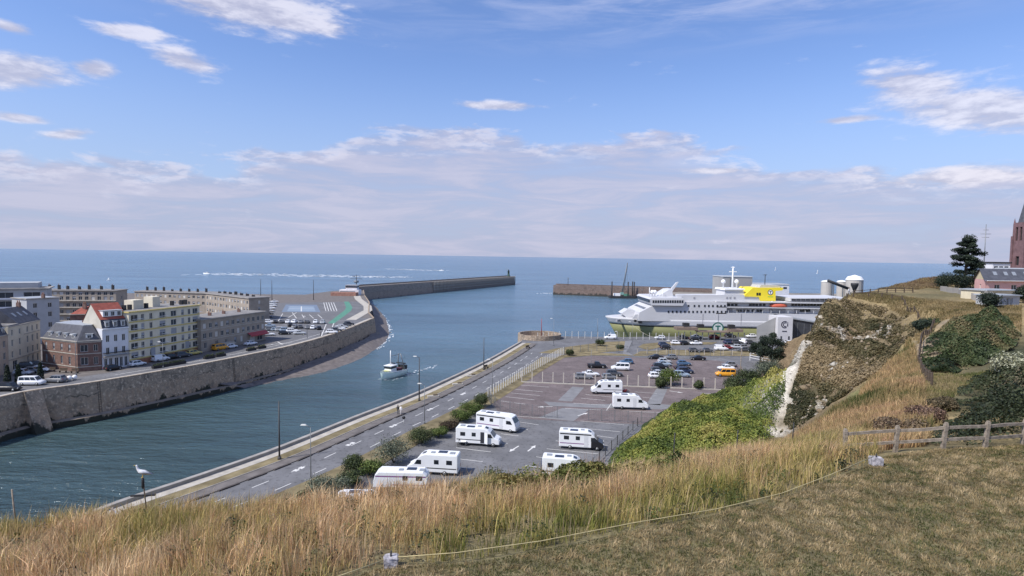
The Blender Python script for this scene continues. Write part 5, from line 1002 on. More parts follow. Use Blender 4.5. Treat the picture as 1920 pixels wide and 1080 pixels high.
def grid_ops(Wd, cols, rows):
    """cols: (centre fraction, width), rows: (sill, height)"""
    return [(c * Wd - w / 2, s, c * Wd + w / 2, s + h) for s, h in rows for c, w in cols]
def building(name, label, corners, H, faces, wallm, cat='building', z0=QZ, styles=('plain',), group=None, rec=.22):
    """faces: {edge index: list of openings or (fn)}; corners counter-clockwise"""
    C = [Vector((c[0], c[1])) for c in corners]; o = C[0]; t = thing(name, label, cat, (o.x, o.y, z0), 0, group); mb = MB(); wins = []
    for i in range(len(C)):
        a, b = C[i] - o, C[(i + 1) % len(C)] - o; d = b - a; l = d.length; u = d / l
        ops = faces.get(i, []); ops = ops(l) if callable(ops) else ops; ops = [q for q in ops if q[0] > .05 and q[2] < l - .05 and q[3] < H - .02]
        wall_face(mb, (a.x, a.y, 0), u, l, H, ops, rec); wins += [(a, u, q) for q in ops]
    mb.face([(c.x - o.x, c.y - o.y, H) for c in C]); mb.build('wall', wallm, t)
    for k, (a, u, q) in enumerate(wins):
        st = styles[int(RNG.integers(0, len(styles)))]; me = window_mesh(q[2] - q[0], q[3] - q[1], st); n_in = Vector((-u.y, u.x)); p = a + u * q[0] + n_in * (rec - .13)
        place('window', me, t, (p.x, p.y, q[1]), (0, 0, math.atan2(u.y, u.x)))
    return t, [c - o for c in C]
def inset_poly(C, d):
    n = len(C); out = []
    for i in range(n):
        a, b, c = C[i - 1], C[i], C[(i + 1) % n]; u = (b - a).normalized(); v = (c - b).normalized(); nu = Vector((-u.y, u.x)); nv = Vector((-v.y, v.x)); k = (nu + nv); k = k / max(.35, k.length_squared / 2) if k.length > .01 else nu; out.append(b + k * d)
    return out
def flat_roof(t, C, H, over=.25, thick=.3, m=None, rim=None):
    mb = MB(); mb.prism([(p.x, p.y) for p in inset_poly(C, -over)], H, H + thick); mb.build('roof_slab', rim or concrete, t)
    mb = MB(); mb.prism([(p.x, p.y) for p in inset_poly(C, .25)], H + thick, H + thick + .05); mb.build('roof', m or flatroof, t)
def mansard(t, C, H, h, ins, m, topm=None, over=.25):
    mb = MB(); mb.prism([(p.x, p.y) for p in inset_poly(C, -over)], H, H + .22); mb.build('cornice', pale_conc, t)
    mb = MB(); mb.prism([(p.x, p.y) for p in inset_poly(C, .02)], H + .22, H + .22 + h, top=[(p.x, p.y) for p in inset_poly(C, ins)]); rf = mb.build('roof', m, t)
    return rf
def chimney(t, x, y, z0, h, w=.9, d=.55, m=None, pots=2):
    mb = MB(); mb.box((x, y, z0 + h / 2), (w, d, h)); c = mb.build('chimney', m or brickm, t)
    for k in range(pots): q = MB(); q.lathe([(.12, 0), (.10, .5), (.08, .5)], (x - w * .25 + k * w * .5 / max(1, pots - 1), y, z0 + h), 8); q.build('chimney_pot', redbrick, c)
def band(t, C, i, z, h, d, m, name='string_course', x0=0.0, x1=None):
    a, b = C[i], C[(i + 1) % len(C)]; u = (b - a).normalized(); l = (b - a).length; x1 = l if x1 is None else x1; n = Vector((u.y, -u.x)); c = a + u * (x0 + x1) / 2 + n * (d / 2 + .003); mb = MB(); mb.box((0, 0, 0), (x1 - x0, d, h)); return mb.build(name, m, t, (c.x, c.y, z), (0, 0, math.atan2(u.y, u.x)))
def foot(A, B, depth):
    A = Vector(A[:2]); B = Vector(B[:2]); u = (B - A).normalized(); n = Vector((-u.y, u.x)); return [A, B, B + n * depth, A + n * depth]
def dormer(t, C, i, xc, w, h, z, back, m=white, winw=None, depth=1.6):
    a, b = C[i], C[(i + 1) % len(C)]; u = (b - a).normalized(); n_in = Vector((-u.y, u.x)); c = a + u * xc + n_in * back; rz = math.atan2(u.y, u.x)
    mb = MB(); mb.box((0, depth / 2, h / 2), (w, depth, h)); d = mb.build('dormer', m, t, (c.x, c.y, z), (0, 0, rz)); mb = MB(); mb.box((0, depth / 2 - .1, h + .06), (w + .3, depth + .3, .12)); mb.build('dormer_roof', zinc, d)
    k = max(1, int(w / 1.25)); ww = min(.85, w / k - .25)
    for q in range(k): me = window_mesh(ww, h - .35); place('window', me, d, (-w / 2 + (q + .5) * w / k - ww / 2, -.14, .15))
# 1 yellow flats
Cn = foot(W(243, 687), W(375, 659.5), 11); rows = [(1.85 + 2.45 * k, 1.6) for k in range(5)]
cols = [(.07, 2.2), (.175, 1.0), (.285, 1.0), (.44, 2.0), (.60, 2.0), (.735, 1.0), (.835, 1.0), (.93, 2.0)]
t, C = building('yellow_flats', 'five-storey cream and yellow block of flats on the far quay', Cn, 13.9, {0: lambda l: grid_ops(l, cols, rows), 3: lambda l: grid_ops(l, [(.8, 1.0)], rows[2:])}, cream, styles=('plain', 'plain', 'plain', 'half', 'dark'))
for k in range(5): band(t, C, 0, 1.62 + 2.45 * k, .34, .10, yellow_band, 'balcony_band')
for k in range(5):
    for c0 in (.04, .37, .90): band(t, C, 0, 2.30 + 2.45 * k, .06, .42, white, 'balcony_rail', c0 * 25.5, c0 * 25.5 + 3.2 if c0 < .8 else 25.3)
band(t, C, 0, .74, 1.46, .05, redbrick, 'plinth'); flat_roof(t, C, 13.9, .35, .3, None, yellow_band)
for x in (.295, .77): band(t, C, 0, 2.3, 4.4, .03, dshut, 'stair_glazing', x * 25.5 - .7, x * 25.5 + .7)
u = (C[1] - C[0]).normalized(); nn = Vector((-u.y, u.x))
for s, dd, w_, h_ in ((7, 5.5, 3.2, 2.4), (14, 6.5, 2.6, 2.8)): c = C[0] + u * s + nn * dd; mb = MB(); mb.box((0, 0, h_ / 2), (w_, 3, h_)); mb.build('stair_head', cream, t, (c.x, c.y, 14.25), (0, 0, math.atan2(u.y, u.x)))
for s in (2.5, 4.2, 9.5, 18.5, 22, 23.5): c = C[0] + u * s + nn * 4.0; chimney(t, c.x, c.y, 14.2, 1.4, .8, .8, dark, 0)
# 2 white house, red roof
Cn = foot(W(193, 694), W(242.5, 686.8), 9.5); hC = [(.2, .8), (.5, .8), (.8, .8)]
t, C = building('white_house', 'white narrow house with a red tiled roof and a row of dormers', Cn, 10.4, {0: lambda l: grid_ops(l, hC, [(3.8, 1.7), (6.9, 1.7)]) + grid_ops(l, [(.12, .75), (.30, .75), (.52, .9), (.70, .75), (.88, .75)], [(.35, 2.4)])}, whiter, cat='house')
l = (C[1] - C[0]).length; u = (C[1] - C[0]).normalized(); nn = Vector((-u.y, u.x)); band(t, C, 0, 3.35, .18, .9, concrete, 'balcony'); band(t, C, 0, 4.2, .06, .85, dark, 'balcony_rail'); band(t, C, 0, 10.2, .25, .3, white, 'cornice')
def P3(s, d, z): v = C[0] + u * s + nn * d; return (v.x, v.y, z)
mb = MB(); q = [P3(0, .05, 10.4), P3(l, .05, 10.4), P3(l, .8, 12.6), P3(0, .8, 12.6)]; mb.face(q); mb.build('slate_skirt', slate, t)
mb = MB(); mb.face([P3(-.15, .7, 12.55), P3(l + .15, .7, 12.55), P3(l + .15, 5.2, 16.4), P3(-.15, 5.2, 16.4)]); mb.face([P3(l + .15, 9.6, 11.4), P3(-.15, 9.6, 11.4), P3(-.15, 5.2, 16.4), P3(l + .15, 5.2, 16.4)]); mb.build('roof', redtile, t)
mb = MB()
for s in (0.0, l): mb.face([P3(s, 0.02, 10.35), P3(s, .8, 12.55), P3(s, 5.2, 16.3), P3(s, 9.5, 11.4), P3(s, 9.5, 10.35)])
mb.build('gable', palest, t)
for xc in (.2, .5, .8): dormer(t, C, 0, xc * l, .95, 1.5, 10.6, .15, white, depth=1.0)
dormer(t, C, 0, l * .5, l * .72, 1.45, 13.2, 1.3, white, depth=2.2)
# 3 brick corner house
Cn = [W(80, 688), W(146, 697.5), W(191, 694), Vector((-107.5, 157)), Vector((-118.5, 157))]
wr = [(1.6, 1.9), (4.9, 1.7)]
t, C = building('brick_house', 'brown brick corner house with a dark slate mansard roof and pale stone bands', Cn, 7.4, {0: lambda l: grid_ops(l, [(.12, .9), (.34, .9), (.56, .9), (.78, .9)], wr), 1: lambda l: grid_ops(l, [(.28, 1.5), (.76, .9)], wr)}, brickm, cat='house', styles=('plain', 'plain', 'half'))
for i in (0, 1):
    for z in (1.15, 4.35, 7.2): band(t, C, i, z, .2, .08, pale_conc)
mansard(t, C, 7.4, 3.5, 2.2, slate)
l0 = (C[1] - C[0]).length; l1 = (C[2] - C[1]).length
for x in (.18, .40, .62, .84): dormer(t, C, 0, x * l0, 1.25, 1.15, 8.0, .45, white)
dormer(t, C, 1, l1 * .5, 1.4, 1.15, 8.0, .45, white); chimney(t, C[3].x - .5, C[3].y - 3, 10.9, 1.8, 1.4, .6)
mb = MB(); mb.prism([(p.x, p.y) for p in inset_poly(C, 2.3)], 11.12, 11.25); mb.build('roof_flat', zinc, t)
# 4 and 5 cream corner houses
Cn = [W(17, 699), W(47, 689), W(77, 678)]; n_ = Vector((-(Cn[2] - Cn[0]).y, (Cn[2] - Cn[0]).x, 0)).normalized(); Cn = Cn + [Cn[2] + n_ * 8, Cn[0] + n_ * 8]
t, C = building('cream_house', 'tall cream terrace house with a slate roof and skylights in the square', Cn, 11.2, {0: lambda l: grid_ops(l, [(.25, .8), (.72, .8)], [(3.4, 1.6), (6.2, 1.6), (8.8, 1.4)]) + grid_ops(l, [(.4, 2.0)], [(.3, 2.3)]), 1: lambda l: grid_ops(l, [(.2, .9), (.5, .9), (.8, .9)], [(.4, 2.2), (3.4, 1.7), (6.2, 1.7), (8.8, 1.5)])}, cream, cat='house')
band(t, C, 0, 3.0, .18, .1, pale_conc); band(t, C, 1, 3.0, .18, .1, pale_conc); band(t, C, 1, 8.5, .15, .1, pale_conc); band(t, C, 0, 11.1, .25, .2, pale_conc, 'cornice'); band(t, C, 1, 11.1, .25, .2, pale_conc, 'cornice')
uu = (C[2] - C[0]).normalized(); nn = Vector((-uu.y, uu.x)); l = (C[2] - C[0]).length
def P4(s, d, z): v = C[0] + uu * s + nn * d; return (v.x, v.y, z)
mb = MB(); mb.face([P4(l * .3, -.1, 11.3), P4(l, -.1, 11.3), P4(l, 4, 15.0), P4(l * .3, 4, 15.0)]); mb.face([P4(l, 8, 11.3), P4(l * .3, 8, 11.3), P4(l * .3, 4, 15), P4(l, 4, 15)])
for s in (l * .3, l): mb.face([P4(s, -.1, 11.3), P4(s, 4, 15), P4(s, 8, 11.3)])
rf = mb.build('roof', slate, t)
for s in (.45, .62, .8): mb = MB(); mb.face([P4(l * s, 1.6, 12.92), P4(l * s + .9, 1.6, 12.92), P4(l * s + .9, 2.6, 13.83), P4(l * s, 2.6, 13.83)]); mb.build('skylight', hatchm, rf)
mb = MB(); mb.prism([P4(0, -.1, 0)[:2], P4(l * .3, -.1, 0)[:2], P4(l * .3, 8, 0)[:2], P4(0, 8, 0)[:2]], 11.22, 11.5); mb.build('flat_roof', flatroof, t); chimney(t, P4(l * .1, 3, 0)[0], P4(l * .1, 3, 0)[1], 11.5, 1.6); chimney(t, P4(l * .9, 4, 0)[0], P4(l * .9, 4, 0)[1], 14.6, 1.4)
Cn = foot(W(-60, 722), W(16.5, 699.5), 9)
t, C = building('beige_house', 'beige terrace house with a dark mansard cut off by the picture edge', Cn, 9.2, {0: lambda l: grid_ops(l, [(.1, .85), (.3, .85), (.5, .85), (.7, .85), (.9, .85)], [(.5, 2.1), (3.5, 1.7), (6.4, 1.6)])}, mat('beige_render', (.46, .37, .29), .9, .1, .5), cat='house')
mansard(t, C, 9.2, 2.8, .9, slate); l = (C[1] - C[0]).length
for x in (.78, .92): dormer(t, C, 0, x * l, 1.0, 1.4, 9.7, .3, white)
# 6-9 blocks behind
Cn = foot((-182, 193), (-163, 205), 14)
t, C = building('balcony_block', 'modern grey and white block with deep dark balconies at the far left', Cn, 16.0, {0: lambda l: grid_ops(l, [(.18, 4.5), (.5, 4.5), (.82, 4.5)], [(1.0, 2.0), (4.0, 2.0), (7.0, 2.0), (10.0, 2.0), (13.0, 2.0)]), 1: lambda l: grid_ops(l, [(.3, 1.2), (.6, 1.2)], [(4, 1.6), (7, 1.6), (10, 1.6), (13, 1.6)])}, grey_r, rec=.9)
for k in range(5): band(t, C, 0, .9 + 3 * k, .5, 1.1, whiter, 'balcony'); 
flat_roof(t, C, 16.0, .8, .35); mb = MB(); mb.prism([(p.x, p.y) for p in inset_poly(C, 2.5)], 16.4, 18.2); mb.build('penthouse', grey_r, t)
Cn = foot((-151, 182), (-147, 190), 9)
t, C = building('grey_house', 'pale grey rendered house with flat roof standing behind the cream house', Cn, 14.2, {0: lambda l: grid_ops(l, [(.25, 1.1), (.7, 1.1)], [(5, 1.6), (8.4, 1.6), (11.4, 1.5)]), 1: lambda l: grid_ops(l, [(.3, .9), (.7, .9)], [(5, 1.5), (8.4, 1.5), (11.4, 1.5)])}, grey_r, cat='house'); flat_roof(t, C, 14.2, .3, .3, zinc); chimney(t, 2, 4, 14.5, 1.2)
rb = [(1.2 + 2.75 * k, 1.5) for k in range(5)]
Cn = foot((-200, 234), (-163, 241), 10)
t, C = building('long_flats', 'long brown five-storey apartment block behind the quay houses', Cn, 13.2, {0: lambda l: grid_ops(l, [(.04 + .061 * k, 1.3) for k in range(16)], rb[:4] + [(11.5, 1.3)]), 1: lambda l: grid_ops(l, [(.5, 1.2)], rb[:4])}, browng, styles=('plain', 'shut', 'half', 'plain', 'dark'))
for k in range(4): band(t, C, 0, .95 + 2.75 * k, .3, .7, pale_conc, 'balcony')
flat_roof(t, C, 13.2, .4, .3); l = (C[1] - C[0]).length; u = (C[1] - C[0]).normalized()
for k in range(9): c = u * (3 + k * 3.9 + RNG.uniform(-.8, .8)); chimney(t, c.x - u.y * 4, c.y + u.x * 4, 13.5, RNG.uniform(.9, 2.0), .9, .6, dark, 1)
A_ = Vector((-187, 290)); M_ = Vector((-148, 283)); B_ = Vector((-115.5, 257))
Cn = [A_, M_, B_, B_ + Vector((5.5, 8.5)), M_ + Vector((3.5, 11)), A_ + Vector((0, 11))]
t, C = building('bent_flats', 'long low brown apartment block bending towards the sea front', Cn, 9.7, {0: lambda l: grid_ops(l, [(.04 + .066 * k, 1.3) for k in range(15)], [(4.2, 1.5), (7.2, 1.4)]), 1: lambda l: grid_ops(l, [(.04 + .066 * k, 1.4) for k in range(15)], [(1.2, 1.5), (4.2, 1.5), (7.2, 1.4)]), 2: lambda l: grid_ops(l, [(.5, 1.0)], [(4.2, 1.5), (7.2, 1.4)])}, browng, styles=('plain', 'shut', 'half', 'dark'))
flat_roof(t, C, 9.7, .4, .3)
for k in range(8): c = C[0].lerp(C[1], .08 + .12 * k) + Vector((.5, 5)); chimney(t, c.x, c.y, 10.0, RNG.uniform(.8, 2.0), .9, .6, dark, 1)
for k in range(7): c = C[1].lerp(C[2], .1 + .13 * k) + Vector((2.5, 4.5)); chimney(t, c.x, c.y, 10.0, RNG.uniform(.6, 1.6), 1.2, .7, dark, 1)
Cn = foot(W(377.5, 661), W(497, 637), 10.5)
t, C = building('brown_flats', 'brown three-storey flats with a flat roof and a red awning at street level', Cn, 9.6, {0: lambda l: grid_ops(l, [(.05 + .083 * k, 1.25) for k in range(12)], [(4.0, 1.6), (7.0, 1.5)]) + grid_ops(l, [(.06, 1.1), (.22, 1.1), (.36, 1.1), (.5, 1.1), (.60, 1.1)], [(1.0, 1.8)]) + grid_ops(l, [(.78, 2.6), (.91, 2.6)], [(.3, 2.0)]), 3: lambda l: grid_ops(l, [(.5, 1), (.8, 1)], [(4, 1.6), (7, 1.5)])}, browng, styles=('plain', 'shut', 'half', 'plain', 'shut'))
flat_roof(t, C, 9.6, .45, .35); l = (C[1] - C[0]).length; u = (C[1] - C[0]).normalized(); n = Vector((u.y, -u.x))
for z in (3.5, 6.5): band(t, C, 0, z, .2, .08, pale_conc)
a = C[0] + u * l * .69; b = C[0] + u * l; mb = MB(); mb.face([(a.x, a.y, 3.5), (a.x + n.x * 1.6, a.y + n.y * 1.6, 2.55), (b.x + n.x * 1.6, b.y + n.y * 1.6, 2.55), (b.x, b.y, 3.5)]); mb.face([(a.x + n.x * 1.6, a.y + n.y * 1.6, 2.55), (a.x + n.x * 1.6, a.y + n.y * 1.6, 2.2), (b.x + n.x * 1.6, b.y + n.y * 1.6, 2.2), (b.x + n.x * 1.6, b.y + n.y * 1.6, 2.55)]); mb.build('awning', awning, t)
for s in (4, 9, 15, 22): c = C[0] + u * s - n * 5; chimney(t, c.x, c.y, 9.95, 1.0, .9, .6, None, 1)
c = C[0] + u * l * .30 + n * 1.3; mb = MB(); mb.box((0, 0, .95), (5.5, 2.0, 1.9)); mb.build('porch', pale_conc, t, (c.x, c.y, 0), (0, 0, math.atan2(u.y, u.x)))
Cn = foot((-124, 164), (-117.5, 167), 7)
t, C = building('brown_gabled_house', 'reddish brown house with stepped roof behind the brick corner house', Cn, 11.6, {0: lambda l: grid_ops(l, [(.3, .8), (.7, .8)], [(8.6, 1.4)])}, brickm, cat='house'); mansard(t, C, 11.6, 1.8, 2.4, redtile); chimney(t, 2, 3, 13.0, 1.6)
# harbour office at the jetty root and its signal mast
p = W(657, 553); t = thing('harbour_office', 'white two-storey signal station at the root of the long jetty', 'building', (p.x, p.y, QZ)); mb = MB(); mb.box((0, 0, 2), (14, 8, 4)); mb.build('wall', whiter, t); mb = MB(); mb.box((1.5, 0, 5.6), (8, 6.5, 3.2)); mb.build('upper_storey', whiter, t); mb = MB(); mb.box((1.5, -.05, 6.1), (8.05, 6.6, 1.1)); mb.build('window_band', bglass, t); mb = MB(); mb.box((1.5, 0, 7.35), (9, 7.4, .3)); mb.build('roof', zinc, t); mb = MB(); mb.box((-1, -.02, 2.2), (11, 8.06, 1.3)); mb.build('window_band', bglass, t); mb = MB(); mb.box((-2, -8, 1.2), (18, 7, 2.4)); mb.build('terrace_hut', mat('terracotta_hut', (.32, .17, .13), .85, .25, .8), t)
p = D(668, 552, 440); t = thing('signal_mast', 'dark signal mast with crossed yards beside the harbour office', 'mast', (p.x, p.y, QZ)); mb = MB(); mb.tube([(0, 0, 0), (0, 0, 14.5)], .45, 8, r1=.2); mb.build('pole', dark, t)
for z, w_ in ((11.5, 9), (13.5, 6)): mb = MB(); mb.tube([(-w_ / 2, 0, z), (w_ / 2, 0, z)], .14); mb.build('yard', dark, t)
mb = MB(); mb.lathe([(.2, 8.5), (1.8, 8.6), (1.8, 10), (.2, 10.2)], n=8); mb.build('signal_platform', steel, t)
p = Vector((-5, 797)); t = thing('jetty_lighthouse', 'small dark green lighthouse on the tip of the long jetty', 'lighthouse', (p.x, p.y, 11)); mb = MB(); mb.lathe([(2.6, 0), (2.2, 1.2), (1.5, 1.4), (1.2, 6.5), (1.9, 6.7), (1.9, 7.0), (1.0, 7.0)], n=10); mb.build('tower', mat('dark_green_paint', (.03, .06, .05), .6, .2, 1), t); mb = MB(); mb.lathe([(.9, 7.0), (.9, 8.4), (.1, 9.4)], n=10); mb.build('lantern', glass, t)
p = D(1065, 533, 596); t = thing('jetty_beacon', 'thin beacon pole on the tip of the east jetty', 'beacon', (p.x, p.y, 9.6)); mb = MB(); mb.tube([(0, 0, 0), (0, 0, 7)], .25); mb.build('pole', dark, t); mb = MB(); mb.box((0, 0, 7.3), (.9, .9, 1.0)); mb.build('lamp', steel, t)

# ------------------------------------------------------------------ house, church and sheds on the headland
plat = sheet('plateau', [(153, 120), (155.5, 209), (200, 280), (320, 340), (560, 340), (560, -60), (154, -60)], 31.75, mat('plateau_grass', (.2, .16, .09), .95, .3, .05))
A_ = D(1826, 552, 124); B_ = D(1846, 555, 117.5); zb = 31.4
Cn = [Vector((A_.x, A_.y)), Vector((B_.x, B_.y)), Vector((B_.x + 14, B_.y + 2.2)), Vector((A_.x + 14, A_.y + 2.2))]
t, C = building('pink_house', 'pink rendered cottage with a dark slate roof and skylights on the headland', Cn, 3.5, {0: lambda l: grid_ops(l, [(.55, .9)], [(1.0, 1.5)]), 1: lambda l: grid_ops(l, [(.20, 1.3), (.48, 1.3), (.80, 1.6)], [(.5, 2.0)])}, pinkr, cat='house', z0=zb)
m0 = (C[0] + C[1]) / 2; m1 = (C[2] + C[3]) / 2; e = (C[2] - C[1]).normalized() * .4; ov = (C[1] - C[0]).normalized() * .4; zr = 5.7
mb = MB(); mb.face([q3(C[1] + ov - e, 3.35), q3(C[2] + ov + e, 3.35), q3(m1 + e, zr), q3(m0 - e, zr)]); mb.face([q3(C[3] - ov + e, 3.35), q3(C[0] - ov - e, 3.35), q3(m0 - e, zr), q3(m1 + e, zr)]); rf = mb.build('roof', slate, t)
mb = MB(); mb.face([q3(C[0], 3.5), q3(C[1], 3.5), q3(m0, zr - .08)]); mb.face([q3(C[2], 3.5), q3(C[3], 3.5), q3(m1, zr - .08)]); mb.build('gable', mat('pale_yellow_render', (.62, .52, .33), .85, .06, .6), t)
for s in (.2, .38, .52, .72):
    f0 = (C[1] + ov).lerp(C[2] + ov, s); f1 = m0.lerp(m1, s); du = (C[2] - C[1]).normalized() * .45; mb = MB()
    q = [(f0.lerp(f1, .42) - du, 3.35 + (zr - 3.35) * .42 + .06), (f0.lerp(f1, .42) + du, 3.35 + (zr - 3.35) * .42 + .06), (f0.lerp(f1, .72) + du, 3.35 + (zr - 3.35) * .72 + .06), (f0.lerp(f1, .72) - du, 3.35 + (zr - 3.35) * .72 + .06)]; mb.face([q3(v, z) for v, z in q]); mb.build('skylight', hatchm, rf)
band(t, C, 1, 3.3, .12, .5, white, 'gutter')
def shed(name, label, px0, px1, Y, h, depth, wallm, roofm, ops=(), lift=0.0):
    a = D(px0, 560, Y); b = D(px1, 560, Y + 1.5); z = float(min(hz(a.x, a.y), hz(b.x, b.y))) - .2 + lift; Cn = foot(a, b, depth); t, C = building(name, label, Cn, h, {0: lambda l: list(ops)}, wallm, cat='shed', z0=z); flat_roof(t, C, h, .25, .18, roofm, roofm); return t
shed('cream_annex', 'low cream flat-roofed annex below the pink house', 1850, 1914, 106, 1.9, 5, mat('cream_annex_render', (.58, .52, .38), .85, .08, 1), zinc, [(3.2, .5, 4.0, 1.4), (4.3, .5, 5.1, 1.4)])
shed('garden_shed', 'small garden shed with grey flat roof and pale posts', 1874, 1912, 93, 2.0, 3.5, grey_r, zinc, [(1.6, .2, 2.3, 1.7), (2.5, .2, 3.1, 1.7)])
def garden_wall(label, pts, h, m=concrete, th=.25, name='garden_wall'):
    P = [D(*q) for q in pts]; t = thing(name, label, 'wall', (P[0].x, P[0].y, 0))
    for a, b in zip(P, P[1:]):
        n = max(1, int((b - a).length / 2.5))
        for k in range(n): c = a.lerp(b, (k + .5) / n); mb = MB(); mb.box((0, 0, 0), ((b - a).length / n, th, h + .8)); mb.build('panel', m, t, (c.x - P[0].x, c.y - P[0].y, float(hz(c.x, c.y)) + h / 2 - .4), (0, 0, math.atan2(b.y - a.y, b.x - a.x)))
    return t
garden_wall('pale concrete garden wall running from the pine towards the pink house', [(1764, 543, 130), (1798, 548, 121), (1822, 553, 112)], 1.1, concrete); garden_wall('weathered garden wall below the hedge beside the cream annex', [(1822, 560, 108), (1846, 572, 100)], 1.2, pale_conc); garden_wall('tall grey gate pillar wall beside the garden shed', [(1846, 572, 101), (1858, 575, 99)], 2.0, concrete)
X0 = (1920 - 960) / F * 262; t = thing('church', 'stone church tower with a tall pointed spire at the right edge', 'church', (X0 - .7, 262, 31.7)); chst = mat('church_stone', (.16, .095, .10), .9, .2, .6, .2, 8, detail=8)
mb = MB()
for i, u in enumerate([Vector((1, 0)), Vector((0, 1)), Vector((-1, 0)), Vector((0, -1))]):
    O = [Vector((-3, -3)), Vector((3, -3)), Vector((3, 3)), Vector((-3, 3))][i]; wall_face(mb, (O.x, O.y, 0), u, 6, 25, [(2.1, 6, 3.9, 10), (1.3, 17, 2.5, 23), (3.5, 17, 4.7, 23)], .6)
mb.build('tower', chst, t); mb = MB(); mb.prism([(-2.3, -2.3), (2.3, -2.3), (2.3, 2.3), (-2.3, 2.3)], .2, 24.8); mb.build('louvres', dark, t)
mb = MB(); mb.loft([[(2.9 * math.cos(a), 2.9 * math.sin(a), 25) for a in [PI / 8 + k * PI / 4 for k in range(8)]], [(.12 * math.cos(a), .12 * math.sin(a), 39) for a in [PI / 8 + k * PI / 4 for k in range(8)]]], smooth=False); mb.build('spire', slate, t)
mb = MB(); mb.tube([(0, 0, 38.8), (0, 0, 41.5)], .1); mb.tube([(-.6, 0, 40.6), (.6, 0, 40.6)], .08); mb.build('cross', dark, t)
for sx in (-1, 1):
    for sy in (-1, 1):
        mb = MB(); mb.box((sx * 3.0, sy * 3.0, 9.5), (1.0, 1.0, 19)); mb.build('buttress', chst, t); mb = MB(); mb.lathe([(.5, 19), (.45, 24.5), (.05, 27.0)], (sx * 2.75, sy * 2.75, 0), 8, smooth=False); mb.build('pinnacle', chst, t)
mb = MB(); mb.prism([(3.05, -4.5), (26, -4.5), (26, 4.5), (3.05, 4.5)], 0, 9); mb.build('nave', chst, t); mb = MB(); mb.loft([[(3.05, -5, 9), (3.05, 0, 14), (3.05, 5, 9)], [(26.5, -5, 9), (26.5, 0, 14), (26.5, 5, 9)]], smooth=False); mb.build('nave_roof', slate, t)
p = D(1858, 500, 172); t = thing('white_modern_house', 'white flat-roofed modern house behind the pine and pink cottage', 'house', (p.x, p.y, 31.5)); mb = MB(); mb.box((1, 0, 3.4), (5, 5, 6.8)); mb.build('wall', whiter, t); mb = MB(); mb.box((1, 0, 7.0), (5.6, 5.6, .4)); mb.build('roof', dark, t)
for k in range(3): mb = MB(); mb.box((-.6 + k * 1.5, -2.51, 5.4), (1.1, .06, 1.1)); mb.build('window', bglass, t)
p = D(1886, 506, 160); t = thing('grey_hall', 'long grey zinc-roofed hall behind the pink cottage roof', 'building', (p.x, p.y, 31.5)); mb = MB(); mb.box((2, 0, 2), (10, 6, 4)); mb.build('wall', grey_r, t); mb = MB(); mb.prism([(-3.4, -3.4), (7.4, -3.4), (7.4, 3.4), (-3.4, 3.4)], 4, 5.6, top=[(-2.5, -.3), (6.5, -.3), (6.5, .3), (-2.5, .3)]); mb.build('roof', zinc, t)
p = D(1844.5, 500, 178); t = thing('radio_mast', 'thin radio mast with aerials behind the pine tree', 'mast', (p.x, p.y, 31.5)); mb = MB(); mb.tube([(0, 0, 0), (0, 0, 18.5)], .22, 6, r1=.10); mb.build('pole', steel, t)
for z, w_ in ((15.6, 1.6), (14.6, 1.1), (16.8, .8)): mb = MB(); mb.tube([(-w_, 0, z), (w_, 0, z)], .07); mb.build('aerial', steel, t)
# ================================================================== the ferry, seen broadside, bow to the left
FY = 231.0; FB = 23.0; KX = FY / F                                # near side plane, beam
ferry = thing('car_ferry', 'large white car ferry with yellow funnel moored along the quay', 'ferry', (110, FY + FB / 2, SEA)); OX, OY, OZ = 110, FY + FB / 2, SEA
def fp(px, py): v = D(px, py, FY); return (v.x - OX, v.z - OZ)     # side-plane coordinates in the ferry's frame
fw = mat('ferry_white', (.55, .55, .56), .5, .05, .15); folive = mat('ferry_lower_hull', (.20, .205, .09), .55, .12, .12); fblack = mat('ferry_black', (.02, .02, .022), .5, .1, 1); fyel = mat('ferry_yellow', (.78, .62, .04), .5, .04, .3); fgreen = mat('ferry_emblem_green', (.03, .15, .12), .5, .05, 1); fwin = mat('ferry_window', (.03, .035, .045), .2, .2, 1, spec=.6); fdeck = mat('ferry_deck', (.30, .33, .32), .8, .1, .5); forange = mat('lifeboat_orange', (.62, .14, .08), .5, .06, 1); fshade = mat('ferry_grey_and_recess_shade', (.30, .30, .32), .7, .1, .4)  # fshade: grey for doors, vents and seams, and for painted recess shade
hb = FB / 2; x_bow = fp(1143.5, 598)[0]; z_bow = fp(1143.5, 598)[1]; x_stem = fp(1180, 640)[0]; x_end = x_bow + 141; zs = fp(1240, 612)[1]; z_main = fp(1300, 590)[1]
def hull_band(z0, z1, m, name, n=26):
    """slice of the hull between two heights, flaring towards the bow"""
    mb = MB(); R = []
    for z in np.linspace(z0, z1, 5):
        k = min(1, max(0, z / z_bow)); xb = x_stem + (x_bow - x_stem) * k ** 1.1; Lf = 34 - 8 * k; ring = []
        pts = []
        for i in range(n + 1):
            s = i / n; x = xb + (x_end - xb) * (s ** 1.8); d = min(1.0, (x - xb) / Lf); b = hb * (1 - (1 - d) ** (1.6 + .9 * k)) ** (.9 - .25 * k); pts.append((x, b))
        ring = [(x, -b, z) for x, b in pts] + [(x, b, z) for x, b in pts[::-1][:-1]]
        R.append(ring)
    mb.loft(R, smooth=True); return mb.build(name, m, ferry)
hull_band(-2.5, zs - .35, folive, 'lower_hull'); hull_band(zs - .35, zs + .1, fblack, 'waterline_stripe'); hull_band(zs + .1, z_bow, fw, 'hull')
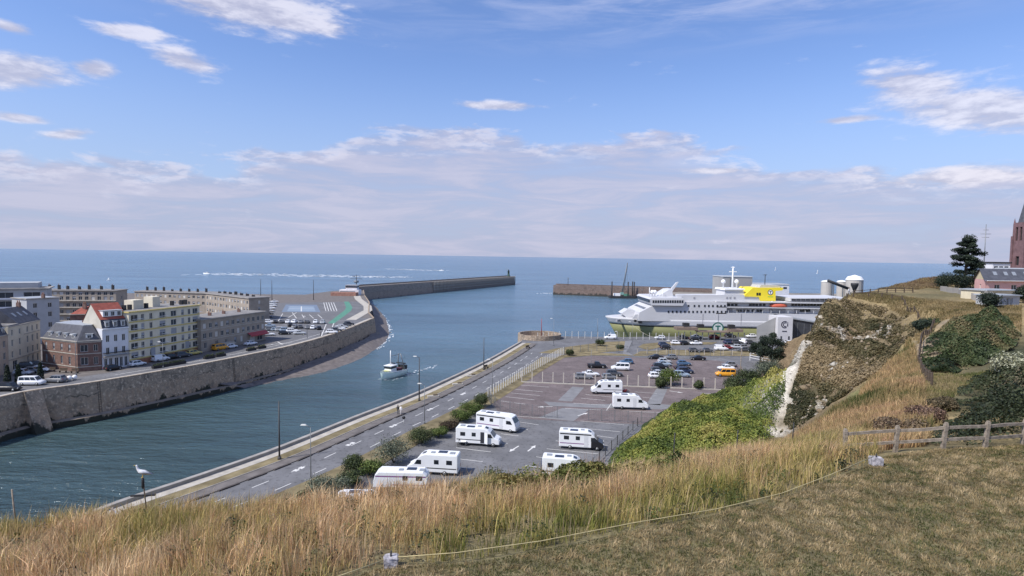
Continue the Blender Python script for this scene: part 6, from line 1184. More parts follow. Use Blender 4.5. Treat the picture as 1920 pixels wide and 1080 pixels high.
def slab(name, pts, m, y0=-hb, y1=hb, parent=None):
    """solid with the given side outline running across the ship"""
    n = len(pts); mb = MB(); A = [(x, y0, z) for x, z in pts]; B = [(x, y1, z) for x, z in pts]; mb.face(A); mb.face(B[::-1])
    for i in range(n): j = (i + 1) % n; mb.face([A[j], A[i], B[i], B[j]])
    o = mb.build(name, m, parent or ferry); bm = bmesh.new(); bm.from_mesh(o.data); bmesh.ops.recalc_face_normals(bm, faces=bm.faces); bm.to_mesh(o.data); bm.free(); return o
F_ = lambda L_: [fp(x, y) for x, y in L_]
xe = x_end - 1
# main superstructure with sloping front
z_a = fp(1300, 566)[1]; s0 = fp(1238, 597); s1 = fp(1199, 585); s2 = fp(1217, 572)
slab('superstructure', [(fp(1196, 600)[0], z_bow - .6), (fp(1199, 586)[0], fp(1199, 586)[1]), (fp(1226, 572)[0], fp(1226, 572)[1]), (fp(1226, 566)[0], z_a), (fp(1363, 566)[0], z_a), (fp(1363, 566)[0], z_bow - .6)], fw, -hb + .05, hb - .05)
slab('aft_superstructure', [(fp(1363.2, 600)[0], z_bow - .6), (fp(1363.2, 566)[0], z_a - .1), (xe - 6, z_a - .1), (xe - 4, z_bow - .6)], fw, -hb + 2.2, hb - 2.2)
for y_, nm in ((566.5, 'upper_deck_edge'), (576.5, 'promenade_deck_edge'), (588.5, 'car_deck_edge')):
    z = fp(1400, y_)[1]; mb = MB(); x0 = fp(1363.2, 0)[0]; mb.box(((x0 + xe - 5) / 2, 0, z), (xe - 5 - x0, FB - .1, .35)); mb.build(nm, fw, ferry)
mb = MB(); z0 = z_bow - .05; z1 = fp(1400, 589)[1]; x0 = fp(1363.2, 0)[0]; mb.box(((x0 + xe - 5) / 2, 0, (z0 + z1) / 2), (xe - 5 - x0, FB - .12, z1 - z0)); mb.build('side_plating', fw, ferry)
# mooring deck and bow ramp housing
mb = MB(); a = fp(1172, 591); b = fp(1184, 583.5); c = fp(1214, 588); d = fp(1214, 597); slab('bow_ramp_housing', [(a[0], a[1]), (b[0], b[1]), c, d, (a[0] + 2, z_bow)], fw, -3.6, 3.6)
slab('bulwark_wing', F_([(1186, 598), (1192, 590), (1215, 590), (1215, 599)]), fw, -hb + .6, -hb + 1.1); slab('bulwark_wing', F_([(1186, 598), (1192, 590), (1215, 590), (1215, 599)]), fw, hb - 1.1, hb - .6)
for x_, y_, w_ in ((1192, 602, 4), (1201, 604.5, 6)): p = fp(x_, y_); mb = MB(); mb.box((p[0], -hb * .93, p[1]), (w_ * KX, 1.2, .9)); mb.build('mooring_port', fblack, ferry)
p = fp(1163, 603.5); mb = MB(); mb.box((p[0], -6.6, p[1]), (1.6, 1.0, .9), .55); mb.build('name_mark', fshade, ferry)
# windows of the sloping front
q0 = Vector((fp(1199, 586)[0], 0, fp(1199, 586)[1])); q1 = Vector((fp(1226, 572)[0], 0, fp(1226, 572)[1])); nf = Vector((-(q1 - q0).z, 0, (q1 - q0).x)).normalized()
for k in range(9):
    y = -8.4 + k * 2.1; c = q0.lerp(q1, .38) + nf * .06; d = q0.lerp(q1, .56) + nf * .06; mb = MB(); mb.face([(c.x, y - .7, c.z), (c.x, y + .7, c.z), (d.x, y + .7, d.z), (d.x, y - .7, d.z)][::-1]); mb.build('front_window', fwin, ferry)
# bridge
B0 = fp(1219, 572); B1 = fp(1281, 561)
br = slab('bridge', F_([(1222, 572), (1218, 560.5), (1281, 560.5), (1283, 566), (1279, 573)]), fw, -hb - 1.2, hb + 1.2)
for k in range(13): x = fp(1224 + k * 4.5, 563.5); mb = MB(); mb.box((x[0], 0, x[1] - .35), (.72, 2 * hb + 2.5, 1.05)); mb.build('bridge_window', fwin, br)
mb = MB(); xx = fp(1218.2, 563)[0]; mb.box((xx + .1, 0, fp(1218, 563.5)[1] - .3), (.5, FB - 2, 1.05)); mb.build('bridge_front_window', fwin, br)
slab('bridge_roof', F_([(1217, 561), (1222, 558), (1280, 558), (1283, 561)]), fw, -hb - .6, hb + .6)
slab('forward_fin', F_([(1241, 558), (1263, 545), (1272, 544), (1269, 549), (1271, 558)]), fw, -5, 5); slab('fin_mast', F_([(1271, 546), (1283, 532), (1287, 531), (1279, 544), (1276, 546)]), fw, -.6, .6)
for x_, h_ in ((1223.5, 20), (1249, 14)): p = fp(x_, 560); mb = MB(); mb.tube([(p[0], -6, p[1]), (p[0], -6, p[1] + h_ * KX)], .16); mb.build('whip_aerial', white, ferry)
for x_ in (1231.5, 1236.5): p = fp(x_, 553); mb = MB(); mb.lathe([(.25, -1.6), (.25, 0), (.75, .2), (.85, .8), (.55, 1.4), (.02, 1.55)], (p[0], -4, p[1]), 10); mb.build('radome', white, ferry)
# upper deck bulwark and deck houses
slab('sun_deck_bulwark', F_([(1272, 566), (1272, 553.5), (1399, 553.5), (1399, 566)]), fw, -hb + 1.6, -hb + 2.0); slab('sun_deck_house', F_([(1290, 566), (1292, 557), (1440, 557), (1440, 566)]), fw, -6, 8)
for x_ in (1281, 1304, 1366, 1372, 1380): p = fp(x_, 559); mb = MB(); mb.box((p[0], -hb + 1.55, p[1]), (.7, .15, .7)); mb.build('vent_box', fshade, ferry)
# portholes
mb = MB(); mb.box((0, 0, 0), (.62, .16, .8)); pme = mb.mesh('porthole', fwin)
for x_ in [1291, 1302, 1310.5, 1321.5, 1329, 1336.5, 1345, 1352, 1359]: p = fp(x_, 573.6); place('porthole', pme, ferry, (p[0], -hb + .02, p[1]))
for k in range(15): p = fp(1253.5 + 7.65 * k, 584.6); place('porthole', pme, ferry, (p[0], -hb + .02, p[1]))
# recessed deck windows aft of the plating
mb = MB(); mb.box((0, 0, 0), (1.05, .2, .95)); wme = mb.mesh('deck_window', fwin); mb = MB(); mb.box((0, 0, 0), (1.9, .2, 1.9)); dme = mb.mesh('deck_door', fshade)
for x_ in [1370, 1377, 1384, 1411, 1417, 1423, 1430, 1437] + [1491 + 6 * k for k in range(13)]: p = fp(x_, 572.5); place('deck_window', wme, ferry, (p[0], -hb + 2.14, p[1]))
for x_ in [1387, 1393, 1400, 1407, 1416, 1425, 1431, 1507, 1512, 1517, 1522]: p = fp(x_, 583.5); place('deck_window', wme, ferry, (p[0], -hb + 2.14, p[1]))
for x_ in (1372.5, 1498): p = fp(x_, 584); place('deck_door', dme, ferry, (p[0], -hb + 2.13, p[1]))
for k in range(24): p = fp(1366 + 8 * k, 586); mb = MB(); mb.box((p[0], -hb + .15, p[1] + .2), (.12, .1, 1.1)); mb.build('railing_post', white, ferry) if k % 2 == 0 else None
slab('stern_house', F_([(1487, 566), (1487, 559.5), (1600, 559.5), (1600, 566)]), fw, -hb + 2.2, hb - 2.2)
for k in range(9): p = fp(1493 + 9 * k, 563); mb = MB(); mb.box((p[0], -hb + 2.14, p[1]), (1.7, .2, .8)); mb.build('deck_window', fwin, ferry)
# lifeboat in its davits
p = fp(1462, 573.5); lb = MB(); R = []
for s in np.linspace(-1, 1, 11): r = max(.05, (1 - abs(s) ** 3)) ; R.append([(p[0] + 3.6 * s, -hb + 1.2 + 1.35 * r * math.cos(a), p[1] + 1.05 * r * math.sin(a)) for a in [2 * PI * k / 10 for k in range(10)]])
lb.loft(R); o = lb.build('lifeboat', forange, ferry)
for s in (-2.6, 2.6): mb = MB(); mb.tube([(p[0] + s, -hb + 2.3, p[1] - 2.4), (p[0] + s, -hb + 2.2, p[1] + 1.3), (p[0] + s, -hb + 1.0, p[1] + 1.7)], .16); mb.build('davit', white, ferry)
mb = MB(); a = fp(1447, 588); b = fp(1478, 577); mb.box(((a[0] + b[0]) / 2, -hb + 2.16, (a[1] + b[1]) / 2), (b[0] - a[0], .1, b[1] - a[1])); mb.build('recess_shade_plate', fshade, ferry)  # flat plate below the lifeboat, recess shade put into its grey
# funnel with emblem
fun = slab('funnel', F_([(1403, 557.5), (1421, 541), (1480, 541), (1478, 546), (1465, 547), (1465, 566), (1436, 566), (1433, 558.5)]), fyel, -6.5, 6.5)
slab('funnel_top', F_([(1438, 541), (1441, 536), (1478, 537), (1478, 541)]), mat('funnel_grey', (.45, .44, .42), .7, .1, 1), -4.5, 4.5, fun)
for x_ in (1430, 1434.5): p = fp(x_, 553); mb = MB(); mb.box((p[0], -6.52, p[1]), (.75, .1, 1.1)); mb.build('funnel_louvre', fblack, fun)
def emblem(cx, cy, r, y, ringm, barm, parent, backm=None, half=False):
    p = fp(cx, cy); mb = MB(); n = 28; R = r * KX; rng = range(n) if not half else range(n // 2)
    for k in rng:
        a0 = 2 * PI * k / n; a1 = 2 * PI * (k + 1) / n; mb.face([(p[0] + R * math.cos(a0), y, p[1] + R * math.sin(a0)), (p[0] + R * math.cos(a1), y, p[1] + R * math.sin(a1)), (p[0] + R * .78 * math.cos(a1), y, p[1] + R * .78 * math.sin(a1)), (p[0] + R * .78 * math.cos(a0), y, p[1] + R * .78 * math.sin(a0))])
    mb.build('emblem_ring', ringm, parent)
    if backm: mb = MB(); mb.face([(p[0] + R * .78 * math.cos(2 * PI * k / n), y + .01, p[1] + R * .78 * math.sin(2 * PI * k / n)) for k in range(n)]); mb.build('emblem_disc', backm, parent)
    mb = MB(); mb.box((p[0], y - .01, p[1] + R * .32), (R * .9, .04, R * .22)); mb.box((p[0], y - .012, p[1] - R * .15), (R * .24, .04, R * .75)); mb.build('emblem_letter', barm, parent)
emblem(1455, 549.5, 5.2, -6.56, fblack, fblack, fun, white); emblem(1346, 615, 11, -hb - .04, fgreen, fgreen, ferry, mat('emblem_pale', (.62, .66, .62), .5, .04, 1))
mb = MB(); p = fp(1455, 558); mb.box((p[0], -6.53, p[1]), (2.2, .06, .25)); mb.build('funnel_lettering', mat('funnel_green', (.25, .5, .08), .6, .05, 1), fun)
# aft mast house
slab('mast_house', F_([(1369, 557), (1371, 545), (1406, 545), (1408, 557)]), fw, -5, 5); slab('mast_house_top', F_([(1368, 545.5), (1370, 542.5), (1408, 543), (1407, 545.5)]), white, -5.6, 5.6)
p = fp(1393.5, 545); mb = MB(); mb.tube([(p[0], 0, p[1]), (p[0], 0, p[1] + 9.3)], .45, 8, r1=.25); mb.build('mast', white, ferry)
for dz, w_ in ((7.2, 3.0), (9.0, 1.4)): mb = MB(); mb.box((p[0], 0, p[1] + dz), (w_, .4, .35)); mb.build('radar', white, ferry)
for x_ in (1376, 1402): q = fp(x_, 533); mb = MB(); mb.lathe([(.3, -2.4), (.3, -.2), (.85, 0), (.95, .7), (.6, 1.3), (.02, 1.5)], (q[0], 0, q[1]), 10); mb.build('radome', white, ferry)
p = fp(1457.5, 538); mb = MB(); mb.tube([(p[0], 0, p[1]), (p[0], 0, p[1] + 4.6)], .14); mb.tube([(p[0] - 1, 0, p[1] + 4.4), (p[0] + .9, 0, p[1] + 4.4)], .1); mb.build('funnel_mast', dark, ferry)
for x_ in (1318, 1347, 1390): a = fp(x_, 588); b = fp(x_, 610); mb = MB(); mb.box((a[0], -hb - .02, (a[1] + b[1]) / 2), (.16, .06, a[1] - b[1])); mb.build('plating_seam', fshade, ferry)
# mooring line
a = fp(1189, 611); b = W(1238, 634); mb = MB(); A_ = Vector((a[0] + OX, OY - hb * .8, a[1] + OZ)); mb.tube([A_.lerp(b, s) - Vector((0, 0, 1.2 * math.sin(PI * s))) for s in np.linspace(0, 1, 9)], .06, 5); tag(mb.build('mooring_rope', mat('rope', (.38, .34, .26), .9, .2, 5)), 'pale mooring rope from the ferry bow to the quay', 'rope')
# ------------------------------------------------------------------ terminal
a = W(1418, 640); b = W(1450, 640)
lg = mat('terminal_grey', (.36, .355, .345), .8, .08, .4); dgl = mat('terminal_glazing', (.06, .065, .075), .25, .3, .4, spec=.5); lgw = mat('terminal_panel', (.58, .57, .58), .7, .04, .4); ink = mat('logo_ink', (.025, .025, .05), .6, .05, 1)
def at(px, z=0): p = W(px, 640); return p.x - W(1418, 640).x
term = thing('ferry_terminal', 'grey ferry terminal with a pale logo tower and dark glazed hall', 'building', (a.x, a.y, QZ)); ts = a.y / F
w0 = at(1450); mb = MB()
for y0 in (0.0,):
    A = [(0, 0, 0), (w0, 0, 0), (w0, 0, 9.0), (0, 0, 5.6)]; B = [(x + 3, 5, z) for x, _, z in A]; mb.face(A); mb.face(B[::-1]); mb.face([A[3], A[2], B[2], B[3]]); mb.face([A[0], A[3], B[3], B[0]]); mb.face([A[2], A[1], B[1], B[2]])
mb.build('slanted_block', lg, term)
x0, x1 = at(1451), at(1477); mb = MB(); mb.box(((x0 + x1) / 2, 2, 4.7), (x1 - x0, 8, 9.4)); tower = mb.build('logo_tower', lgw, term)
for x_ in (1457.5, 1471): mb = MB(); mb.box((at(x_), -2.03, 1.6), (.55, .1, 1.5)); mb.build('door', dgl, tower)
cx, cz, R = at(1463), 6.6, 1.35; 
def arc(cx, cz, r, w_, a0, a1, n=22):
    mb = MB()
    for k in range(n):
        u, v = a0 + (a1 - a0) * k / n, a0 + (a1 - a0) * (k + 1) / n
        mb.face([(cx + r * math.cos(u), -2.035, cz + r * math.sin(u)), (cx + r * math.cos(v), -2.035, cz + r * math.sin(v)), (cx + (r - w_) * math.cos(v), -2.035, cz + (r - w_) * math.sin(v)), (cx + (r - w_) * math.cos(u), -2.035, cz + (r - w_) * math.sin(u))])
    return mb
arc(cx, cz, R, .36, .95, 2 * PI - .95).build('logo_letter', ink, tower); arc(cx + .15, cz, R * .62, .30, .9, 2 * PI - .9).build('logo_letter', ink, tower); mb = MB(); mb.box((cx + 1.05, -2.04, cz - .1), (.30, .05, 1.0)); mb.box((cx + 1.05, -2.04, cz + .72), (.30, .05, .28)); mb.build('logo_letter', ink, tower)
for k in range(6): mb = MB(); mb.box((cx - .75 + k * .30, -2.04, 4.15), (.2, .05, .38)); mb.build('small_lettering', ink, tower)
x0, x1 = at(1477.5), at(1560); mb = MB(); A = [(x0, 1, 0), (x1, 1, 0), (x1, 1, 6.2), (x0, 1, 8.8)]; B = [(x, 14, z) for x, _, z in A]; mb.face(A); mb.face([A[3], A[2], B[2], B[3]]); mb.face([A[2], A[1], B[1], B[2]]); mb.build('glazed_hall', dgl, term)
mb = MB(); mb.face([(x0, .6, 9.1), (x1 + .6, .6, 6.4), (x1 + .6, 14.4, 6.4), (x0, 14.4, 9.1)]); mb.face([(x0, .6, 9.1), (x0, .6, 8.6), (x1 + .6, .6, 5.9), (x1 + .6, .6, 6.4)]); mb.build('hall_roof', zinc, term)
for k in range(7): mb = MB(); mb.box((x0 + .8 + k * 2.4, .93, 3.8), (.14, .12, 7.0 - k * .55)); mb.build('mullion', steel, term)
p0 = W(1268, 637); p1 = W(1416, 639)
cn = thing('boarding_canopy', 'low brownish covered walkway on the quay below the ferry side', 'canopy', (p0.x, p0.y + .5, QZ)); l = p1.x - p0.x; bro = mat('rusty_canopy', (.20, .15, .12), .8, .25, .6)
for x0_, x1_, z0_, z1_ in ((0, 8, 3.6, 4.6), (8, 20, 2.9, 3.3), (20, l * .66, 2.9, 3.4), (l * .68, l * .84, 3.2, 4.2)): mb = MB(); mb.box(((x0_ + x1_) / 2, 1.5, (z0_ + z1_) / 2), (x1_ - x0_ - .05, 4, z1_ - z0_)); mb.build('roof_panel', bro, cn)
for k in range(12): mb = MB(); mb.box((1 + k * l * .075, 0, 1.5), (.25, .25, 3.0)); mb.build('post', steel, cn)
for x0_, h_ in ((4.0, 5.6), (9.5, 5.2), (l * .71, 5.2)): mb = MB(); mb.box((x0_, 1.5, h_), (2.2, 2, 1.1)); mb.build('plant_box', dark, cn)
# ------------------------------------------------------------------ port beyond
def block(name, label, px0, px1, pytop, Y, depth, m, z0=7.2, cat='building', roofm=None, gable=0.0):
    a = D(px0, pytop, Y); b = D(px1, pytop, Y); t = thing(name, label, cat, (a.x, Y, z0)); w_ = b.x - a.x; h = a.z - z0; mb = MB(); mb.box((w_ / 2, depth / 2, h / 2), (w_, depth, h)); mb.build('wall', m, t)
    mb = MB(); mb.prism([(-.3, -.3), (w_ + .3, -.3), (w_ + .3, depth + .3), (-.3, depth + .3)], h + .005, h + .5 + gable, top=[(.3 + gable, .2 + gable), (w_ - .3 - gable, .2 + gable), (w_ - .3 - gable, depth - .2 - gable), (.3 + gable, depth - .2 - gable)]); mb.build('roof', roofm or zinc, t); return t, w_, h
t, w_, h = block('grain_store', 'tall blank grey warehouse behind the ferry mast', 1356, 1411, 519, 345, 18, mat('warehouse_grey', (.33, .315, .30), .9, .1, .1)); mb = MB(); mb.box((w_ * .25, -.6, h * .55), (.9, .3, h * .9), 0); mb.build('chute', steel, t, (0, 0, 0), (0, .0, 0))
t, w_, h = block('white_shed', 'low white shed behind the yellow funnel', 1412, 1480, 533, 365, 16, whiter)
for k in range(6): mb = MB(); mb.box((2 + k * 3.6, -.03, h - 2), (2.2, .1, 1.2)); mb.build('window', bglass, t)
for nm, lab, x0_, x1_, yt, Y, m in [('storage_silo', 'round white silo left of the conveyor', 1546, 1566, 528.5, 300, 'flat'), ('storage_silo', 'round white silo behind the conveyor foot', 1575, 1593, 528.5, 310, 'flat'), ('storage_silo', 'largest white silo with domed roof beside the headland fence', 1596, 1626, 525, 300, 'dome')]:
    a = D(x0_, yt, Y); b = D(x1_, yt, Y); r = (b.x - a.x) / 2; t = thing(nm, lab, 'silo', (a.x + r, Y + r, 7.2), 0, 'port silos'); h = a.z - 7.2; mb = MB(); mb.lathe([(r, 0), (r, h)], n=20, smooth=False); mb.build('wall', mat('silo_white', (.44, .41, .37), .8, .08, .3), t); mb = MB(); mb.lathe([(r + .2, h), (r * .8, h + (1.6 if m == 'dome' else .5)), (.05, h + (2.6 if m == 'dome' else .9))], n=20, smooth=False); mb.build('roof', white, t)
a = D(1552, 526, 290); b = D(1590, 541, 290); t = thing('conveyor', 'dark sloping conveyor between the silos', 'conveyor', (a.x, a.y, 7.2)); mb = MB(); mb.tube([(0, 0, a.z - 7.2), (b.x - a.x, 0, b.z - 7.2)], .7, 4); mb.build('belt_housing', dark, t)
for s in (.3, .75): mb = MB(); zc = (a.z + (b.z - a.z) * s) - 7.2; mb.box(((b.x - a.x) * s, 0, zc / 2), (.4, .4, zc)); mb.build('leg', steel, t)
a = D(1610, 534, 292); t = thing('loading_hopper', 'small dark hopper in front of the largest silo', 'hopper', (a.x - 2, a.y, 7.2)); mb = MB(); mb.lathe([(.3, a.z - 11), (1.8, a.z - 7.4), (1.8, a.z - 6.4)], n=8); mb.build('funnel', dark, t); mb = MB(); mb.box((0, 0, (a.z - 11) / 2), (.8, .8, a.z - 11)); mb.build('leg', steel, t)
def heap(label, px, py, Y, w_, h, m):
    p = D(px, py, Y); t = MB(); n = 20; R = []
    for s in np.linspace(0, 1, 7): R.append([(w_ * (1 - s) * math.cos(a) * (1 + .12 * math.sin(3 * a + px)) + .01, w_ * .7 * (1 - s) * math.sin(a) * (1 + .1 * math.cos(2 * a)) + .01, h * s ** .9) for a in [2 * PI * k / n for k in range(n)]])
    t.loft(R); o = t.build('gravel_heap', m, None, (p.x, p.y, 7.2)); tag(o, label, 'gravel heap', 'gravel heaps in the port')
heap('pale gravel heap just right of the yellow funnel', 1508, 545, 330, 12, 9.5, mat('pale_gravel', (.34, .32, .30), .95, .2, .2)); heap('pinkish gravel heap beside the chalk headland', 1540, 545, 310, 11, 9.0, mat('pink_gravel', (.27, .21, .18), .95, .2, .2)); heap('low sand heap left of the grey warehouse', 1318, 548, 400, 16, 4, mat('sand_heap', (.34, .27, .19), .95, .2, .2))
for k, (x_, y_, w_, h_, lab) in enumerate([(1300, 547, 40, 3, 'low flat-roofed shed on the port beyond the ferry bridge'), (1336, 547, 24, 4, 'small brown shed beside the grey warehouse'), (1430, 540, 30, 5, 'grey lean-to beside the white shed')]):
    p = D(x_, y_, 420 - 10 * k); t = thing('port_shed', lab, 'shed', (p.x, p.y, 7.2)); mb = MB(); mb.box((0, 0, h_ / 2), (w_ * .38, 8, h_)); mb.build('wall', [grey_r, browng, grey_r][k], t); mb = MB(); mb.box((0, 0, h_ + .15), (w_ * .4, 8.6, .3)); mb.build('roof', zinc, t)
# work barge with legs and crane
p = W(1166, 559, SEA); t = thing('work_barge', 'dark jack-up work barge with tall legs and a crane by the east jetty', 'barge', (p.x, p.y, SEA)); mb = MB(); mb.box((0, 0, 1.0), (24, 11, 2.4)); mb.build('hull', dark, t)
for x_, y_ in ((-10.5, -4), (5.0, -4), (10.8, -4), (10.8, 4)): mb = MB(); mb.tube([(x_, y_, -2), (x_, y_, 16)], .55, 8); mb.build('leg', dark, t)
mb = MB(); mb.box((-5, 0, 3.4), (6, 5, 2.4)); mb.build('deck_house', white, t); mb = MB(); mb.box((4, 0, 3.2), (5, 4, 2.0)); mb.build('container', mat('barge_green', (.10, .24, .17), .7, .1, 1), t); mb = MB(); mb.box((0, 0, 4.4), (3, 3, 2.2)); mb.build('crane_cab', mat('crane_green', (.20, .34, .30), .6, .1, 1), t); mb = MB(); mb.tube([(0, 0, 5), (4.5, 0, 34)], .7, 4, r1=.4); mb.tube([(1.6, .5, 5), (4.8, .2, 34)], .25, 4); mb.build('jib', steel, t); mb = MB(); mb.tube([(4.5, 0, 34), (4.8, 0, 12)], .06, 4); mb.build('hoist_line', dark, t)
p = W(1240, 563, SEA); t = thing('channel_mark', 'thin channel pole standing in the water near the barge', 'beacon', (p.x - 18, p.y, SEA)); mb = MB(); mb.tube([(0, 0, -1), (0, 0, 9)], .2); mb.build('pole', dark, t); mb = MB(); mb.box((0, 0, 9.3), (.8, .8, .8)); mb.build('topmark', steel, t)
# ================================================================== trees and shrubs
bark = mat('bark', (.075, .058, .042), .9, .3, 5, .4, 20)
def shrub(label, px, py, r, h, n, size, pal, group=None, z=QZ, cat='shrub', name='shrub', pos=None, seed=0, flat=.25):
    p = pos if pos is not None else W(px, py, z); t = thing(name, label, cat, (p.x, p.y, p.z), 0, group); rs = np.random.default_rng(seed + int(px))
    lob = rs.normal(0, 1, (9, 3)); lob[:, 2] = np.abs(lob[:, 2]) * .7; lob /= np.linalg.norm(lob, axis=1)[:, None]; C = lob * np.array([r, r, h * .5]) * rs.uniform(.35, .72, (9, 1)) + np.array([0, 0, h * .42]); R = rs.uniform(.38, .58, 9)
    k = rs.integers(0, 9, n); d = rs.normal(0, 1, (n, 3)); d /= np.linalg.norm(d, axis=1)[:, None]; rad = rs.uniform(.45, 1.25, n)
    P = C[k] + d * (R[k] * rad)[:, None] * np.array([r, r, h * .62]); P[:, 2] = np.maximum(P[:, 2], .05)
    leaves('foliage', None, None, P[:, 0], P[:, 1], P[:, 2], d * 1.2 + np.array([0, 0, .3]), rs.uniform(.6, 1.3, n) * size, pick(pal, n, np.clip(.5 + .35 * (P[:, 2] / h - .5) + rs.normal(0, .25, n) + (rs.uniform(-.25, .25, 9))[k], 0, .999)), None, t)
    mb = MB()
    for _ in range(5): a = rs.uniform(0, 2 * PI); mb.tube([(0, 0, -.1), (math.cos(a) * r * .25, math.sin(a) * r * .25, h * .35), (math.cos(a) * r * .55, math.sin(a) * r * .55, h * .75)], .06, 5, r1=.02)
    mb.build('stem', bark, t); return t
G1 = [(.022, .032, .016), (.038, .055, .022), (.06, .082, .030), (.095, .115, .045)]; G2 = [(.035, .055, .016), (.06, .095, .022), (.10, .145, .034), (.15, .185, .05)]; G3 = [(.05, .065, .045), (.09, .11, .075), (.14, .16, .11), (.20, .215, .15)]
gr = 'shrubs along the road verge'
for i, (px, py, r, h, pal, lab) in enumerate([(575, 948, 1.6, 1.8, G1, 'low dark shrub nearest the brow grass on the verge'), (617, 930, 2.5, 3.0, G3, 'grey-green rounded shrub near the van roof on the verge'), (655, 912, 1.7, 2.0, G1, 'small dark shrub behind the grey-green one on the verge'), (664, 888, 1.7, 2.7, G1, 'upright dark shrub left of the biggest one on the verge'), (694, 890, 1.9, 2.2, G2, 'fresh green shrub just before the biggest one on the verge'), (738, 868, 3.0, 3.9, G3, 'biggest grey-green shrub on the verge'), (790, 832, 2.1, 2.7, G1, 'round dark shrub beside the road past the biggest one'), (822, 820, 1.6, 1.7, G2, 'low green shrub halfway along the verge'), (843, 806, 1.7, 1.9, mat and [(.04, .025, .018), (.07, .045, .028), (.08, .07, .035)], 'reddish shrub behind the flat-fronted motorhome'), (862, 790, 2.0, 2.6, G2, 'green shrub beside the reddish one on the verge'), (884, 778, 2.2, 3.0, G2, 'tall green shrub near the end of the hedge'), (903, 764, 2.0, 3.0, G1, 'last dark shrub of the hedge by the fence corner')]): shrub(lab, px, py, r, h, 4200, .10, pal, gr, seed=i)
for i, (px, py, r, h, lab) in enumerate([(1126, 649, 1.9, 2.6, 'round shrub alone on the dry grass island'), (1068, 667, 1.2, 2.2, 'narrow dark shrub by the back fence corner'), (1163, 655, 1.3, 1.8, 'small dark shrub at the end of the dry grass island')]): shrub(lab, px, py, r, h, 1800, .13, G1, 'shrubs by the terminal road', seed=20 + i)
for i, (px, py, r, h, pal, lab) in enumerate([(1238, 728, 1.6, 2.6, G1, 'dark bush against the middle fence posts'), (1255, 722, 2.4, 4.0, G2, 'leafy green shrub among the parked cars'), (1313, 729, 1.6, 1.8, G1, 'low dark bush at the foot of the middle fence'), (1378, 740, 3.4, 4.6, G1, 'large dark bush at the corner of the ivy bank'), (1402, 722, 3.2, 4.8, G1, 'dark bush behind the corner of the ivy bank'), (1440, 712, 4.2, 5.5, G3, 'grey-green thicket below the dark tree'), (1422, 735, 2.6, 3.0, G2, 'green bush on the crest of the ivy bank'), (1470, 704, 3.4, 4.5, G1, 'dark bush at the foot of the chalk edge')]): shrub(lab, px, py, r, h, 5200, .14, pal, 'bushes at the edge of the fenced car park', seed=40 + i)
def tree(label, pos, h, r, n, size, pal, seed, lean=0.0, name='tree', cat='tree', pine=False):
    t = thing(name, label, cat, pos); rs = np.random.default_rng(seed); mb = MB(); mb.tube([(0, 0, -.3), (lean * .4, .1, h * .35), (lean, 0, h * .9)], h * .035, 8, r1=h * .006); tr = mb.build('trunk', bark, t); C = []; R = []
    nb = 46 if pine else 14
    for k in range(nb):
        zf = rs.uniform(.16, .97) if pine else rs.uniform(.35, .92); a = rs.uniform(0, 2 * PI); rr = r * ((1.04 - zf) * 1.2 if pine else math.sin(PI * min(.98, zf * .95)) ** .6) * rs.uniform(.45, 1.0); e = Vector((lean * zf + rr * math.cos(a), rr * math.sin(a), h * zf)); mb = MB(); mb.tube([(lean * zf * .9, 0, h * zf * .86), tuple(Vector((lean * zf, 0, h * zf)).lerp(e, .55)), tuple(e)], h * .010, 5, r1=h * .003); mb.build('limb', bark, t)
        for s in ((.55, 1.0) if pine else (.8,)): C.append(Vector((lean * zf, 0, h * zf * (.97 if pine else 1))).lerp(e, s)); R.append(r * (rs.uniform(.10, .19) if pine else rs.uniform(.26, .42)))
    C.append(Vector((lean, 0, h * .97))); R.append(r * .22)
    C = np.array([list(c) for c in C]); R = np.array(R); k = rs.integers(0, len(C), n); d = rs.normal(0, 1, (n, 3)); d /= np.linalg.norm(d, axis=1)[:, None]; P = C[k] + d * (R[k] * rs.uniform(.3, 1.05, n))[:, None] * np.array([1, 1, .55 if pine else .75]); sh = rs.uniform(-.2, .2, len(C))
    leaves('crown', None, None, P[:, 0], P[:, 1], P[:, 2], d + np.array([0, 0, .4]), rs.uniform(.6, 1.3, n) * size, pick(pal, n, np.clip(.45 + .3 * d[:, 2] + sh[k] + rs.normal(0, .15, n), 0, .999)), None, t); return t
NP = [(.010, .016, .012), (.016, .026, .018), (.028, .042, .026), (.045, .06, .035)]
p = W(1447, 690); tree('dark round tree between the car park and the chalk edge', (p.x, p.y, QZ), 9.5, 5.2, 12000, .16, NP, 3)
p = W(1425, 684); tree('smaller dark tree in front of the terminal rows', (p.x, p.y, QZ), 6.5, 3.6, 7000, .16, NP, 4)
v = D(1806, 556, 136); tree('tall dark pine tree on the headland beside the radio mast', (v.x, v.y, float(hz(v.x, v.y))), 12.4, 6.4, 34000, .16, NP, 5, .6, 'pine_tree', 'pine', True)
for i, (px, Y, h, r, lab) in enumerate([(1772, 133, 4.0, 2.2, 'low dark evergreen bush left of the pine trunk'), (1790, 130, 4.6, 2.6, 'dark evergreen bush under the left side of the pine'), (1822, 131, 4.4, 2.6, 'dark evergreen bush under the right side of the pine'), (1836, 115, 1.3, 1.5, 'clipped dark hedge bush in front of the pink cottage gable'), (1858, 92, 2.6, 1.9, 'dark overgrown bush beside the garden shed'), (1742, 84, 2.0, 1.6, 'dark green bush at the head of the gully path'), (1731, 80, 1.7, 1.3, 'small dark bush lower on the gully path'), (1918, 100, 3.2, 1.8, 'dark tall bush at the right edge by the annex')]):
    v = D(px, 560, Y); shrub(lab, px, 560, r, h, 4200, .12, NP if i != 5 else G1, 'bushes on the headland', pos=Vector((v.x, v.y, float(hz(v.x, v.y)))), seed=60 + i)
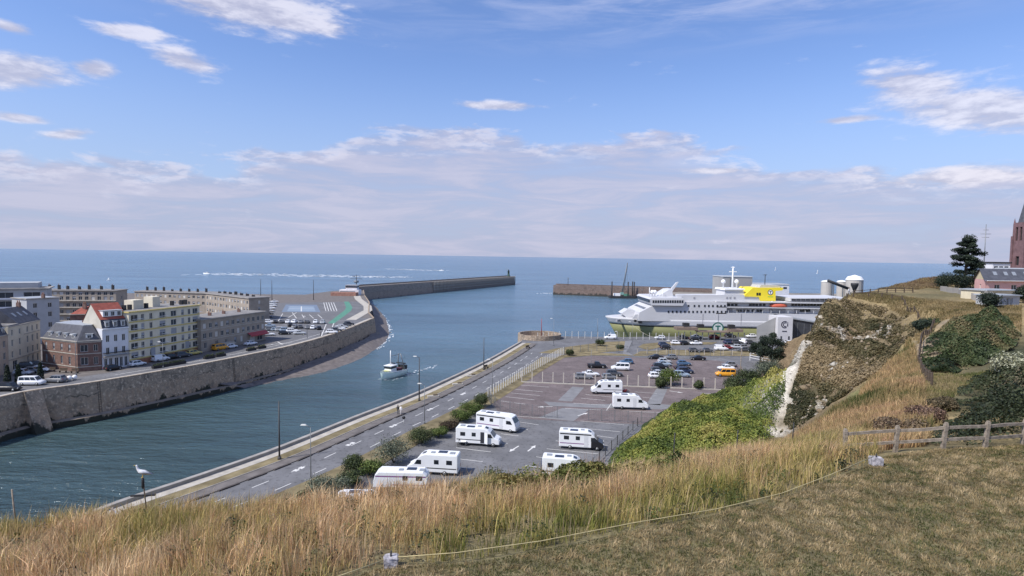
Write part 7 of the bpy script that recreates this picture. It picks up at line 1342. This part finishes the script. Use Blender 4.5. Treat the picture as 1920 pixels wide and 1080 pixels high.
for i, (px, Y, h, r, pal, lab) in enumerate([(1915, 44, 2.6, 2.1, [(.10, .11, .06), (.22, .22, .13), (.36, .36, .24), (.45, .45, .32)], 'pale flowering bush at the right edge'), (930, 27, 1.5, 1.0, G1, 'dark bramble clump standing above the brow'), (1735, 33, 1.1, .9, [(.09, .05, .035), (.16, .10, .07), (.24, .16, .11)], 'reddish dry bush behind the rail fence'), (1765, 36, 1.0, .9, [(.07, .06, .03), (.12, .09, .05), (.18, .14, .08)], 'brown dry bush beside the gully path'), (1690, 30, 1.2, 1.1, [(.09, .06, .04), (.15, .10, .06), (.2, .15, .09)], 'russet bush behind the second fence post')]):
    v = D(px, 800, Y); shrub(lab, px, 800, r, h, 6000, .06 if Y < 40 else .085, pal, None, pos=Vector((v.x, v.y, float(hz(v.x, v.y)) - .05)), seed=80 + i)
v = D(1112, 870, 31); t = thing('dead_shrub', 'bare brown dead shrub beside the half hidden motorhome', 'shrub', (v.x, v.y, float(hz(v.x, v.y)))); mb = MB()
for k in range(26): a = RNG.uniform(0, 2 * PI); e = RNG.uniform(.3, 1); mb.tube([(0, 0, 0), (math.cos(a) * .35 * e, math.sin(a) * .35 * e, 1.0), (math.cos(a) * .8 * e, math.sin(a) * .8 * e, 1.9 + RNG.uniform(-.4, .5))], .02, 4, r1=.006)
mb.build('branches', mat('dead_wood', (.16, .10, .075), .9, .2, 5), t)
# ================================================================== fences
post_c = mat('concrete_post', (.52, .47, .41), .9, .1, 2); wire = mat('fence_wire', (.22, .22, .22), .6, .1, 3, metal=.4); pale_post = mat('white_post', (.62, .61, .58), .7, .08, 2)
def fence(label, pts, h, step, pm, pw=.16, rails=(.3, 1.0, 1.7), z=QZ, solid=None, top=None):
    P = [W(*q, z) for q in pts]; line = resample(P, step); o = line[0]; t = thing('fence', label, 'fence', (o.x, o.y, z)); mb = MB(); mb.box((0, 0, h / 2), (pw, pw, h)); me = mb.mesh('post', pm)
    for q in line: place('post', me, t, (q.x - o.x, q.y - o.y, 0), (0, 0, RNG.uniform(-.1, .1)))
    for a, b in zip(line, line[1:]):
        rz = math.atan2(b.y - a.y, b.x - a.x); c = (a + b) / 2 - o; l = (b - a).length; mb = MB()
        for zz in rails: mb.box((0, 0, zz), (l - pw, .035, .035))
        if solid:
            nv = max(2, int(l / solid))
            for k in range(nv): mb.box((-l / 2 + (k + .5) * l / nv, 0, h * .5), (.03, .02, h * .9))
        mb.build('wire_panel', wire, t, (c.x, c.y, 0), (0, 0, rz))
    return t
fence('fence of white concrete posts across the middle of the upper parking lot', [(978, 716), (1100, 721), (1230, 726), (1360, 731)], 2.6, 2.5, post_c, .2, (.4, 1.3, 2.3)); k = MB(); ln = [W(x, y) for x, y in [(978, 717), (1100, 722), (1230, 727), (1360, 732)]]
kerb_solid('kerb', [Vector((p.x, p.y)) for p in ln], -.2, .2, QZ, QZ + .22, pale_conc, up_lot)
fence('close-set pale slat fence along the road side of the upper lot', [(915, 746), (985, 703), (1048, 669), (1058, 664)], 2.3, 1.6, pale_post, .2, (.25, 1.1, 2.0)); fence('rusty mesh fence curving round the lower corner of the upper lot', [(916, 749), (922, 762), (938, 771), (980, 780), (1056, 785)], 2.3, 2.4, steel, .1, (.1, 1.15, 2.2), solid=.35); fence('mesh fence right of the lot entrance', [(1103, 788), (1170, 792), (1246, 796)], 2.2, 2.4, steel, .1, (.1, 1.1, 2.1), solid=.35)
fence('long wire fence behind the upper parking lot', [(1058, 663), (1112, 658), (1240, 666), (1410, 670)], 2.3, 3.2, steel, .12, (.2, 1.1, 2.1)); fence('white post fence along the ferry quay edge', [(1008, 637), (1050, 634), (1170, 636), (1290, 638)], 2.6, 2.4, pale_post, .16, (.5, 1.5, 2.4)); fence('thin wire fence beside the terminal parking', [(1195, 664), (1290, 666), (1420, 667)], 1.8, 3.0, post_c, .12, (.4, 1.6)); fence('dark wire fence at the top of the ivy bank', [(1085, 905), (1140, 850), (1198, 797)], 1.6, 3.0, dark, .09, (.4, 1.4), solid=.5)
t = thing('white_gate', 'white railing ramp by the dark tree', 'railing', W(1406, 676)); 
for z in (.5, 1.2, 1.9): mb = MB(); mb.tube([(0, 0, z + .4), (6, -3.5, z - .4)], .07); mb.build('rail', white, t)
for s in (0, .5, 1): mb = MB(); mb.box((6 * s, -3.5 * s, 1.0 - .4 * s), (.14, .14, 2.4)); mb.build('post', white, t)
t = thing('post', 'tall pale marker post beside the dark bush in the car park', 'post', W(1387, 722)); mb = MB(); mb.tube([(0, 0, 0), (.1, 0, 9)], .09, 8); mb.build('shaft', wood, t); mb = MB(); mb.box((.1, 0, 9.1), (.3, .3, .2)); mb.build('cap', pale_post, t)
# headland rails
def rail_fence(label, pts, h=1.0, step=1.9, m=wood_dark, rails=(.5, .92), th=.12):
    P = [D(*q) for q in pts]; line = resample(P, step); o = line[0]; z0 = float(hz(o.x, o.y)); t = thing('rail_fence', label, 'fence', (o.x, o.y, z0)); mb = MB(); mb.box((0, 0, h / 2 - .1), (th * 1.3, th * 1.3, h + .25)); me = mb.mesh('post', m); zz = [float(hz(q.x, q.y)) for q in line]
    for q, z in zip(line, zz): place('post', me, t, (q.x - o.x, q.y - o.y, z - z0), (RNG.normal() * .03, RNG.normal() * .03, 0))
    for i in range(len(line) - 1):
        a, b = line[i], line[i + 1]
        for r in rails: mb = MB(); mb.tube([(a.x - o.x, a.y - o.y, zz[i] - z0 + r), (b.x - o.x, b.y - o.y, zz[i + 1] - z0 + r)], th * .45, 4); mb.build('rail', m, t)
    return t
rail_fence('dark wooden rail fence along the seaward edge of the headland', [(1588, 552, 121), (1640, 549, 123), (1712, 546, 124)], 1.1, 2.0); rail_fence('row of dark fence posts curving down the headland lip', [(1600, 556, 117), (1645, 560, 115), (1690, 568, 109), (1712, 578, 100), (1738, 588, 92)], 1.1, 2.6, wood_dark, (.9,)); rail_fence('dark post fence beside the gully path', [(1752, 612, 80), (1728, 640, 69), (1722, 680, 58), (1735, 710, 50), (1750, 735, 43)], 1.1, 2.2, wood_dark, (.95,), .10)
# near rail fence
FP = []
t = thing('near_rail_fence', 'weathered pale wooden rail fence with two rails on the lawn', 'fence', (0, 0, 0)); tops = [(1588, 22.6, -.02), (1682, 22.5, .05), (1771, 22.1, .08), (1850, 22.2, .07), (1921, 22.6, .05), (1998, 23.0, .06)]
for px, Y, lean in tops: v = D(px - 3, 835, Y); FP.append((Vector((v.x, v.y, float(hz(v.x, v.y)))), lean))
for b, lean in FP:
    mb = MB(); w_ = .065; R = [[(x * w_ * s + lean * z / 1.0, y * w_ * s, z) for x, y in ((-1, -1), (1, -1), (1, 1), (-1, 1))] for z, s in ((-.2, 1.05), (.5, .95), (.96, 1.0), (1.05, .75), (1.08, .3))]; mb.loft(R, smooth=False); mb.build('post', wood, t, tuple(b))
for (a, la), (b, lb) in zip(FP, FP[1:]):
    for z in (.40, .86):
        mb = MB(); A = a + Vector((la * z + .05, 0, z)); B = b + Vector((lb * z - .05, 0, z)); m_ = A.lerp(B, .5) + Vector((0, 0, RNG.normal() * .012)); h_ = .055
        mb.loft([[(q.x, q.y - .03, q.z - h_), (q.x, q.y + .03, q.z - h_), (q.x, q.y + .03, q.z + h_), (q.x, q.y - .03, q.z + h_)] for q in (A, m_, B)], smooth=False); mb.build('rail', wood, t)
# ================================================================== posts, lamps
def lamp_post(label, px, pyb, h, head=True, m=dark, r=.13, z=QZ, dirx=-1, cat='lamp post'):
    p = W(px, pyb, z); t = thing('lamp_post', label, cat, tuple(p)); mb = MB(); mb.tube([(0, 0, 0), (-.02 * h * .3, 0, h)], r, 8, r1=r * .55); mb.build('pole', m, t); mb = MB(); mb.lathe([(r * 2, 0), (r * 1.9, .35), (r * 1.1, .5)], n=8); mb.build('base', m, t)
    if head: mb = MB(); mb.tube([(-.02, 0, h - .05), (dirx * .7, 0, h + .25)], .05, 6); mb.build('arm', m, t); mb = MB(); mb.box((dirx * .95, 0, h + .28), (.8, .28, .14), taper=.7); mb.build('lamp_head', pale_post, t)
    return t
mast_m = mat('mast_paint', (.075, .07, .068), .7, .2, 2)
lamp_post('bare tall dark mast on the quay nearest the brow', 524, 862, 8.6, False, mast_m, .15); lamp_post('tall dark mast on the quay beyond the walkers', 786, 752, 9.0, True, mast_m, .14); lamp_post('dark mast far along the quay by the bench', 907, 694, 8.6, False, mast_m, .13); lamp_post('slim street lamp with white head beside the road near the brow', 583, 905, 7.4, True, steel, .07); lamp_post('slim street lamp beside the road near the walkers', 796, 795, 7.0, True, steel, .07)
lamp_post('slim street lamp halfway up the road by the slat fence', 923, 735, 7.0, True, steel, .07); lamp_post('slim lamp standing in the upper lot left of the pickup', 1108, 706, 7.0, False, steel, .07); lamp_post('lamp between the two car rows of the upper lot', 1258, 706, 9.0, True, steel, .08); lamp_post('red and white signal mast on the round bastion', 1015, 634, 7.2, False, mat('signal_red', (.30, .05, .05), .6, .1, 2), .16); lamp_post('slim lamp on the quay left of the ferry bow', 1120, 634, 7.5, False, steel, .10); lamp_post('slim lamp by the road bend near the bastion', 1038, 648, 9.0, True, steel, .08); lamp_post('slim lamp on the dry grass island', 1160, 661, 6.5, True, steel, .07); lamp_post('slim lamp before the ferry bow', 1185, 648, 8.0, True, steel, .07); lamp_post('pale lamp in the harbour car park', 576, 634, 7.5, True, steel, .08); lamp_post('slim lamp beside the brick corner house', 143, 704, 9.5, True, steel, .08); lamp_post('slim lamp in front of the yellow flats', 306, 690, 6.5, True, steel, .08)
for lab, px, py in [('dark lamp mast on the sea front seen above the car park', 588, 562), ('dark lamp mast on the sea front above the flats corner', 489, 562), ('slim dark flag mast on the sea front promenade', 510, 565)]: lamp_post(lab, px, py, 13, False, dark, .22)
for i, (px, py) in enumerate([(14, 722), (35, 720), (76, 716)]):
    p = W(px, py); t = thing('clipped_cypress', ['dark clipped cypress left of the white minibus by the wall', 'dark clipped cypress just left of the white minibus', 'dark clipped cypress right of the white minibus'][i], 'cypress', tuple(p)); n = 900; zz = RNG.uniform(.2, 4.4, n); a = RNG.uniform(0, 2 * PI, n); rr = .75 * (1 - zz / 4.7) ** .6; leaves('foliage', None, None, np.cos(a) * rr, np.sin(a) * rr, zz, np.stack([np.cos(a), np.sin(a), np.full(n, .3)], 1), RNG.uniform(.12, .22, n), pick(NP, n), None, t); mb = MB(); mb.tube([(0, 0, 0), (0, 0, 3.8)], .08, 5); mb.build('trunk', bark, t)
for i, (px, py) in enumerate([(120, 716), (130, 714.5), (140, 713)]):
    p = W(px, py); t = thing('stone_sphere', ['leftmost of the three white stone balls beside the grey suv', 'middle one of the three white stone balls near the brick house', 'rightmost of the three white stone balls near the wall'][i], 'bollard', tuple(p)); mb = MB(); mb.lathe([(.4, 0), (.4, .15), (.2, .2)], n=12); mb.build('base', concrete, t); mb = MB(); mb.lathe([(.55 * math.sin(a), .7 - .55 * math.cos(a)) for a in np.linspace(.05, PI - .02, 9)], n=14); mb.build('ball', white, t)
for i, (px, py) in enumerate([(297, 690), (318, 686.3), (337, 683), (392, 672.5), (413, 668.5), (471, 657.5), (490, 653.5)]):
    p = W(px, py); t = thing('planter', f'low dark planter on the far promenade, {ORD[i]} counted from the white house', 'planter', tuple(p), sr, 'planters along the far promenade'); mb = MB(); mb.box((0, 0, .35), (3.0, .9, .7), taper=1.05); mb.build('trough', dark, t); n = 260; leaves('plants', None, None, RNG.uniform(-1.4, 1.4, n), RNG.uniform(-.4, .4, n), .7 + RNG.uniform(0, .5, n), np.tile([0, 0, 1.], (n, 1)), RNG.uniform(.08, .16, n), pick(G1, n), None, t)
for i, (px, py, rz) in enumerate([(912, 692, 1.1), (990, 654, .9), (96, 697, 0), (118, 699, 0), (140, 700, 0)]):
    p = W(px, py); t = thing('bench', ['dark timber bench on the quay path by the far mast', 'dark bench on the quay near the bastion', 'leftmost dark bench below the brick corner house', 'middle dark bench below the brick corner house', 'rightmost dark bench below the brick corner house'][i], 'bench', (p.x, p.y, QZ + .09), rz); mb = MB(); mb.box((0, 0, .45), (1.8, .5, .08)); mb.build('seat', wood_dark, t); mb = MB(); mb.box((0, .25, .8), (1.8, .06, .5)); mb.build('backrest', wood_dark, t)
    for s in (-.75, .75): mb = MB(); mb.box((s, 0, .2), (.08, .45, .42)); mb.build('leg', dark, t)
p = W(757, 798); t = thing('road_sign', 'small round road sign on a short pole beside the road', 'sign', (p.x, p.y, QZ)); mb = MB(); mb.tube([(0, 0, 0), (0, 0, 1.3)], .04, 6); mb.build('pole', pale_post, t); mb = MB(); mb.lathe([(.01, -.02), (.3, -.02), (.3, .02), (.01, .02)], n=14); mb.build('disc', dark, t, (0, -.06, 1.45), (PI / 2, 0, 0))
for lab, px, py, w_ in [('pale stone slab on the verge just past the walkers', 812, 745, 1.0), ('pale stone slab on the verge halfway to the far mast', 858, 722, 1.0), ('pale stone slab on the verge near the far mast', 884, 706, 1.0)]:
    p = W(px, py); t = thing('stone_slab', lab, 'slab', (p.x, p.y, QZ + .07), .3); mb = MB(); mb.box((0, 0, .15), (2.4, .9, .3)); mb.build('slab', pale_conc, t); mb = MB(); mb.box((.5, .1, .42), (.9, .5, .22)); mb.build('loose_stone', wood_dark, t)
# ================================================================== foreground things
def block_stone(label, px, py, Y, s, rz):
    v = D(px, py, Y); z = float(hz(v.x, v.y)); t = thing('concrete_block', label, 'concrete block', (v.x, v.y, z - .03), rz); bm = bmesh.new(); bmesh.ops.create_cube(bm, size=1)
    for q in bm.verts: q.co = Vector((q.co.x * s * (1.0 if q.co.z > 0 else .92), q.co.y * s * .85, (q.co.z + .5) * s * .8))
    bmesh.ops.bevel(bm, geom=bm.edges[:], offset=.02, segments=2, affect='EDGES'); bmesh.ops.subdivide_edges(bm, edges=bm.edges[:], cuts=2, use_grid_fill=True)
    for q in bm.verts: q.co += Vector((RNG.normal(), RNG.normal(), RNG.normal())) * .006
    me = bpy.data.meshes.new('block'); bm.to_mesh(me); bm.free(); me.materials.append(mat('lichen_concrete', (.36, .34, .35), .95, .5, 9, .5, 25, detail=9)); place('block', me, t); mb = MB(); mb.tube([(0, 0, s * .78), (0, .01, s * .78 + .13)], .02, 6); mb.build('steel_pin', dark, t); return Vector((v.x, v.y, z + s * .8))
b1 = block_stone('small lichen-stained concrete block holding the rope at the lawn edge', 733, 1068, 13.1, .33, .2); b2 = block_stone('dark concrete block at the upper end of the rope by the fence', 1642, 876, 19.8, .38, -.15)
def rope(label, pts, r=.012, sag=.0):
    mb = MB(); mb.tube(pts, r, 5); return tag(mb.build('rope', mat('straw_rope', (.45, .38, .20), .9, .2, 8)), label, 'rope')
def on_ground(x, y, dz): return (x, y, float(hz(x, y)) + dz)
R2 = [tuple(b1 + Vector((.15, 0, -.05)))] + [on_ground(x, y, dz) for x, y, dz in ((-1.2, 13.25, .26), (.8, 13.9, .24), (3.3, 14.9, .22), (5.8, 15.95, .20), (8.1, 17.05, .18), (10.2, 18.4, .20))] + [tuple(b2 + Vector((-.1, 0, 0)))]
rope('pale rope strung along the lawn edge between the two blocks', R2); rope('short end of pale rope running off below the left block', [tuple(b1 + Vector((-.15, 0, -.12))), on_ground(-3.6, 12.3, .16), on_ground(-4.6, 11.6, .14)])
for i, (px, Y, h, lab) in enumerate([(1262, 27.5, 1.35, 'dark braced metal stake at the brow right of the brambles'), (1380, 29, 1.1, 'thin dark metal stake in the middle of the brow'), (1484, 30, 1.1, 'thin dark metal stake below the chalk edge')]):
    v = D(px, 850, Y); z = float(hz(v.x, v.y)); t = thing('metal_stake', lab, 'stake', (v.x, v.y, z)); mb = MB(); mb.tube([(0, 0, -.2), (.06, 0, h + .4)], .028, 6); mb.build('shaft', dark, t)
    if i == 0: mb = MB(); mb.tube([(.04, 0, .9), (.5, 0, .0)], .018, 5); mb.build('brace', dark, t)
# pole with crossbar and the gull on it
v = D(272, 960, 21.5); zg = float(hz(v.x, v.y)); topz = CZ - (903 - 470) * 21.5 / F
t = thing('perch_pole', 'leaning rusty pole with a crossbar where the gull stands', 'pole', (v.x, v.y, zg)); H_ = topz - zg; mb = MB(); mb.tube([(.12, 0, -.2), (0, 0, H_ * .6), (-.06, 0, H_)], .022, 6); mb.build('shaft', mat('rusty_pole', (.13, .09, .065), .9, .3, 8), t); mb = MB(); mb.box((0, 0, H_ - .68), (.92, .07, .06), 0); mb.build('crossbar', dark, t, (0, 0, 0), (0, -.06, 0)); mb = MB(); mb.lathe([(.03, H_ - .42), (.055, H_ - .36), (.05, H_ - .1), (.035, H_ - .02)], (-.06, 0, 0), 8); mb.build('sleeve', dark, t)
gw = mat('gull_white', (.80, .80, .80), .7, .03, 8); gg = mat('gull_grey', (.42, .44, .47), .7, .05, 8); gy_ = mat('gull_yellow', (.65, .42, .05), .6, .05, 8)
def gull(label, loc, rz, pitch):
    t = thing('gull', label, 'gull', loc, rz); me = bpy.data.meshes.new('body'); J = [(0, 0, .20), (.10, 0, .25), (.17, 0, .34), (.19, 0, .45), (.215, 0, .49), (-.12, 0, .15), (-.26, 0, .10)]; Rr = [.085, .075, .042, .034, .036, .06, .02]
    me.from_pydata(J, [(0, 1), (1, 2), (2, 3), (3, 4), (0, 5), (5, 6)], []); o = place('body', me, t); o.modifiers.new('skin', 'SKIN'); sv = me.skin_vertices[0].data
    for i, r in enumerate(Rr): sv[i].radius = (r, r)
    sv[0].use_root = True; s = o.modifiers.new('sub', 'SUBSURF'); s.levels = 2; s.render_levels = 2; me.materials.append(gw)
    for sy in (-1, 1):
        mb = MB(); mb.loft([[(.10, sy * .07, .28), (.10, sy * .085, .22), (.10, sy * .06, .18)], [(-.05, sy * .085, .26), (-.05, sy * .10, .20), (-.05, sy * .08, .14)], [(-.34, sy * .02, .11), (-.34, sy * .03, .10), (-.34, sy * .02, .09)]]); mb.build('wing', gg, t); mb = MB(); mb.tube([(0, sy * .03, .15), (.01, sy * .035, 0), (.05, sy * .04, 0)], .008, 5); mb.build('leg', gy_, t); mb = MB(); mb.lathe([(.001, -.006), (.007, 0), (.001, .006)], (.235, sy * .028, .497), 6); mb.build('eye', dark, t)
    mb = MB(); mb.tube([(.24, 0, .49), (.30, 0, .475)], .013, 6, r1=.003); mb.build('beak', gy_, t); return t
gull('white gull standing upright on the leaning pole', (v.x - .06, v.y, zg + H_), PI + .3, 0); v2 = D(222, 948, 21.6); gull('white gull sitting low at the grass edge left of the pole', (v2.x, v2.y, float(hz(v2.x, v2.y)) + .35), PI + .5, 0)
mbp = D(220, 950, 21.6); t = thing('perch_stone', 'low stone the second gull rests on in the grass', 'stone', (v2.x, v2.y, float(hz(v2.x, v2.y)) - .1)); mb = MB(); mb.lathe([(.2, 0), (.22, .2), (.15, .42), (.02, .45)], n=9); mb.build('stone', concrete, t)
v = D(32, 968, 20.5); t = thing('weathered_stake', 'grey weathered stake leaning at the far left of the brow', 'stake', (v.x, v.y, float(hz(v.x, v.y)))); mb = MB(); mb.tube([(0, 0, -.2), (-.16, 0, 1.75)], .035, 6, r1=.025); mb.build('shaft', wood, t); mb = MB(); mb.tube([(.02, 0, .5), (.35, 0, 0)], .02, 5); mb.build('brace', wood, t)
